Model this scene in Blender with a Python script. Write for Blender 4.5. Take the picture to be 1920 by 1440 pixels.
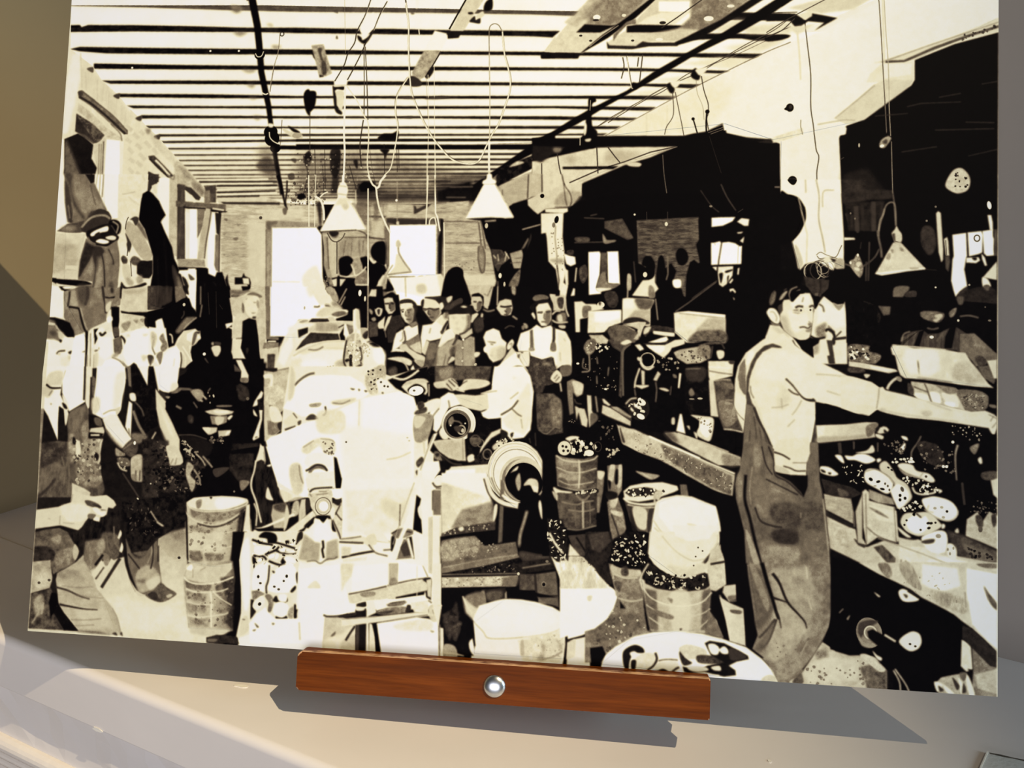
# An old workroom photograph, printed on board, standing on a small wooden easel in the corner of a painted ledge.
import bpy, bmesh, math, random
import numpy as np
from mathutils import Vector, Matrix

for o in list(bpy.data.objects):
    bpy.data.objects.remove(o, do_unlink=True)
S = bpy.context.scene
COL = S.collection

# ---------------------------------------------------------------- camera, world, lights, exposure
cd = bpy.data.cameras.new('camera')
cam = bpy.data.objects.new('camera', cd)
COL.objects.link(cam)
cd.sensor_width = 36.0
cd.lens = 1520.2/1920.0*36.0
cd.clip_start = 0.01
PITCH, ROLL = math.radians(13.321), math.radians(1.8658)
cp, sp, cr, sr = math.cos(PITCH), math.sin(PITCH), math.cos(ROLL), math.sin(ROLL)
X = Vector((cr, sp*sr, cp*sr)); Y = Vector((-sr, sp*cr, cp*cr)); Z = Vector((0, -cp, sp))
cam.matrix_world = Matrix((X, Y, Z)).transposed().to_4x4()
cam.location = (0, 0, 0.275345)
S.camera = cam

w = bpy.data.worlds.new('room')
w.use_nodes = True
w.node_tree.nodes['Background'].inputs['Color'].default_value = (0.80, 0.84, 0.90, 1)
w.node_tree.nodes['Background'].inputs['Strength'].default_value = 0.022
S.world = w

def lamp(name, kind, loc, target, power, color, **kw):
    d = bpy.data.lights.new(name, kind)
    d.energy = power; d.color = color
    for k, v in kw.items(): setattr(d, k, v)
    o = bpy.data.objects.new(name, d)
    COL.objects.link(o)
    o.location = loc
    o.rotation_euler = (Vector(target)-Vector(loc)).to_track_quat('-Z', 'Y').to_euler()
    return o
# the display spot on the ceiling: warm, its beam centred left of the print
lamp('ceiling_spot', 'SPOT', (0.8300, -0.4513, 1.6182), (-0.25, 0.46, 0.09), 156.0, (1.0, 0.82, 0.52),
     spot_size=math.radians(31), spot_blend=1.0, shadow_soft_size=0.006)
# cool fill light added low behind the viewer, for the room's ambient
lamp('room_fill', 'AREA', (-0.45, -2.3, 0.17), (0.0, 0.4, 0.12), 42.0, (0.95, 0.95, 1.0), shape='RECTANGLE', size=1.8, size_y=0.9)
# a cooler window far to the right
lamp('side_window', 'AREA', (1.75, -0.25, 0.55), (0.25, 0.36, 0.0), 22.0, (0.70, 0.90, 1.0), shape='RECTANGLE', size=0.8, size_y=0.6)

vs = S.view_settings
S.display_settings.display_device = 'sRGB'
vs.view_transform = 'Standard'; vs.look = 'None'; vs.exposure = 0.0; vs.gamma = 1.0; vs.use_curve_mapping = False

# ---------------------------------------------------------------- materials
def srgb(*c):
    return tuple(((v/255)/12.92 if v/255 <= .04045 else ((v/255+.055)/1.055)**2.4) for v in c)+(1.0,)
class Mat:
    def __init__(s, name, rough=.5, spec=.3, metal=0.):
        s.m = bpy.data.materials.new(name); s.m.use_nodes = True
        s.t = s.m.node_tree; s.b = s.t.nodes['Principled BSDF']
        s.b.inputs['Roughness'].default_value = rough; s.b.inputs['Metallic'].default_value = metal
        s.b.inputs['Specular IOR Level'].default_value = spec
    def n(s, kind, **kw):
        o = s.t.nodes.new(kind)
        for k, v in kw.items():
            if k in o.inputs: o.inputs[k].default_value = v
            else: setattr(o, k, v)
        return o
    def l(s, a, b): s.t.links.new(a, b)
    def coords(s, scale=(1, 1, 1)):
        c = s.n('ShaderNodeTexCoord'); m = s.n('ShaderNodeMapping'); m.inputs['Scale'].default_value = scale
        s.l(c.outputs['Object'], m.inputs['Vector']); return m.outputs['Vector']
    def ramp(s, fac, stops):
        r = s.n('ShaderNodeValToRGB'); e = r.color_ramp.elements
        while len(e) < len(stops): e.new(.5)
        for q, (p, c) in zip(e, stops): q.position = p; q.color = c
        s.l(fac, r.inputs['Fac']); return r.outputs['Color']
    def bump(s, fac, strength, dist=.001):
        b = s.n('ShaderNodeBump', Strength=strength, Distance=dist); s.l(fac, b.inputs['Height']); s.l(b.outputs['Normal'], s.b.inputs['Normal'])

def painted(name, a, b, rough=.45, spec=.35, scale=14, bump=.12, streak=None):
    M = Mat(name, rough, spec)
    v = M.coords((1, 1, 1))
    n1 = M.n('ShaderNodeTexNoise', Scale=scale, Detail=4.0); M.l(v, n1.inputs['Vector'])
    M.l(M.ramp(n1.outputs['Fac'], [(.3, a), (.7, b)]), M.b.inputs['Base Color'])
    n2 = M.n('ShaderNodeTexNoise', Scale=scale*9, Detail=3.0)
    M.l(M.coords(streak or (1, 1, 1)), n2.inputs['Vector'])
    M.bump(n2.outputs['Fac'], bump, .0015)
    return M.m
PAINT = painted('ledge_paint', srgb(226, 220, 218), srgb(233, 227, 225), .34, .5, 9, .07, (.25, 1, 1))
CREAM = painted('nose_paint', srgb(228, 220, 214), srgb(235, 228, 221), .4, .4, 20, .25)
TAUPE = painted('left_wall_paint', srgb(140, 127, 100), srgb(146, 132, 104), .8, .1, 6, .06)
GREY = painted('right_wall_paint', srgb(132, 127, 122), srgb(138, 132, 127), .8, .1, 6, .08)
WHITE = painted('chipped_paint', srgb(232, 228, 218), srgb(244, 240, 232), .6, .2, 60, .1)
PATCH = painted('patched_paint', srgb(196, 198, 196), srgb(206, 207, 204), .6, .2, 40, .2)
DIRT = painted('seam_dirt', srgb(66, 62, 56), srgb(110, 104, 96), .8, .1, 300, .1)
FLOOR = painted('floor_boards', srgb(96, 78, 60), srgb(120, 98, 76), .6, .2, 5, .1, (1, 14, 1))

def wood():
    M = Mat('varnished_wood', .42, .05)
    v = M.coords((9, 150, 150))
    n = M.n('ShaderNodeTexNoise', Scale=1.0, Detail=6.0, Distortion=.6); M.l(v, n.inputs['Vector'])
    base = M.ramp(n.outputs['Fac'], [(.28, srgb(82, 36, 2)), (.52, srgb(102, 47, 3)), (.74, srgb(122, 60, 10))])
    f = M.n('ShaderNodeTexNoise', Scale=1.0, Detail=5.0); M.l(M.coords((60, 900, 900)), f.inputs['Vector'])
    mx = M.n('ShaderNodeMix', data_type='RGBA', blend_type='MULTIPLY'); mx.inputs[0].default_value = .35
    M.l(base, mx.inputs[6]); M.l(M.ramp(f.outputs['Fac'], [(.35, (.45, .42, .40, 1)), (.6, (1, 1, 1, 1))]), mx.inputs[7])
    # pale worn edges: raw wood showing where the attribute 'wear' and a noise agree
    at = M.n('ShaderNodeAttribute', attribute_name='wear')
    wn = M.n('ShaderNodeTexNoise', Scale=1.0, Detail=4.0); M.l(M.coords((170, 500, 500)), wn.inputs['Vector'])
    ad = M.n('ShaderNodeMath', operation='MULTIPLY'); M.l(at.outputs['Fac'], ad.inputs[0]); M.l(wn.outputs['Fac'], ad.inputs[1])
    k = M.ramp(ad.outputs[0], [(.26, (0, 0, 0, 1)), (.46, (1, 1, 1, 1))])
    m2 = M.n('ShaderNodeMix', data_type='RGBA'); M.l(k, m2.inputs[0]); M.l(mx.outputs[2], m2.inputs[6]); m2.inputs[7].default_value = srgb(206, 160, 120)
    M.l(m2.outputs[2], M.b.inputs['Base Color'])
    M.bump(f.outputs['Fac'], .15, .0006)
    return M.m
WOOD = wood()
_c = Mat('chromed_steel', .30, .5, 1.0)
_c.b.inputs['Base Color'].default_value = srgb(206, 210, 216)
CHROME = _c.m
_b = Mat('board_edge', .7, .2)
_n = _b.n('ShaderNodeTexNoise', Scale=300.0); _b.l(_b.ramp(_n.outputs['Fac'], [(.3, srgb(214, 206, 190)), (.7, srgb(226, 219, 204))]), _b.b.inputs['Base Color'])
BOARD = _b.m

# ---------------------------------------------------------------- helpers
def link(name, me, mat=None, parent=None, **props):
    o = bpy.data.objects.new(name, me); COL.objects.link(o)
    if mat and me is not None: me.materials.append(mat)
    if parent: o.parent = parent
    for k, v in props.items(): o[k] = v
    return o
def from_bm(name, bm, mat, parent=None, smooth=False, **props):
    bmesh.ops.recalc_face_normals(bm, faces=bm.faces[:])
    me = bpy.data.meshes.new(name); bm.to_mesh(me); bm.free()
    if smooth:
        me.polygons.foreach_set('use_smooth', [True]*len(me.polygons))
    return link(name, me, mat, parent, **props)
def prism(pts, z0, z1, bm=None):
    bm = bm or bmesh.new()
    a = [bm.verts.new((p[0], p[1], z1)) for p in pts]; b = [bm.verts.new((p[0], p[1], z0)) for p in pts]
    n = len(pts)
    bm.faces.new(a); bm.faces.new(b[::-1])
    for i in range(n): bm.faces.new((a[i], b[i], b[(i+1) % n], a[(i+1) % n]))
    return bm
def box(bm, x0, x1, y0, y1, z0, z1):
    return prism([(x0, y0), (x1, y0), (x1, y1), (x0, y1)], z0, z1, bm)
def meet(p, d, q, e):
    t = ((q-p).x*e.y-(q-p).y*e.x)/(d.x*e.y-d.y*e.x)
    return p+d*t
V2 = lambda x, y: Vector((x, y))

# ---------------------------------------------------------------- the setting: two walls, a ledge with a moulded front
LW, LD = V2(-0.42464, 0.63196), V2(0.01351, 0.02510).normalized()     # foot of the left wall
RW, RD = V2(0.31193, 0.45981), V2(1.0, -0.52327).normalized()         # foot of the right wall
FE, FD = V2(-0.24984, 0.41708), V2(0.903369, -0.428865)               # front edge of the ledge
OUT = V2(-0.428865, -0.903369)
K = meet(LW, LD, RW, RD)                                              # the corner
FL = meet(FE, FD, LW, LD); FR = FE+FD*1.05; BR = meet(FR, OUT, RW, RD)
LE, RE = K-LD*0.75, K+RD*1.65
def wall(name, a, b, mat, label):
    d = (b-a).normalized(); n = V2(d.y, -d.x)
    if n.dot(V2(0, 1)) < 0: n = -n
    return from_bm(name, prism([a, b, b+n*.1, a+n*.1], -.75, 1.6), mat, kind='structure', label=label)
wall('wall_left', K, LE, TAUPE, 'tan painted wall at the left of the corner, crossed by the shadow of the print')
nrm = V2(-RD.y, RD.x)
from_bm('wall_right', prism([K, RE, RE+nrm*.1, K+nrm*.1+(K-RE).normalized()*.1], -.75, 1.6), GREY, kind='structure', label='grey painted wall to the right of the print')
from_bm('floor', prism([LE+V2(-.2, -.6), V2(1.5, -.7), RE, K, LE], -.77, -.75), FLOOR, kind='structure', label='floor far below the ledge')

CR, CDn = V2(-0.39650, 0.58674), V2(0.03481, -0.01880).normalized()   # the open joint between the two boards
C0 = meet(CR, CDn, LW, LD); C1 = C0+CDn*.245
N = V2(-CDn.y, CDn.x)
B1 = meet(C1, N, RW, RD); g = .0005
bm = prism([FL, FR, BR, B1+CDn*g, C1+CDn*g-N*g, C0-N*g], -.0362, 0)
bm.edges.ensure_lookup_table()
def front(bm, z):
    return [e for e in bm.edges if all(abs(v.co.z-z) < 1e-5 and abs((V2(v.co.x, v.co.y)-FE).dot(OUT)) < 1e-4 for v in e.verts)]
bmesh.ops.bevel(bm, geom=front(bm, 0), offset=.0048, segments=14, profile=.5, affect='EDGES')
bmesh.ops.bevel(bm, geom=front(bm, -.0362), offset=.0016, segments=3, profile=.5, affect='EDGES')
ledge = from_bm('trim_1', bm, PAINT, kind='structure', label='painted ledge board with rounded front edge under the easel')
from_bm('trim_2', prism([C0, C1, B1, K], -.0362, -.0003), PAINT, kind='structure', label='rear ledge board behind the open joint at left')

def moulding(name, prof, mat, label):       # prof: (outward, z) pairs run along the front of the ledge
    bm = bmesh.new(); rows = []
    for base in (FL+OUT*0, FR):
        rows.append([bm.verts.new((base.x+OUT.x*o-(LD.x*0), base.y+OUT.y*o, z)) for o, z in prof])
    n = len(prof)
    for i in range(n):
        bm.faces.new((rows[0][i], rows[0][(i+1) % n], rows[1][(i+1) % n], rows[1][i]))
    bm.faces.new(rows[0]); bm.faces.new(rows[1][::-1])
    return from_bm(name, bm, mat, kind='structure', label=label)
def half_round(z, r, o, n=8):
    return [(o+r*math.sin(math.pi*i/n), z+r*math.cos(math.pi*i/n)) for i in range(n+1)]
# apron with a slightly wavy hand-planed face
bm = bmesh.new(); cols = []
for i in range(91):
    p = FL.lerp(FR, i/90); s = i*.55
    wv = [0, .0009*math.sin(s*1.3)+.0007*math.sin(s*2.9+1)+.0004*math.sin(s*5.1), .0011*math.sin(s*1.1+2)+.0006*math.sin(s*3.7), 0]
    cols.append([bm.verts.new((p.x+OUT.x*o, p.y+OUT.y*o, z)) for o, z in
                 ((-.0066, -.0362), (-.0068+wv[1], -.050), (-.0064+wv[2], -.064), (-.0060, -.0775), (-.03, -.0775), (-.03, -.0362))])
for a, b in zip(cols, cols[1:]):
    for k in range(6): bm.faces.new((a[k], b[k], b[(k+1) % 6], a[(k+1) % 6]))
bm.faces.new(cols[0]); bm.faces.new(cols[-1][::-1])
ap = from_bm('trim_3', bm, PAINT, kind='structure', label='recessed apron below the rounded ledge edge')
prof = half_round(-.0835, .006, -.0065)
for k in range(4): prof += half_round(-.0925-.0052*k, .0024, -.0085, 6)
prof += [(-.0105, -.1110), (-.0105, -.70), (-.03, -.70), (-.03, -.0775)]
moulding('trim_4', prof, CREAM, 'bead and reeded moulding along the foot of the apron')

# small chips in the paint
def chip(name, c, a, b, ang, mat, label, normal=(0, 0, 1), seed=1, th=.0004):
    rg = random.Random(seed); bm = bmesh.new(); n = 14
    r = [rg.uniform(.8, 1.15) for _ in range(n)]
    pts = [(a*math.cos(6.2832*i/n)*r[i], b*math.sin(6.2832*i/n)*r[i]) for i in range(n)]
    prism(pts, 0, th, bm)
    o = from_bm(name, bm, mat, label=label, category='paint chip', group='chips in the ledge paint')
    o.matrix_world = Matrix.Translation(c) @ Vector(normal).to_track_quat('Z', 'Y').to_matrix().to_4x4() @ Matrix.Rotation(ang, 4, 'Z')
    return o
chip('paint_chip', (-.1465, .4035, 0), .0040, .0013, -.12, WHITE, 'long pale chip in the ledge paint left of the easel rail', seed=2)
chip('paint_chip', (.1361, .3551, 0), .0008, .0011, .3, WHITE, 'tiny pale chip at the lower edge right of the rail', seed=3)
q = FE+FD*.0185+OUT*.0001
chip('paint_chip', (q.x, q.y, -.0352), .0042, .0012, 0.0, WHITE, 'pale chip on the lower arris of the ledge front', (OUT.x, OUT.y, 0), 5)
# patched corner at the lower right
bm = prism([(.25213, .36666), (.24257, .35541), (.2300, .3405), (.2950, .3030), (.3300, .3420)], 0, .0011)
bmesh.ops.bevel(bm, geom=[e for e in bm.edges if all(v.co.z > .001 for v in e.verts)], offset=.0004, segments=2, affect='EDGES')
patch = from_bm('paint_patch', bm, PATCH, label='raised grey paint patch at the lower right end of the ledge', category='paint patch')
bm = bmesh.new(); up = []; lo = []
rg = random.Random(8)
for i in range(15):
    t = i/14; p = Vector((.2530, .3653)).lerp(Vector((.3290, .3408)), t)
    wd = rg.uniform(.0001, .0006)
    up.append((p.x, p.y+.0004+wd)); lo.append((p.x-.0002, p.y-wd))
prism(up+lo[::-1], .0008, .00125, bm)
from_bm('crack', bm, DIRT, patch, label='dark crack along its upper edge')
bm = prism([(.25213, .36679), (.25278, .36654), (.2432, .3553), (.2306, .3403), (.2300, .3406), (.24257, .35557)], .0002, .0015)
from_bm('peeled_edge', bm, WHITE, patch, label='white peeled edge')

# ---------------------------------------------------------------- the print's frame of reference: u along its foot, v up, n to the viewer
PB = Vector((-0.264054, 0.404132, 0.029963))
PU = Vector((0.993976, -0.105994, 0.027875)); PV = Vector((0.003676, 0.286434, 0.958093)); PN = Vector((-0.109536, -0.952219, 0.285099))
FRAME = Matrix((PU, PV, PN)).transposed().to_4x4(); FRAME.translation = PB
PW, PH = .508, .371

# ---------------------------------------------------------------- easel
easel = link('easel', None, label='small varnished wooden easel holding the print, only its front rail in view', category='easel')
easel.matrix_world = FRAME @ Matrix.Translation((.2647, -.0174, -.012))
E = easel.matrix_world.inverted() @ FRAME
def fix(o):          # geometry is written in the print's frame
    o.parent = easel; o.data.transform(E); return o
def rounded(x0, x1, y0, y1, rad, n=5):
    out = []
    for cx, cy, a0, r in ((x1, y1, 0, rad[0]), (x0, y1, 90, rad[1]), (x0, y0, 180, rad[2]), (x1, y0, 270, rad[3])):
        sx, sy = (-1 if cx == x1 else 1), (-1 if cy == y1 else 1)
        for i in range(n+1):
            a = math.radians(a0+90*i/n); out.append((cx+sx*r+r*math.cos(a), cy+sy*r+r*math.sin(a)))
    return out
RX0, RX1, RY0, RY1, RZ = .1590, .3699, -.01790, .0018, .0101
bm = prism(rounded(RX0, RX1, RY0, RY1, (.0007, .0026, .0016, .0007)), .0006, RZ)
bmesh.ops.bevel(bm, geom=[e for e in bm.edges if all(v.co.z > RZ-1e-5 for v in e.verts)], offset=.0008, segments=3, affect='EDGES')
box(bm, RX0+.004, RX1-.004, RY0+.0002, -.0008, -.012, .0008)          # the shelf the print stands on
bmesh.ops.subdivide_edges(bm, edges=[e for e in bm.edges if e.calc_length() > .05], cuts=40)
rail = from_bm('rail', bm, WOOD, label='reddish brown rail with rubbed pale edges')
wa = rail.data.attributes.new('wear', 'FLOAT', 'POINT')
for i, v in enumerate(rail.data.vertices):
    c = v.co; wa.data[i].value = 1.0 if RZ-.0011 < c.z < RZ-.00008 else 0.0
fix(rail)
bm = bmesh.new(); prof = [(0.0058*math.sin(a), .0027*math.cos(a)) for a in [i*math.pi/2/9 for i in range(10)]]+[(.0058, -.0004)]
rings = []
for r, z in prof[1:]:
    rings.append([bm.verts.new((r*math.cos(6.28319*k/28), r*math.sin(6.28319*k/28), z)) for k in range(28)])
top = bm.verts.new((0, 0, prof[0][1]))
for k in range(28):
    bm.faces.new((top, rings[0][k], rings[0][(k+1) % 28]))
    for a, b in zip(rings, rings[1:]): bm.faces.new((a[k], b[k], b[(k+1) % 28], a[(k+1) % 28]))
bm.faces.new(rings[-1][::-1])
bolt = from_bm('bolt_head', bm, CHROME, smooth=True, label='shiny domed steel bolt head in the middle of the rail')
bolt.data.transform(Matrix.Translation((.2629, -.0088, RZ))); fix(bolt)
bm = bmesh.new(); box(bm, .2507, .2787, -.0165, .30, -.0115, -.0040)
fix(from_bm('back_post', bm, WOOD))
# foot and prop stand on the ledge behind the rail
def world_box(name, pts, z0, z1):
    o = from_bm(name, prism(pts, z0, z1), WOOD); o.data.transform(easel.matrix_world.inverted()); o.parent = easel; return o
base = PB+PU*.2647; ux = V2(PU.x, PU.y).normalized(); uy = V2(-ux.y, ux.x); b2 = V2(base.x, base.y)
world_box('foot', [b2+ux*a+uy*b for a, b in ((-.05, .030), (.05, .030), (.05, .078), (-.05, .078))], .0, .026)
bm = bmesh.new()
a = b2+uy*.070; b = FRAME @ Vector((.2647, .28, -.012))
pa, pb = Vector((a.x, a.y, .024)), b
ax = (pb-pa).normalized(); sx = Vector((ux.x, ux.y, 0)); sy = ax.cross(sx).normalized()
ring = lambda p: [bm.verts.new(p+sx*i*.009+sy*j*.004) for i, j in ((-1, -1), (1, -1), (1, 1), (-1, 1))]
r0, r1 = ring(pa), ring(pb)
for k in range(4): bm.faces.new((r0[k], r0[(k+1) % 4], r1[(k+1) % 4], r1[k]))
bm.faces.new(r0[::-1]); bm.faces.new(r1)
pr = from_bm('prop', bm, WOOD); pr.data.transform(easel.matrix_world.inverted()); pr.parent = easel

# ---------------------------------------------------------------- the picture on the print: grey tones painted here in tenths of a millimetre
class Ink:
    """paints the grey tones of the print on a numpy canvas"""
    def __init__(s, w, h, k, delta=False):
        s.w, s.h, s.k, s.delta = w, h, k, delta          # k: canvas pixels per unit of the coordinates
        s.a = np.full((h, w), 20., np.float32); s.nz = {}
    def noise(s, sx, sy, q=0):
        sx, sy = sx*1.6, sy*1.6; key = (sx, sy, q)
        if key not in s.nz:
            out = np.zeros((s.h, s.w), np.float32); tot = 0
            for o, am in ((1, 1.), (.45, .6), (.2, .35)):
                ax, ay = max(sx*o*s.k, 1.), max(sy*o*s.k, 1.)
                gw, gh = int(s.w/ax)+3, int(s.h/ay)+3
                g = np.random.RandomState(q*7+int(o*100)).rand(gh, gw).astype(np.float32)*2-1
                x = np.arange(s.w)/ax; y = np.arange(s.h)/ay
                xi, yi = x.astype(int), y.astype(int); fx, fy = x-xi, y-yi
                fx = (fx*fx*(3-2*fx)).astype(np.float32); fy = (fy*fy*(3-2*fy)).astype(np.float32)[:, None]
                r = g[:, xi]*(1-fx)+g[:, xi+1]*fx
                out += am*(r[yi]*(1-fy)+r[yi+1]*fy); tot += am
            s.nz[key] = out/tot*1.6
        return s.nz[key]
    @staticmethod
    def smooth(p, closed):
        p = np.asarray(p, float); n = len(p)
        if n < 3: return p
        q = np.vstack([p[-1], p, p[0], p[1]]) if closed else np.vstack([2*p[0]-p[1], p, 2*p[-1]-p[-2]])
        a, b, c, d = (q[i:len(q)-3+i, None] for i in range(4))
        t = (np.arange(6)/6)[None, :, None]
        r = .5*(2*b+(c-a)*t+(2*a-5*b+4*c-d)*t*t+(3*b-a-3*c+d)*t**3)
        r = r.reshape(-1, 2)
        return r if closed else np.vstack([r, p[-1]])
    @staticmethod
    def ribbon(p, w0, w1):
        p = np.asarray(p, float)
        d = np.gradient(p, axis=0); d /= np.maximum(np.hypot(d[:, 0], d[:, 1]), 1e-6)[:, None]
        o = np.stack([-d[:, 1], d[:, 0]], 1)*(np.linspace(w0, w1, len(p))/2)[:, None]
        return np.vstack([p+o, (p-o)[::-1]])
    def mask(s, polys, blur):
        allp = np.vstack(polys); pad = int(blur*2.6)+2
        x0 = max(int(allp[:, 0].min())-pad, 0); x1 = min(int(allp[:, 0].max())+pad+2, s.w)
        y0 = max(int(allp[:, 1].min())-pad, 0); y1 = min(int(allp[:, 1].max())+pad+2, s.h)
        if x1-x0 < 1 or y1-y0 < 1: return None
        w, h = x1-x0, y1-y0; m = np.zeros((h, w), np.float32)
        for p in polys:
            acc = np.zeros((h*3, w+2), np.float32); q = np.roll(p, -1, 0)
            for e0, e1 in zip(p, q):
                if e0[1] == e1[1]: continue
                sg = 1. if e1[1] > e0[1] else -1.
                a, b = (e0, e1) if sg > 0 else (e1, e0)
                r0 = max(math.ceil((a[1]-y0)*3-.5), 0); r1 = min(math.ceil((b[1]-y0)*3-.5), h*3)
                if r1 <= r0: continue
                rr = np.arange(r0, r1)
                x = a[0]+((rr+.5)/3+y0-a[1])*(b[0]-a[0])/(b[1]-a[1])-x0
                x = np.clip(x, 0, w); xi = x.astype(int); f = x-xi
                acc[rr, xi] += sg*(1-f); acc[rr, xi+1] += sg*f
            m = np.maximum(m, np.clip(np.abs(np.cumsum(acc, 1)[:, :w]), 0, 1).reshape(h, 3, w).mean(1))
        if blur > .3:
            k = max(int(round(blur*.95)), 1)
            for _ in range(2):
                for ax in (0, 1):
                    c = np.cumsum(np.pad(m, [(k+1, k) if i == ax else (0, 0) for i in (0, 1)], mode='edge'), ax)
                    n = m.shape[ax]
                    m = (np.take(c, np.arange(2*k+1, 2*k+1+n), ax)-np.take(c, np.arange(n), ax))/(2*k+1)
        return x0, y0, m
    def put(s, polys, v, o):
        K = s.k; r = s.mask([np.asarray(p, float)*K for p in polys], o.get('b', [.5])[0]*K*.72)
        if r is None: return
        x0, y0, m = r; h, w = m.shape; sl = (slice(y0, y0+h), slice(x0, x0+w))
        c = v
        if 'g' in o:
            v2, ax, ay, bx, by = o['g']; dx, dy = bx-ax, by-ay
            X = (np.arange(w)+x0)/K-ax; Y = (np.arange(h)+y0)/K-ay
            t = np.clip((X[None]*dx+Y[:, None]*dy)/(dx*dx+dy*dy), 0, 1)
            c = v+(v2-v)*t
        if 't' in o:
            z = o['t']; c = c+.75*z[0]*s.noise(z[1], z[2] if len(z) > 2 else z[1], int(z[3]) if len(z) > 3 else 0)[sl]
        m = m*o.get('a', [1])[0]
        if 'm' in o:   # keep the ink only where a noise field passes a threshold
            z = o['m']; f = s.noise(z[1], z[2] if len(z) > 2 else z[1], int(z[3]) if len(z) > 3 else 1)[sl]
            m = m*np.clip((f-z[0])*5+.5, 0, 1)
        s.a[sl] += (np.clip(c, 0, 255)-s.a[sl])*m
    def run(s, text):
        for ln in text.split('\n'):
            ln = ln.split('#')[0].strip()
            if not ln: continue
            head, pts = ln.split('|'); f = head.split(); op = f[0]; v = float(f[1]); o = {}
            for z in f[2:]: o[z[0]] = [float(q) for q in z[1:].split(',')]
            P = [np.array([[float(c) for c in q.split(',')] for q in g.split()]) for g in pts.split('/')]
            if s.delta: P = [np.cumsum(p, 0) for p in P]
            if op == 'f': s.put(P, v, o)
            elif op == 's': s.put([s.smooth(p, 1) for p in P], v, o)
            elif op in 'lc':
                w = o.get('w', [2])[0]; w1 = o.get('W', [w])[0]
                for p in P:
                    if op == 'c': p = s.smooth(p, 0)
                    elif len(p) == 2: p = p[0]+(p[1]-p[0])*np.linspace(0, 1, 3)[:, None]
                    s.put([s.ribbon(p, w, w1)], v, o)
            elif op in 'eo':
                r = o['r']; rx, ry = r[0], r[1] if len(r) > 1 else r[0]; an = math.radians(r[2] if len(r) > 2 else 0)
                t = np.linspace(0, 2*math.pi, 28 if op == 'e' else 37)[:-1 if op == 'e' else None]
                for p in P:
                    for cx, cy in p:
                        x, y = rx*np.cos(t), ry*np.sin(t)
                        q = np.stack([cx+x*math.cos(an)-y*math.sin(an), cy+x*math.sin(an)+y*math.cos(an)], 1)
                        s.put([q if op == 'e' else s.ribbon(q, o.get('w', [2])[0], o.get('w', [2])[0])], v, o)
            elif op == 'x':      # many small flecks inside an outline
                rg = random.Random(int(o.get('q', [1])[0])); n = int(o['n'][0]); r0, r1 = o['r'][:2]; v2 = o.get('V', [v])[0]
                el = o.get('k', [1])[0]; p = P[0]; lo, hi = p.min(0), p.max(0); d = 0; b = {'b': o.get('b', [.5]), 'a': o.get('a', [1])}
                q = np.roll(p, -1, 0)
                for _ in range(n*6):
                    if d >= n: break
                    x, y = rg.uniform(lo[0], hi[0]), rg.uniform(lo[1], hi[1])
                    ins = ((p[:, 1] > y) != (q[:, 1] > y)) & (x < (q[:, 0]-p[:, 0])*(y-p[:, 1])/np.where(q[:, 1] == p[:, 1], 1e-9, q[:, 1]-p[:, 1])+p[:, 0])
                    if ins.sum() % 2 == 0: continue
                    d += 1; rr = rg.uniform(r0, r1); an = rg.uniform(0, 6.28); t = np.arange(8)*math.pi/4
                    jit = np.array([rg.uniform(.65, 1.2) for _ in t])
                    ex, ey = rr*np.cos(t)*jit, rr*el*np.sin(t)*jit
                    s.put([np.stack([x+ex*math.cos(an)-ey*math.sin(an), y+ex*math.sin(an)+ey*math.cos(an)], 1)], rg.uniform(min(v, v2), max(v, v2)), b)

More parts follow.
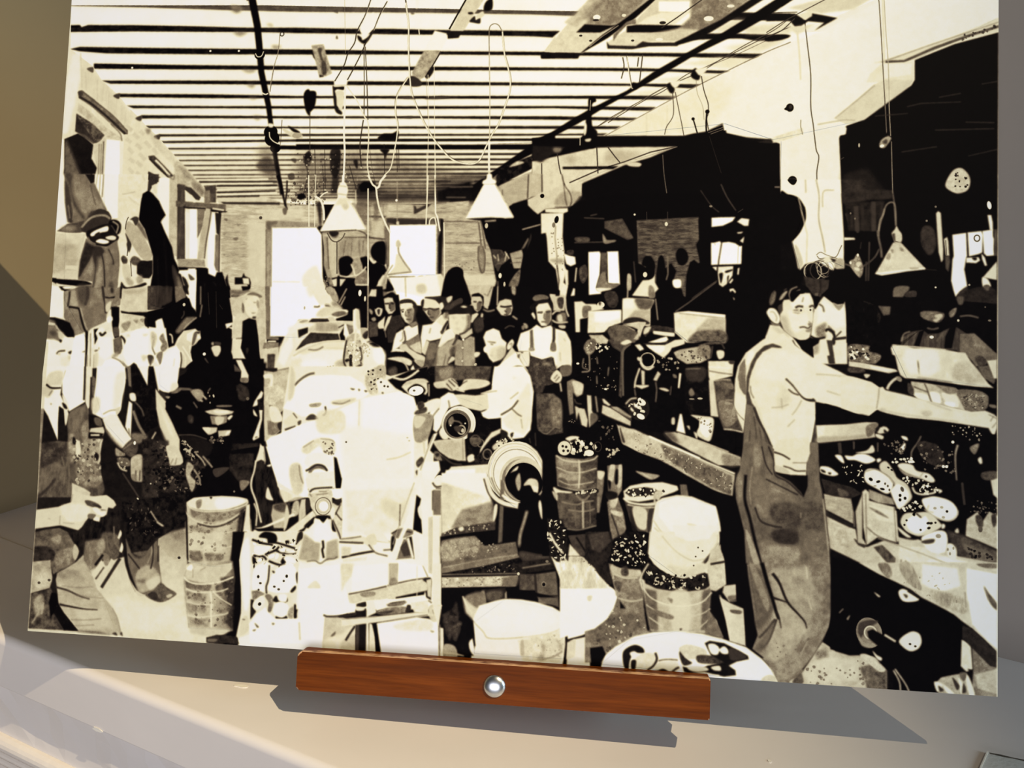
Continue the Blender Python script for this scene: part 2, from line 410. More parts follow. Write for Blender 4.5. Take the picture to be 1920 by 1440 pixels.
ART = '''
f 243 t5,177|-48,101 5148,118 0,336 -2374,583 -404,65 -55,88 -1332,16 -955,-824
f 205 b12.3 a0.55|-5,109 658,27 716,22 733,29 707,24 162,10 -30,38 -247,-14 -590,-22 -733,-21 -424,-19 -483,-26 -463,-20
f 212 b21.5 a0.4|-5,109 658,27 716,22 733,29 707,24 162,10 -30,38 -247,-14 -590,-22 -733,-21 -424,-19 -483,-26 -463,-20
f 205 b12.4 a0.55|-1,252 63,1 11,13 39,-12 278,6 323,12 357,16 306,6 278,11 243,5 211,10 590,17 144,3 -39,35 -104,-8 -590,-20 -731,-22 -266,-11 -237,-5 -482,-12 -394,-4
f 212 b21.7 a0.4|-1,252 63,1 11,13 39,-12 278,6 323,12 357,16 306,6 278,11 243,5 211,10 590,17 144,3 -39,35 -104,-8 -590,-20 -731,-22 -266,-11 -237,-5 -482,-12 -394,-4
f 205 b12.1 a0.55|10,395 61,-12 490,15 883,23 669,20 589,12 572,15 637,15 -21,26 -476,-19 -596,-15 -704,-16 -668,-10 -500,-8 -708,-17 -165,-15
f 212 b21.2 a0.4|10,395 61,-12 490,15 883,23 669,20 589,12 572,15 637,15 -21,26 -476,-19 -596,-15 -704,-16 -668,-10 -500,-8 -708,-17 -165,-15
f 205 b12 a0.55|164,483 564,17 721,16 668,12 703,15 456,9 473,21 -55,14 -278,-15 -595,-14 -703,-9 -667,-12 -722,-12 -563,-11
f 212 b21 a0.4|164,483 564,17 721,16 668,12 703,15 456,9 473,21 -55,14 -278,-15 -595,-14 -703,-9 -667,-12 -722,-12 -563,-11
f 205 b12 a0.55|217,584 516,6 721,11 666,11 588,13 570,12 321,6 -36,23 -285,-17 -454,-8 -703,-8 -666,-10 -562,-10 -619,-10
f 212 b20.9 a0.4|217,584 516,6 721,11 666,11 588,13 570,12 321,6 -36,23 -285,-17 -454,-8 -703,-8 -666,-10 -562,-10 -619,-10
f 205 b12 a0.55|333,663 564,9 500,14 727,7 702,6 649,4 -21,23 -456,-10 -874,-8 -665,-9 -561,-5 -564,-12
f 212 b21.1 a0.4|333,663 564,9 500,14 727,7 702,6 649,4 -21,23 -456,-10 -874,-8 -665,-9 -561,-5 -564,-12
f 205 b12 a0.55|380,732 521,8 560,4 665,6 701,5 538,10 -21,20 -516,-18 -701,-2 -665,-6 -560,-7 -479,-4
f 212 b21 a0.4|380,732 521,8 560,4 665,6 701,5 538,10 -21,20 -516,-18 -701,-2 -665,-6 -560,-7 -479,-4
f 205 b12.1 a0.55|474,789 430,6 560,7 665,4 700,5 440,12 -14,14 -1126,-19 -664,-4 -560,-4 -427,-2
f 212 b21.1 a0.4|474,789 430,6 560,7 665,4 700,5 440,12 -14,14 -1126,-19 -664,-4 -560,-4 -427,-2
f 205 b12 a0.55|501,851 967,11 663,1 700,1 355,4 -28,15 -1026,-8 -664,-4 -941,-7
f 212 b20.9 a0.4|501,851 967,11 663,1 700,1 355,4 -28,15 -1026,-8 -664,-4 -941,-7
f 205 b12 a0.55|587,901 883,1 663,3 699,2 285,-1 -28,11 -956,-1 -663,-2 -879,-1
f 212 b20.9 a0.4|587,901 883,1 663,3 699,2 285,-1 -28,11 -956,-1 -663,-2 -879,-1
f 205 b12 a0.55|596,940 875,-8 663,2 642,0 -28,11 -613,1 -663,-2 -866,8
f 212 b21.1 a0.4|596,940 875,-8 663,2 642,0 -28,11 -613,1 -663,-2 -866,8
f 70 b2.1 t10,25,9|-5,109 658,27 716,22 733,29 707,24 162,10 -30,38 -247,-14 -590,-22 -733,-21 -424,-19 -483,-26 -463,-20
f 22 b2.2 t10,25,9|-1,252 63,1 11,13 39,-12 278,6 323,12 357,16 306,6 278,11 243,5 211,10 590,17 144,3 -39,35 -104,-8 -590,-20 -731,-22 -266,-11 -237,-5 -482,-12 -394,-4
f 20 b2.1 t10,24,9|10,395 61,-12 490,15 883,23 669,20 589,12 572,15 637,15 -21,26 -476,-19 -596,-15 -704,-16 -668,-10 -500,-8 -708,-17 -165,-15
f 20 b2.1 t10,24,9|164,483 564,17 721,16 668,12 703,15 456,9 473,21 -55,14 -278,-15 -595,-14 -703,-9 -667,-12 -722,-12 -563,-11
f 20 b2.1 t10,24,9|217,584 516,6 721,11 666,11 588,13 570,12 321,6 -36,23 -285,-17 -454,-8 -703,-8 -666,-10 -562,-10 -619,-10
f 20 b2.1 t10,24,9|333,663 564,9 500,14 727,7 702,6 649,4 -21,23 -456,-10 -874,-8 -665,-9 -561,-5 -564,-12
f 22 b2.1 t10,24,9|380,732 521,8 560,4 665,6 701,5 538,10 -21,20 -516,-18 -701,-2 -665,-6 -560,-7 -479,-4
f 24 b2.1 t10,24,9|474,789 430,6 560,7 665,4 700,5 440,12 -14,14 -1126,-19 -664,-4 -560,-4 -427,-2
f 26 b2.1 t10,24,9|501,851 967,11 663,1 700,1 355,4 -28,15 -1026,-8 -664,-4 -941,-7
f 28 b2.1 t10,24,9|587,901 883,1 663,3 699,2 285,-1 -28,11 -956,-1 -663,-2 -879,-1
f 30 b2.1 t10,24,9|596,940 875,-8 663,2 642,0 -28,11 -613,1 -663,-2 -866,8
f 205 b9 a0.6|646,975 2074,-4 1,27 -2073,5
l 40 w8.5 b1.8|647,984 766,-1 1307,0
l 30 w9.5 b1.8 a0.8|1535,982 1185,0
f 205 b9 a0.6|684,1012 1997,-6 1,27 -1997,7
l 44 w8.2 b1.8|684,1021 731,-2 1266,-1
l 32 w9.2 b1.8 a0.8|1537,1018 1144,-1
f 205 b9 a0.6|714,1043 1927,-7 1,26 -1926,8
l 48 w7.8 b1.8|715,1052 701,-3 1226,-2
l 34 w8.9 b1.8 a0.8|1538,1048 1104,-2
f 205 b9 a0.6|744,1072 1858,-9 1,27 -1857,10
l 52 w7.8 b1.8|745,1081 673,-3 1184,-3
l 36 w8.9 b1.8 a0.8|1540,1077 1062,-3
f 205 b9 a0.6|771,1100 1791,-10 1,26 -1790,11
l 56 w7.5 b1.8|772,1109 647,-4 1144,-4
l 38 w8.6 b1.8 a0.8|1541,1104 1022,-4
f 205 b9 a0.6|801,1125 1722,-10 1,26 -1721,12
l 60 w7.2 b1.8|802,1135 619,-4 1102,-5
l 40 w8.3 b1.8 a0.8|1543,1129 980,-4
f 205 b9 a0.6|819,1147 1664,-12 1,26 -1664,13
l 64 w6.9 b1.8|819,1156 603,-4 1061,-5
l 42 w8 b1.8 a0.8|1544,1150 939,-5
f 205 b9 a0.6|848,1170 1595,-13 1,27 -1594,13
l 68 w6.6 b1.8|849,1179 574,-5 1020,-5
l 44 w7.7 b1.8 a0.8|1545,1172 898,-5
f 205 b9 a0.6|872,1189 1531,-13 1,27 -1531,14
l 72 w6.6 b1.8|872,1198 552,-4 979,-6
l 46 w7.7 b1.8 a0.8|1546,1192 857,-5
f 205 b9 a0.6|892,1207 1471,-13 1,26 -1471,15
l 76 w6.3 b1.8|892,1217 533,-5 938,-6
l 48 w7.4 b1.8 a0.8|1547,1210 816,-6
f 205 b9 a0.6|908,1226 1415,-14 1,26 -1414,15
l 80 w6 b1.8|909,1235 517,-5 897,-7
l 50 w7.1 b1.8 a0.8|1548,1228 775,-6
f 205 b9 a0.6|925,1244 1357,-15 1,27 -1356,15
l 84 w5.7 b1.8|926,1253 501,-5 856,-7
l 52 w6.8 b1.8 a0.8|1549,1246 734,-6
f 205 b9 a0.6|939,1259 1303,-15 1,27 -1303,15
l 88 w5.4 b1.8|939,1268 489,-5 814,-7
l 54 w6.5 b1.8 a0.8|1549,1261 693,-6
f 243 t5,180|-177,-744 5328,228 0,820 -2457,-80 -1512,-64 -1294,-28
f 60 b3.1|-10,-13 3075,132 -56,40 -3016,-134
f 40 b3.1|-17,-203 3220,172 -27,43 -3190,-166
f 30 b3.1|-28,-445 3396,211 -27,52 -3365,-205
f 232|4099,369 373,-164 679,-294 0,477
f 205 b2.9 t12,14|2995,171 327,7 494,-368 -391,-13
l 14 w47.3 b1.9|1086,127 -77,-503
l 14 w55.7 b1.7|3988,208 640,-429
f 222 t10,19,95|-3,92 16,303 149,106 56,81 115,94 48,57 86,76 43,47 77,62 61,66 66,65 55,58 80,79 108,91 22,377 -988,13 3,-767 5,-496
f 236 b9.7|25,428 49,-7 13,127 -9,94 -44,251 -33,-1 2,-314
f 200 b6.4 a0.5 t14,10,96|92,501 72,32 105,95 105,111 52,62 -28,62 -154,-125 -147,-112
l 190 w6.4 b4.8 a0.6|78,421 23,206/115,532 16,111/192,580 9,126/270,644 0,117/379,762 -5,93
s 70 b3.2|122,513 40,-8 -1,32
s 60 b3.2|296,674 40,-14 -6,33/439,807 39,-16 -6,32/554,914 40,-13 -6,31
f 105 b3.2 t35,13|77,650 25,-11 73,51 112,87 112,100 0,26 -23,-5 -93,-67 -104,-86 -94,-60
c 35 w12.8 b3.2|89,677 89,52 103,79 104,90
c 60 w6.4 b2.5 a0.8|103,646 99,72 103,75 91,89
s 45 b3.2 a0.8|78,650 20,-8 14,24 -19,11
f 195 b4.8 t25,16|87,713 86,63 96,86 101,63 1,15 -98,-23 -130,-110 -61,-47
f 75 b3.2 t40,13|77,775 109,64 73,66 -25,35 -24,12 -69,-51 -63,-20
f 30 b3.2 a0.8|80,791 58,71 72,86 -16,7 -116,-74
c 50 w6.3 b3.2 a0.7|292,839 60,55 15,46
f 200 b3.2|186,963 40,-15 38,-31 6,23 1,302 -54,39 11,-186
l 90 w3.8 b1.9|230,956 13,286/243,956 12,286
l 45 w4.8 b1.9|256,940 8,302
f 248 b3.8|273,928 82,9 23,343 -104,0
f 228 b3.2|359,940 16,0 13,301 -12,0
f 218|377,902 136,-7 85,77 -76,61 24,246 -155,1
l 196 w22.1 b3.8 a0.75|390,925 34,23/433,894 34,31/406,979 34,31/453,956 34,31/473,1010 42,39/418,1041 34,23/463,1057 35,30/418,1095 30,31/464,1118 33,23/426,1157 26,23/467,1172 26,23/472,879 26,23/508,941 35,39/555,980 30,38/381,847 43,32
f 200 b6.3 a0.8 t15,13|511,864 170,154 45,92 -75,-61 -85,-77
s 90 b6.3 a0.6|503,871 33,0 -14,31
f 60 b3.1 t20,9|531,1026 35,-4 63,58 63,61 -6,21 -29,-13 -67,-54 -51,-50
c 225 w12.5 b2.5|575,1049 38,34 52,54
l 25 w6.3 b1.9|539,1041 126,112
f 50 b3.1 t25,13|537,1114 76,35 -9,38 -20,54 -48,0
f 240 b3.1|614,1160 54,4 6,114 -64,1
f 185 t25,16 b6.2|683,1049 48,15 135,137 67,76 -204,1
f 75 b6.2 t30,16|715,1187 48,7 58,46 -92,38
f 110 b6.2 a0.6 t30,16|708,1072 58,38 67,69 -81,-31
f 24 b3.8|14,927 82,-34 42,23 56,43 -4,82 37,54 -17,85 -34,101 -142,1
s 95 b12.7 a0.9 t15,10|21,939 36,47 68,140 97,116 6,192 -174,-153 -26,-155
f 238 b1.9|-3,924 16,8 11,163 -18,148 -12,0
l 14 w43.7 W37.4 b1.9|1093,120 40,156 23,147
l 14 w37.2 W34.1 b1.9|1156,423 16,123 35,130
l 14 w33.9 W27.7 b1.8|1206,669 20,76 22,122
l 14 w30.5 W21.4 b1.8|1258,898 23,136 50,211
e 14 r31,27.9|1157,446
c 225 w4.7|1131,438 13,19 23,-3 12,-27
e 16 r39.9,36.8|1246,890
e 14 r42.9,42.9|1256,928
e 14 r30.6,27.5|1278,981
s 230 b1.8|1228,844 15,-3 20,8 -11,15 -19,-4
c 225 w7.4|1182,665 21,10 16,-6
c 215 w6.1|1238,890 5,30 21,23 32,16
l 14 w21.3 b1.8|1289,977 192,3
c 60 w3.7|1269,332 -6,108 -18,76 -16,145
c 190 w3.1 a0.8|1267,340 -5,107 -21,77 -15,130
o 20 r10.8,10.8 w5|1281,329
e 235 r6.3,6.3|1281,327 -176,1 -241,92 169,2 -633,89
s 20 b3.1|1427,671 33,-15 8,137 -29,-31
s 20 b2.4|1344,856 55,24 17,18 -39,-7
s 200 b2.4|1314,868 55,23 55,11 5,27 -50,-4 -56,-38
s 30 b3|1442,1027 37,-15 4,68 -27,-8
c 60 w3.1|1308,822 0,76 -4,76
s 140 b12.5 a0.8|969,156 72,17 -30,27
s 70 b9.4 a0.6|970,179 56,5 -23,15/994,312 79,1 -38,23/1062,529 78,5 -38,15/1090,614 47,1 -14,22/1188,269 31,4 1,12/1102,687 55,0 -23,15/1140,798 46,4 -22,19/1226,393 55,9 -38,10
f 90 b30.6 a0.6|1181,981 77,-7 61,264 -114,-113
s 20 b12.2 a0.55|1171,1080 60,-46 63,38 11,45 -85,0
s 40 b4.6 a0.8|1359,1132 31,-7 9,30 -30,7/1370,1046 30,-4 -2,26
f 16 b2.4|1396,960 471,2 475,3 506,-3 2,32 -982,-4 -470,1
l 110 w2.9 a0.7|2495,962 346,-10
f 20 b2.4|1395,932 546,0 899,2 1,9 -900,2 -546,-1
f 12 b2.3|2835,893 -53,19 -105,76 -155,113 -127,89 -86,44 80,-1 92,-66 99,-73 99,-58 99,-51 60,-7
f 22 b4.3 t15,12|2536,1094 171,-66 132,-36 1,51 -116,51 -191,102 -9,-51
s 190 b2.9 t30,9|2594,1087 42,-30 37,8 -50,18/2715,1043 64,-15 36,8 -71,18
f 178 b2.3 t14,9,58|2533,1196 149,-73 92,-29 66,-58 7,196 -313,1
f 195 b2.3 t14,9,58|2767,1087 73,-48 7,193 -75,0
l 45 w5.8|2693,1130 10,88/2764,1094 11,138
f 70 b42.2 a0.55|1404,1012 405,-15 -4,246 -388,2
f 60 b35.6 a0.5|1839,1005 480,119 -142,118 -327,1
c 24 w6.7 b2.4 a0.9|1460,1012 -5,53 19,60 -17,112
s 22 b4.6 a0.9|1446,1027 29,-30 17,45 -22,15/1597,997 52,-7 5,90 -19,74 -33,-45/1728,1057 23,-7 2,52/1752,1236 35,-60 45,8 3,52
f 26 b6 a0.85|1623,997 27,0 1,239 -42,1
l 30 w3.6 a0.8|1505,989 20,248/1562,989 17,248/1555,1080 16,157/1897,960 12,179/1968,960 11,157/1981,990 6,104/1707,1080 53,156
s 20 b3|1862,934 25,-30 52,-3 33,-15 5,37 -21,15
s 22 b3|1876,990 52,0 -13,30 -6,30 -9,-30
x 40 V120 n60 r3,9 a0.6 q4|1404,1012 435,0 11,224 -434,1
x 200 V235 n30 r2.4,6 a0.7 q5|1404,1012 435,0 11,224 -434,1
f 24 b1.8|1452,420 18,46 28,31 13,84 26,-4 -36,-103
f 150 b2.4 t40,12|1455,397 69,-5 31,90 27,77 -37,16 -39,-10 -19,-68
s 45 b3.1 a0.8|1494,420 23,-7 -2,31 14,46 -17,-16/1518,497 22,-7 11,61 -22,15
f 200 b2.4 t12,15|2327,146 97,2 -108,177 -7,5 -70,-1
c 25 w9|2324,146 -48,91 -42,82
f 25 b1.8|2224,331 81,1 -17,37 -62,3
s 30 b2.4|2344,276 28,-29 8,23 22,-15 1,34 -37,-5
s 24 b1.8|2334,227 23,-3 7,11 -22,2
l 25 w11.9|2464,149 -34,65
s 215 b2.1|2380,247 35,-26 9,23 -29,18
s 20 b3|2428,173 36,-24 3,62 -44,7
f 240 b1.8|2153,325 67,17 6,30 -31,67 -97,-3
f 158 b2.4 t38,12|2098,437 95,2 -74,142 -44,21 -30,-7 -9,-34
c 40 w7.5|2193,443 -46,85 -35,60
s 25 b3|2112,580 35,-52 8,30 -28,38
s 40 b4.5|2008,602 29,-23 46,24 8,30 -44,7 -31,-16
f 205 b2.9 t10,12|2760,455 58,-88 3,93
f 22 b2|2743,477 17,-22 61,9 1,26 -76,0
f 243 b1.8|1726,310 75,-98 27,77 -58,60 -23,3
s 22 b2.4|1716,344 24,12 8,15 30,-18 21,-34 8,8 -28,52 -22,15 -31,-20
f 240 b1.8|1595,597 41,-34 46,1 -12,64 -73,-1
s 22 b2.4|1589,612 8,23 58,0 -3,19 -35,-4 -19,8
s 215 b2.4|1610,665 46,1 0,68 -10,37 -24,-30
s 24 b3|1590,627 22,61 10,61 28,30 -3,15 -31,-15 -14,-46
c 40 w6.1|1786,133 -29,94 -42,90 -12,69 -35,60 -19,68 -49,90
c 40 w6.1|1878,153 -38,75 -33,91 -36,60 -27,68 -34,75 -38,76
c 215 w3.1 a0.8|1790,134 -30,93 -41,94/1882,153 -38,75 -34,91
l 60 w4.8|1757,394 15,280 5,143
l 50 w4.8|1765,409 18,190 17,226
c 45 w6|1774,825 -8,75 -4,75 13,112
l 150 w2.4 a0.7|1633,130 21,316/2107,468 30,359
l 30 w6.7|1980,138 10,55
c 40 w10.1 a0.55|1985,178 20,107 5,121 10,121 9,75 12,75 42,98 64,119 63,82 69,67 82,29 65,-15 34,-73 33,-74 34,-58 26,-81 26,-89 5,-74 -17,-74 -22,-75 -14,-104
c 226 w7.7|1983,163 21,122 5,121 9,121 9,75 13,75 41,98 65,119 62,82 70,70 81,25 63,-12 38,-75 33,-74 34,-58 26,-81 25,-89 4,-74 -17,-74 -21,-75 -16,-127
c 120 w4.7|2529,340 -22,-38 -26,-9 -22,16 -3,44 5,105 7,149
c 190 w5.3|2461,458 12,223 8,266
c 232 w11.7|2480,947 2,103 6,103
c 60 w10.2 a0.5|2015,587 -35,52 -27,67 2,83 15,60 -1,59
c 222 w6.6|2018,583 -34,56 -28,64 -3,86 15,60 0,59 -11,90 -17,96 -35,45 -24,52 -18,11 -27,-26 -22,-67 -7,-67 2,-104 -8,-98 -24,-38 -42,-83 -65,-87
c 60 w3 a0.7|1815,975 21,119 23,90
c 235 w10.9|1662,636 3,136 3,128 9,112 1,172
l 225 w4.2 a0.85|2126,573 15,254 8,407/2158,514 15,313 22,407
l 225 w5.3 a0.6|2138,998 9,236/2184,998 12,236
s 238 b3|1656,1192 14,-19 19,7 13,26 -3,26 -49,1
c 222 w4.8|1863,1198 2,45
s 16 b2.4|1428,701 10,-37 53,-4 7,42 -7,46 -24,30 -20,-23
l 60 w3.7|1466,770 12,227
e 160 r27.5,15.3|1399,910
s 238 b1.8|2040,139 19,14 -5,38 -12,4
l 225 w6|2063,313 5,33
s 60 b4.5 a0.8|2036,225 -15,7 -8,-15/1964,703 78,-7 16,15/2110,708 88,-14 59,4 -66,14/1987,811 60,-7 -7,15/1572,203 22,-10 5,23/1598,342 9,19 -12,0
f 22 b2|3743,275 41,-19 266,13 1,41 -170,-9 -159,-4
f 20 b2|3537,366 221,5 274,12 10,13 -64,14 -89,5 -89,-16 -75,-1 -187,4
f 200 b14.1 a0.7|3648,360 109,-63 69,2 -68,56/3813,335 238,-17 1,57 -225,-4/3691,448 205,-32 136,-5 -135,62
f 215 b11.3 a0.8|3485,532 207,-33 179,10 -122,55/3348,617 194,-26 173,2 -123,49/3223,689 196,-27 132,16 -82,35
f 205 b2.3 t12,15|2760,455 235,-294 327,8 -110,103 -139,107 -105,85
f 120 b11.6 a0.85 t30,17|3038,162 270,7 -96,95 -56,43 -57,7 -121,-3 20,-44 -71,21
f 170 b8.7 a0.6 t25,15|2863,294 146,-132 57,1 -131,155
f 18 b2.3|2974,305 140,9 42,-5 -98,44 -128,-3
f 22 b2.3|2742,466 18,-5 180,6 18,-1 -14,29 -198,-3
f 14 b2.3|3322,169 35,1 -117,110 -139,103 -133,79 -14,4 118,-101 126,-94
l 160 w5.8 a0.7|3156,315 -83,57 -70,58
e 215 r7.3,5.8|3009,393
f 205 b2.3 t10,14|3357,170 176,4 1,75 -124,78 -68,72 -91,31 -141,-2 -11,-19 128,-86 27,-43
f 243 b2.3|3365,187 165,3 -1,55 -65,3 -98,-6
f 225 b2.3|3304,274 76,-24 149,-1 -77,68 -197,-4
f 110 b4.3 t30,12|3158,359 41,-44 49,-6 -1,-29 -49,17 -69,69 1,36
f 18 b2.3|3199,319 56,-6 225,8 28,8 -76,30 -232,-4
f 30 b1.7|3095,402 15,22 141,6 35,-25 35,7 133,2 35,-16 -20,36 -147,-1 -91,15 -131,-6
f 125 b8.5 t32,17|3533,174 318,7 -183,136 -82,50 -105,5 -28,-15 82,-79
f 195 b5.7 t15,14|3341,362 140,-26 104,16 -117,56 -175,-3
f 20 b2.3|3851,181 68,2 -162,107 -171,106 -117,34 -14,-15 130,-67 103,-52
l 40 w5.7|3602,175 -137,102 -82,57
e 235 r20.3,14.5|3038,268
e 230 r17.2,11.5|3388,290
e 232 r25.6,14.2|3629,287
e 30 r17.4,5.8|3034,283
e 30 r17.2,8.6|3389,305
e 215 r14.4,11.5|3229,393
e 40 r8.7,5.8|3233,400 -278,-32 54,29
e 230 r20,8.6|3373,396
e 225 r19.8,8.5|3742,221
e 220 r11.6,8.7|3183,260
f 226 b2.2 g236,3141,761,4037,697|3103,920 97,-57 104,-58 117,-67 150,-82 178,-84 149,-81 155,-67 154,-53 318,-174 555,13 0,107 -6,70 -388,134 -12,112 -92,69 -156,139 -92,35 0,42 -33,7 17,301 -306,1 -5,-261 -47,-25 -122,-11 -103,-22 -15,-53 -122,53
c 110 w5.6 a0.8|3103,919 201,-115 267,-149 327,-166 155,-67
f 218 b28.2 a0.6|3117,913 304,-165 274,-127 70,73 -100,164 -102,50
l 205 w5.7 a0.7 b2.8|3317,798 3,116/3424,756 1,151
f 215 b4.1 t12,11|3960,941 13,-10 147,-49 8,35 -114,35 -54,11
s 30 b2.8|3892,959 68,-18 7,32 -61,0
c 60 w4|4051,289 -88,70 -135,70 -136,84 -102,64 -171,77 -138,79 -139,79 -83,57
c 60 w4|4051,339 -155,69 -135,70 -137,70 -103,42 -116,86 -110,57 -180,115
c 90 w2.8|3964,395 -203,98 -137,55/3453,633 -103,57 -277,172
s 20 b2.8|3542,591 24,-36 25,36 -7,29 -28,-7/3418,647 21,-14 21,29 -6,29 -21,-7/3017,876 43,22 -12,87 -14,-7
s 225 b2.3|3569,562 55,-10 -6,25 -27,18 -18,-15/3439,633 48,-11 -6,26 -21,14
c 40 w4.5|3598,599 15,79 23,72 1,51 -6,35 15,72
c 60 w4|3450,684 7,122 -33,65 -10,43
c 60 w4|3464,684 20,94 16,72 15,72
c 120 w2.8 a0.7|3571,620 8,72 29,72 9,72
e 16 r8.5,8.5|3560,831
e 16 r11.2,11.2|3633,792
c 20 w6.8|3560,831 13,41 11,36
c 20 w8.4|3630,793 -2,65 4,57
f 14 b2.3|2711,930 258,1 84,-12 462,1 48,-12 69,-11 81,-42 12,50 113,32 68,23 101,6 5,261 0,35 -997,5 -30,-36 -263,1 -9,-255
l 150 w2.8 a0.7|3639,890 74,-28/3639,905 78,-29/3653,912 64,-25
f 205 b2.9 t10,11|2722,1232 -6,-174 156,-33 176,-40 427,-6 -130,57 -139,43 -209,94 -13,9 2,64 -264,1
f 222 b8.5 a0.8|3062,985 295,-3 -138,61 -140,29
f 150 b22.8 a0.7|3119,993 183,14 -110,65 -99,-7/2865,1043 93,-14 -20,50
l 60 w6.8|2920,1174 160,-73 126,-40 138,-53 131,-29
l 190 w4|2962,1173 133,-58 125,-47
l 150 w3.4 a0.8|3261,1051 221,-72
f 14 b2|2881,1087 297,-4 -28,17 -268,1
s 200 b4.3|3220,1068 49,-6 28,10 -14,15 -49,-4
f 190 b2.9 t10,9,58|2718,1123 48,-55 6,164 -50,0
l 50 w5.8|2768,1068 7,164
f 26 b5.8|2715,1050 51,15 28,-22 42,-29 70,-36 -193,-8
s 150 b5.8 a0.7|2828,985 43,0 -7,22 -28,0
c 40 w5.7|2850,1014 18,94 31,87 15,36
l 40 w5.7|3059,978 11,145
c 40 w5.7|3119,982 36,47 30,36
c 90 w4.5|3407,1022 9,100 17,107
c 40 w3.9 a0.7|3646,922 30,93 36,107
f 12 b2|3995,187 68,1 -135,98 -169,98 -171,84 -137,85 -152,93 -187,107 -90,58 -70,43 -105,58 -85,36 -50,0 -1,-15 72,-14 133,-87 98,-58 195,-100 138,-100 192,-114 164,-95 150,-95 128,-86
s 12 b2.9|3008,716 32,-7 8,22 -21,21 3,103 23,65 -5,65 -57,-7 -29,-29 27,-44 6,-58 12,-65
s 230 b2.3|2991,847 11,15 -2,43 -11,8
s 205 b2.3|2997,938 29,-4 -4,15 -21,1
c 190 w4|2969,927 1,44
c 175 w3.5|3019,723 -2,59
s 225 b2.9|2875,905 28,-18 8,14
c 60 w5.7|3183,491 8,52 -12,65/3203,477 17,95 17,95/3288,478 -8,95 -5,58/3267,492 -5,51
c 225 w4.6|3207,484 9,81 17,87 11,11
s 12 b2.9|3236,631 35,7 -6,26 -21,3
f 235 b13.6|4175,449 430,-170 482,-69 0,107 -480,174 -98,48 -32,92 -197,195 -106,35
f 14 b1.9|4673,527 195,-81 216,-59 2,1545 -759,18 -14,-864 -9,-161 30,-7 6,-46 86,-31 118,-76 117,-111 13,-21
f 215 b2.2|4469,542 138,-44 222,-74 255,-114 0,74 -216,52 -195,91 -53,8
l 70 w13.5 b3.2|4528,536 92,-2 150,-68 162,-61 152,-49
l 120 w5.4 b2.2 a0.7|4509,539 229,-85 346,-120
x 30 V60 n18 r4,8.1 q2 a0.8|4868,411 216,-66 0,25 -203,62
f 222 b2.2|4621,541 45,-10 4,102 -147,12 -86,-1 13,-42 59,-56
f 208 b2.7 t6,14|4523,631 144,2 -9,28 -232,180 -93,21 -53,-29 131,-118 59,-56
f 232 b5.4|4515,546 145,2 -6,57 -125,19
c 150 w5.5 b2.7 a0.7|4194,865 73,-14 66,-10 47,3/4280,833 105,-91 92,-83
f 232 b1.9|4174,875 153,-3 13,11 -3,31 -29,8 -7,17 17,287 -303,8 -8,-275 107,-42
c 120 w4.4 a0.8|4121,917 -11,-42 0,-36
c 60 w5|4122,305 12,107 22,186 3,171 15,106 15,120 14,42 -9,84 8,105
c 200 w5.6 b2.8|4086,369 12,129 8,128
c 70 w4.4|4492,196 11,152 12,198 12,191 11,175
c 170 w3.8|4519,197 8,151 15,199 8,225 8,154
c 200 w8.2 a0.6 b2.7|4512,197 10,349
l 120 w3.3 a0.8|4530,758 8,147/4547,758 10,161
s 150 b2.2 t30,8|4503,982 9,-35 33,-21 16,14 -16,28 -19,21
e 235 r10.8,8.1,-20|4516,978
s 60 b2.7|4519,954 20,-11 3,21 -16,4
c 140 w3.8|4562,954 4,132 5,139
e 20 r19.4,22.1|4054,774
e 40 r8.3,11.1|4057,771
e 20 r21.9,21.9|4073,1158
s 20|4025,782 16,-14 4,21/4044,1160 17,-10 0,22
s 200 b2.7 t20,8|4826,1176 25,-55 26,-25 32,0 32,38 4,41 -16,35 -45,14 -45,-21
x 25 n14 r2.7,8 q3|4858,1114 70,-7 7,82 -64,0
l 48 w8.1 b4 a0.6|4635,773 72,-17 194,-6/4791,725 110,-20/4921,855 141,4/4773,896 289,-6/4478,821 164,-13/4998,658 77,-13/4611,1010 175,-28/4935,1031 140,-34
f 34 b21.7 a0.7|4323,1121 125,-35 100,139 -223,36
e 190 r4.1,10.9|4403,974
c 60 w4.1|4309,1051 20,-14
f 14 b2|3931,265 -6,-29 97,-51 27,1 -101,79
f 205 b8.3|4036,238 182,-48 241,5 -93,57 -160,18
f 20 b2.2|3928,268 143,0 54,37 34,-36 128,28 -114,66 47,-42 -81,-9 -34,25 -33,3 -28,-37 -117,5
f 218 b4.2|4091,275 67,-23 1,32 -34,21
f 205 b8.4 a0.8|4003,317 69,23 101,-13 20,-7 -107,63
s 20 b2.2|3928,387 77,-7 47,8 -47,22 -77,6
c 50 w4.5|3928,369 89,-59 87,-49 128,-69/3928,394 76,-34 67,-64/3955,265 20,-3 109,-1
f 228|21,1142 7,891 4,483 1279,-43 -36,-645 -306,-475 -10,-61 -251,-90 -259,-61
f 240 b6.4|-8,1132 41,0 41,268 -25,31 -52,31
f 244 b3.2|201,1132 70,0 13,184 19,41 -46,-46
f 244 b3.1|271,1132 89,0 10,255 -33,-5 -48,-71
l 120 w3.2 b1.9|233,1132 -5,71/250,1132 2,112
l 70 w4.4 b1.9|269,1132 1,133
f 222 t8,16|360,1132 179,-1 1,97 -38,67 -5,76 -79,26 0,72 21,80 -23,52 -26,-71 9,-102 -51,-41 27,-5
c 190 w6.3 b3.1|387,1247 37,-6 42,-8
c 200 w9.4 b3.1 a0.7|425,1259 45,36/459,1285 39,25/502,1131 19,41
f 45 b3.1 t15,9|542,1131 61,0 -7,51 -26,15 -19,36 -11,-10
f 215 b3.1|562,1197 24,-10 14,56 -16,-5
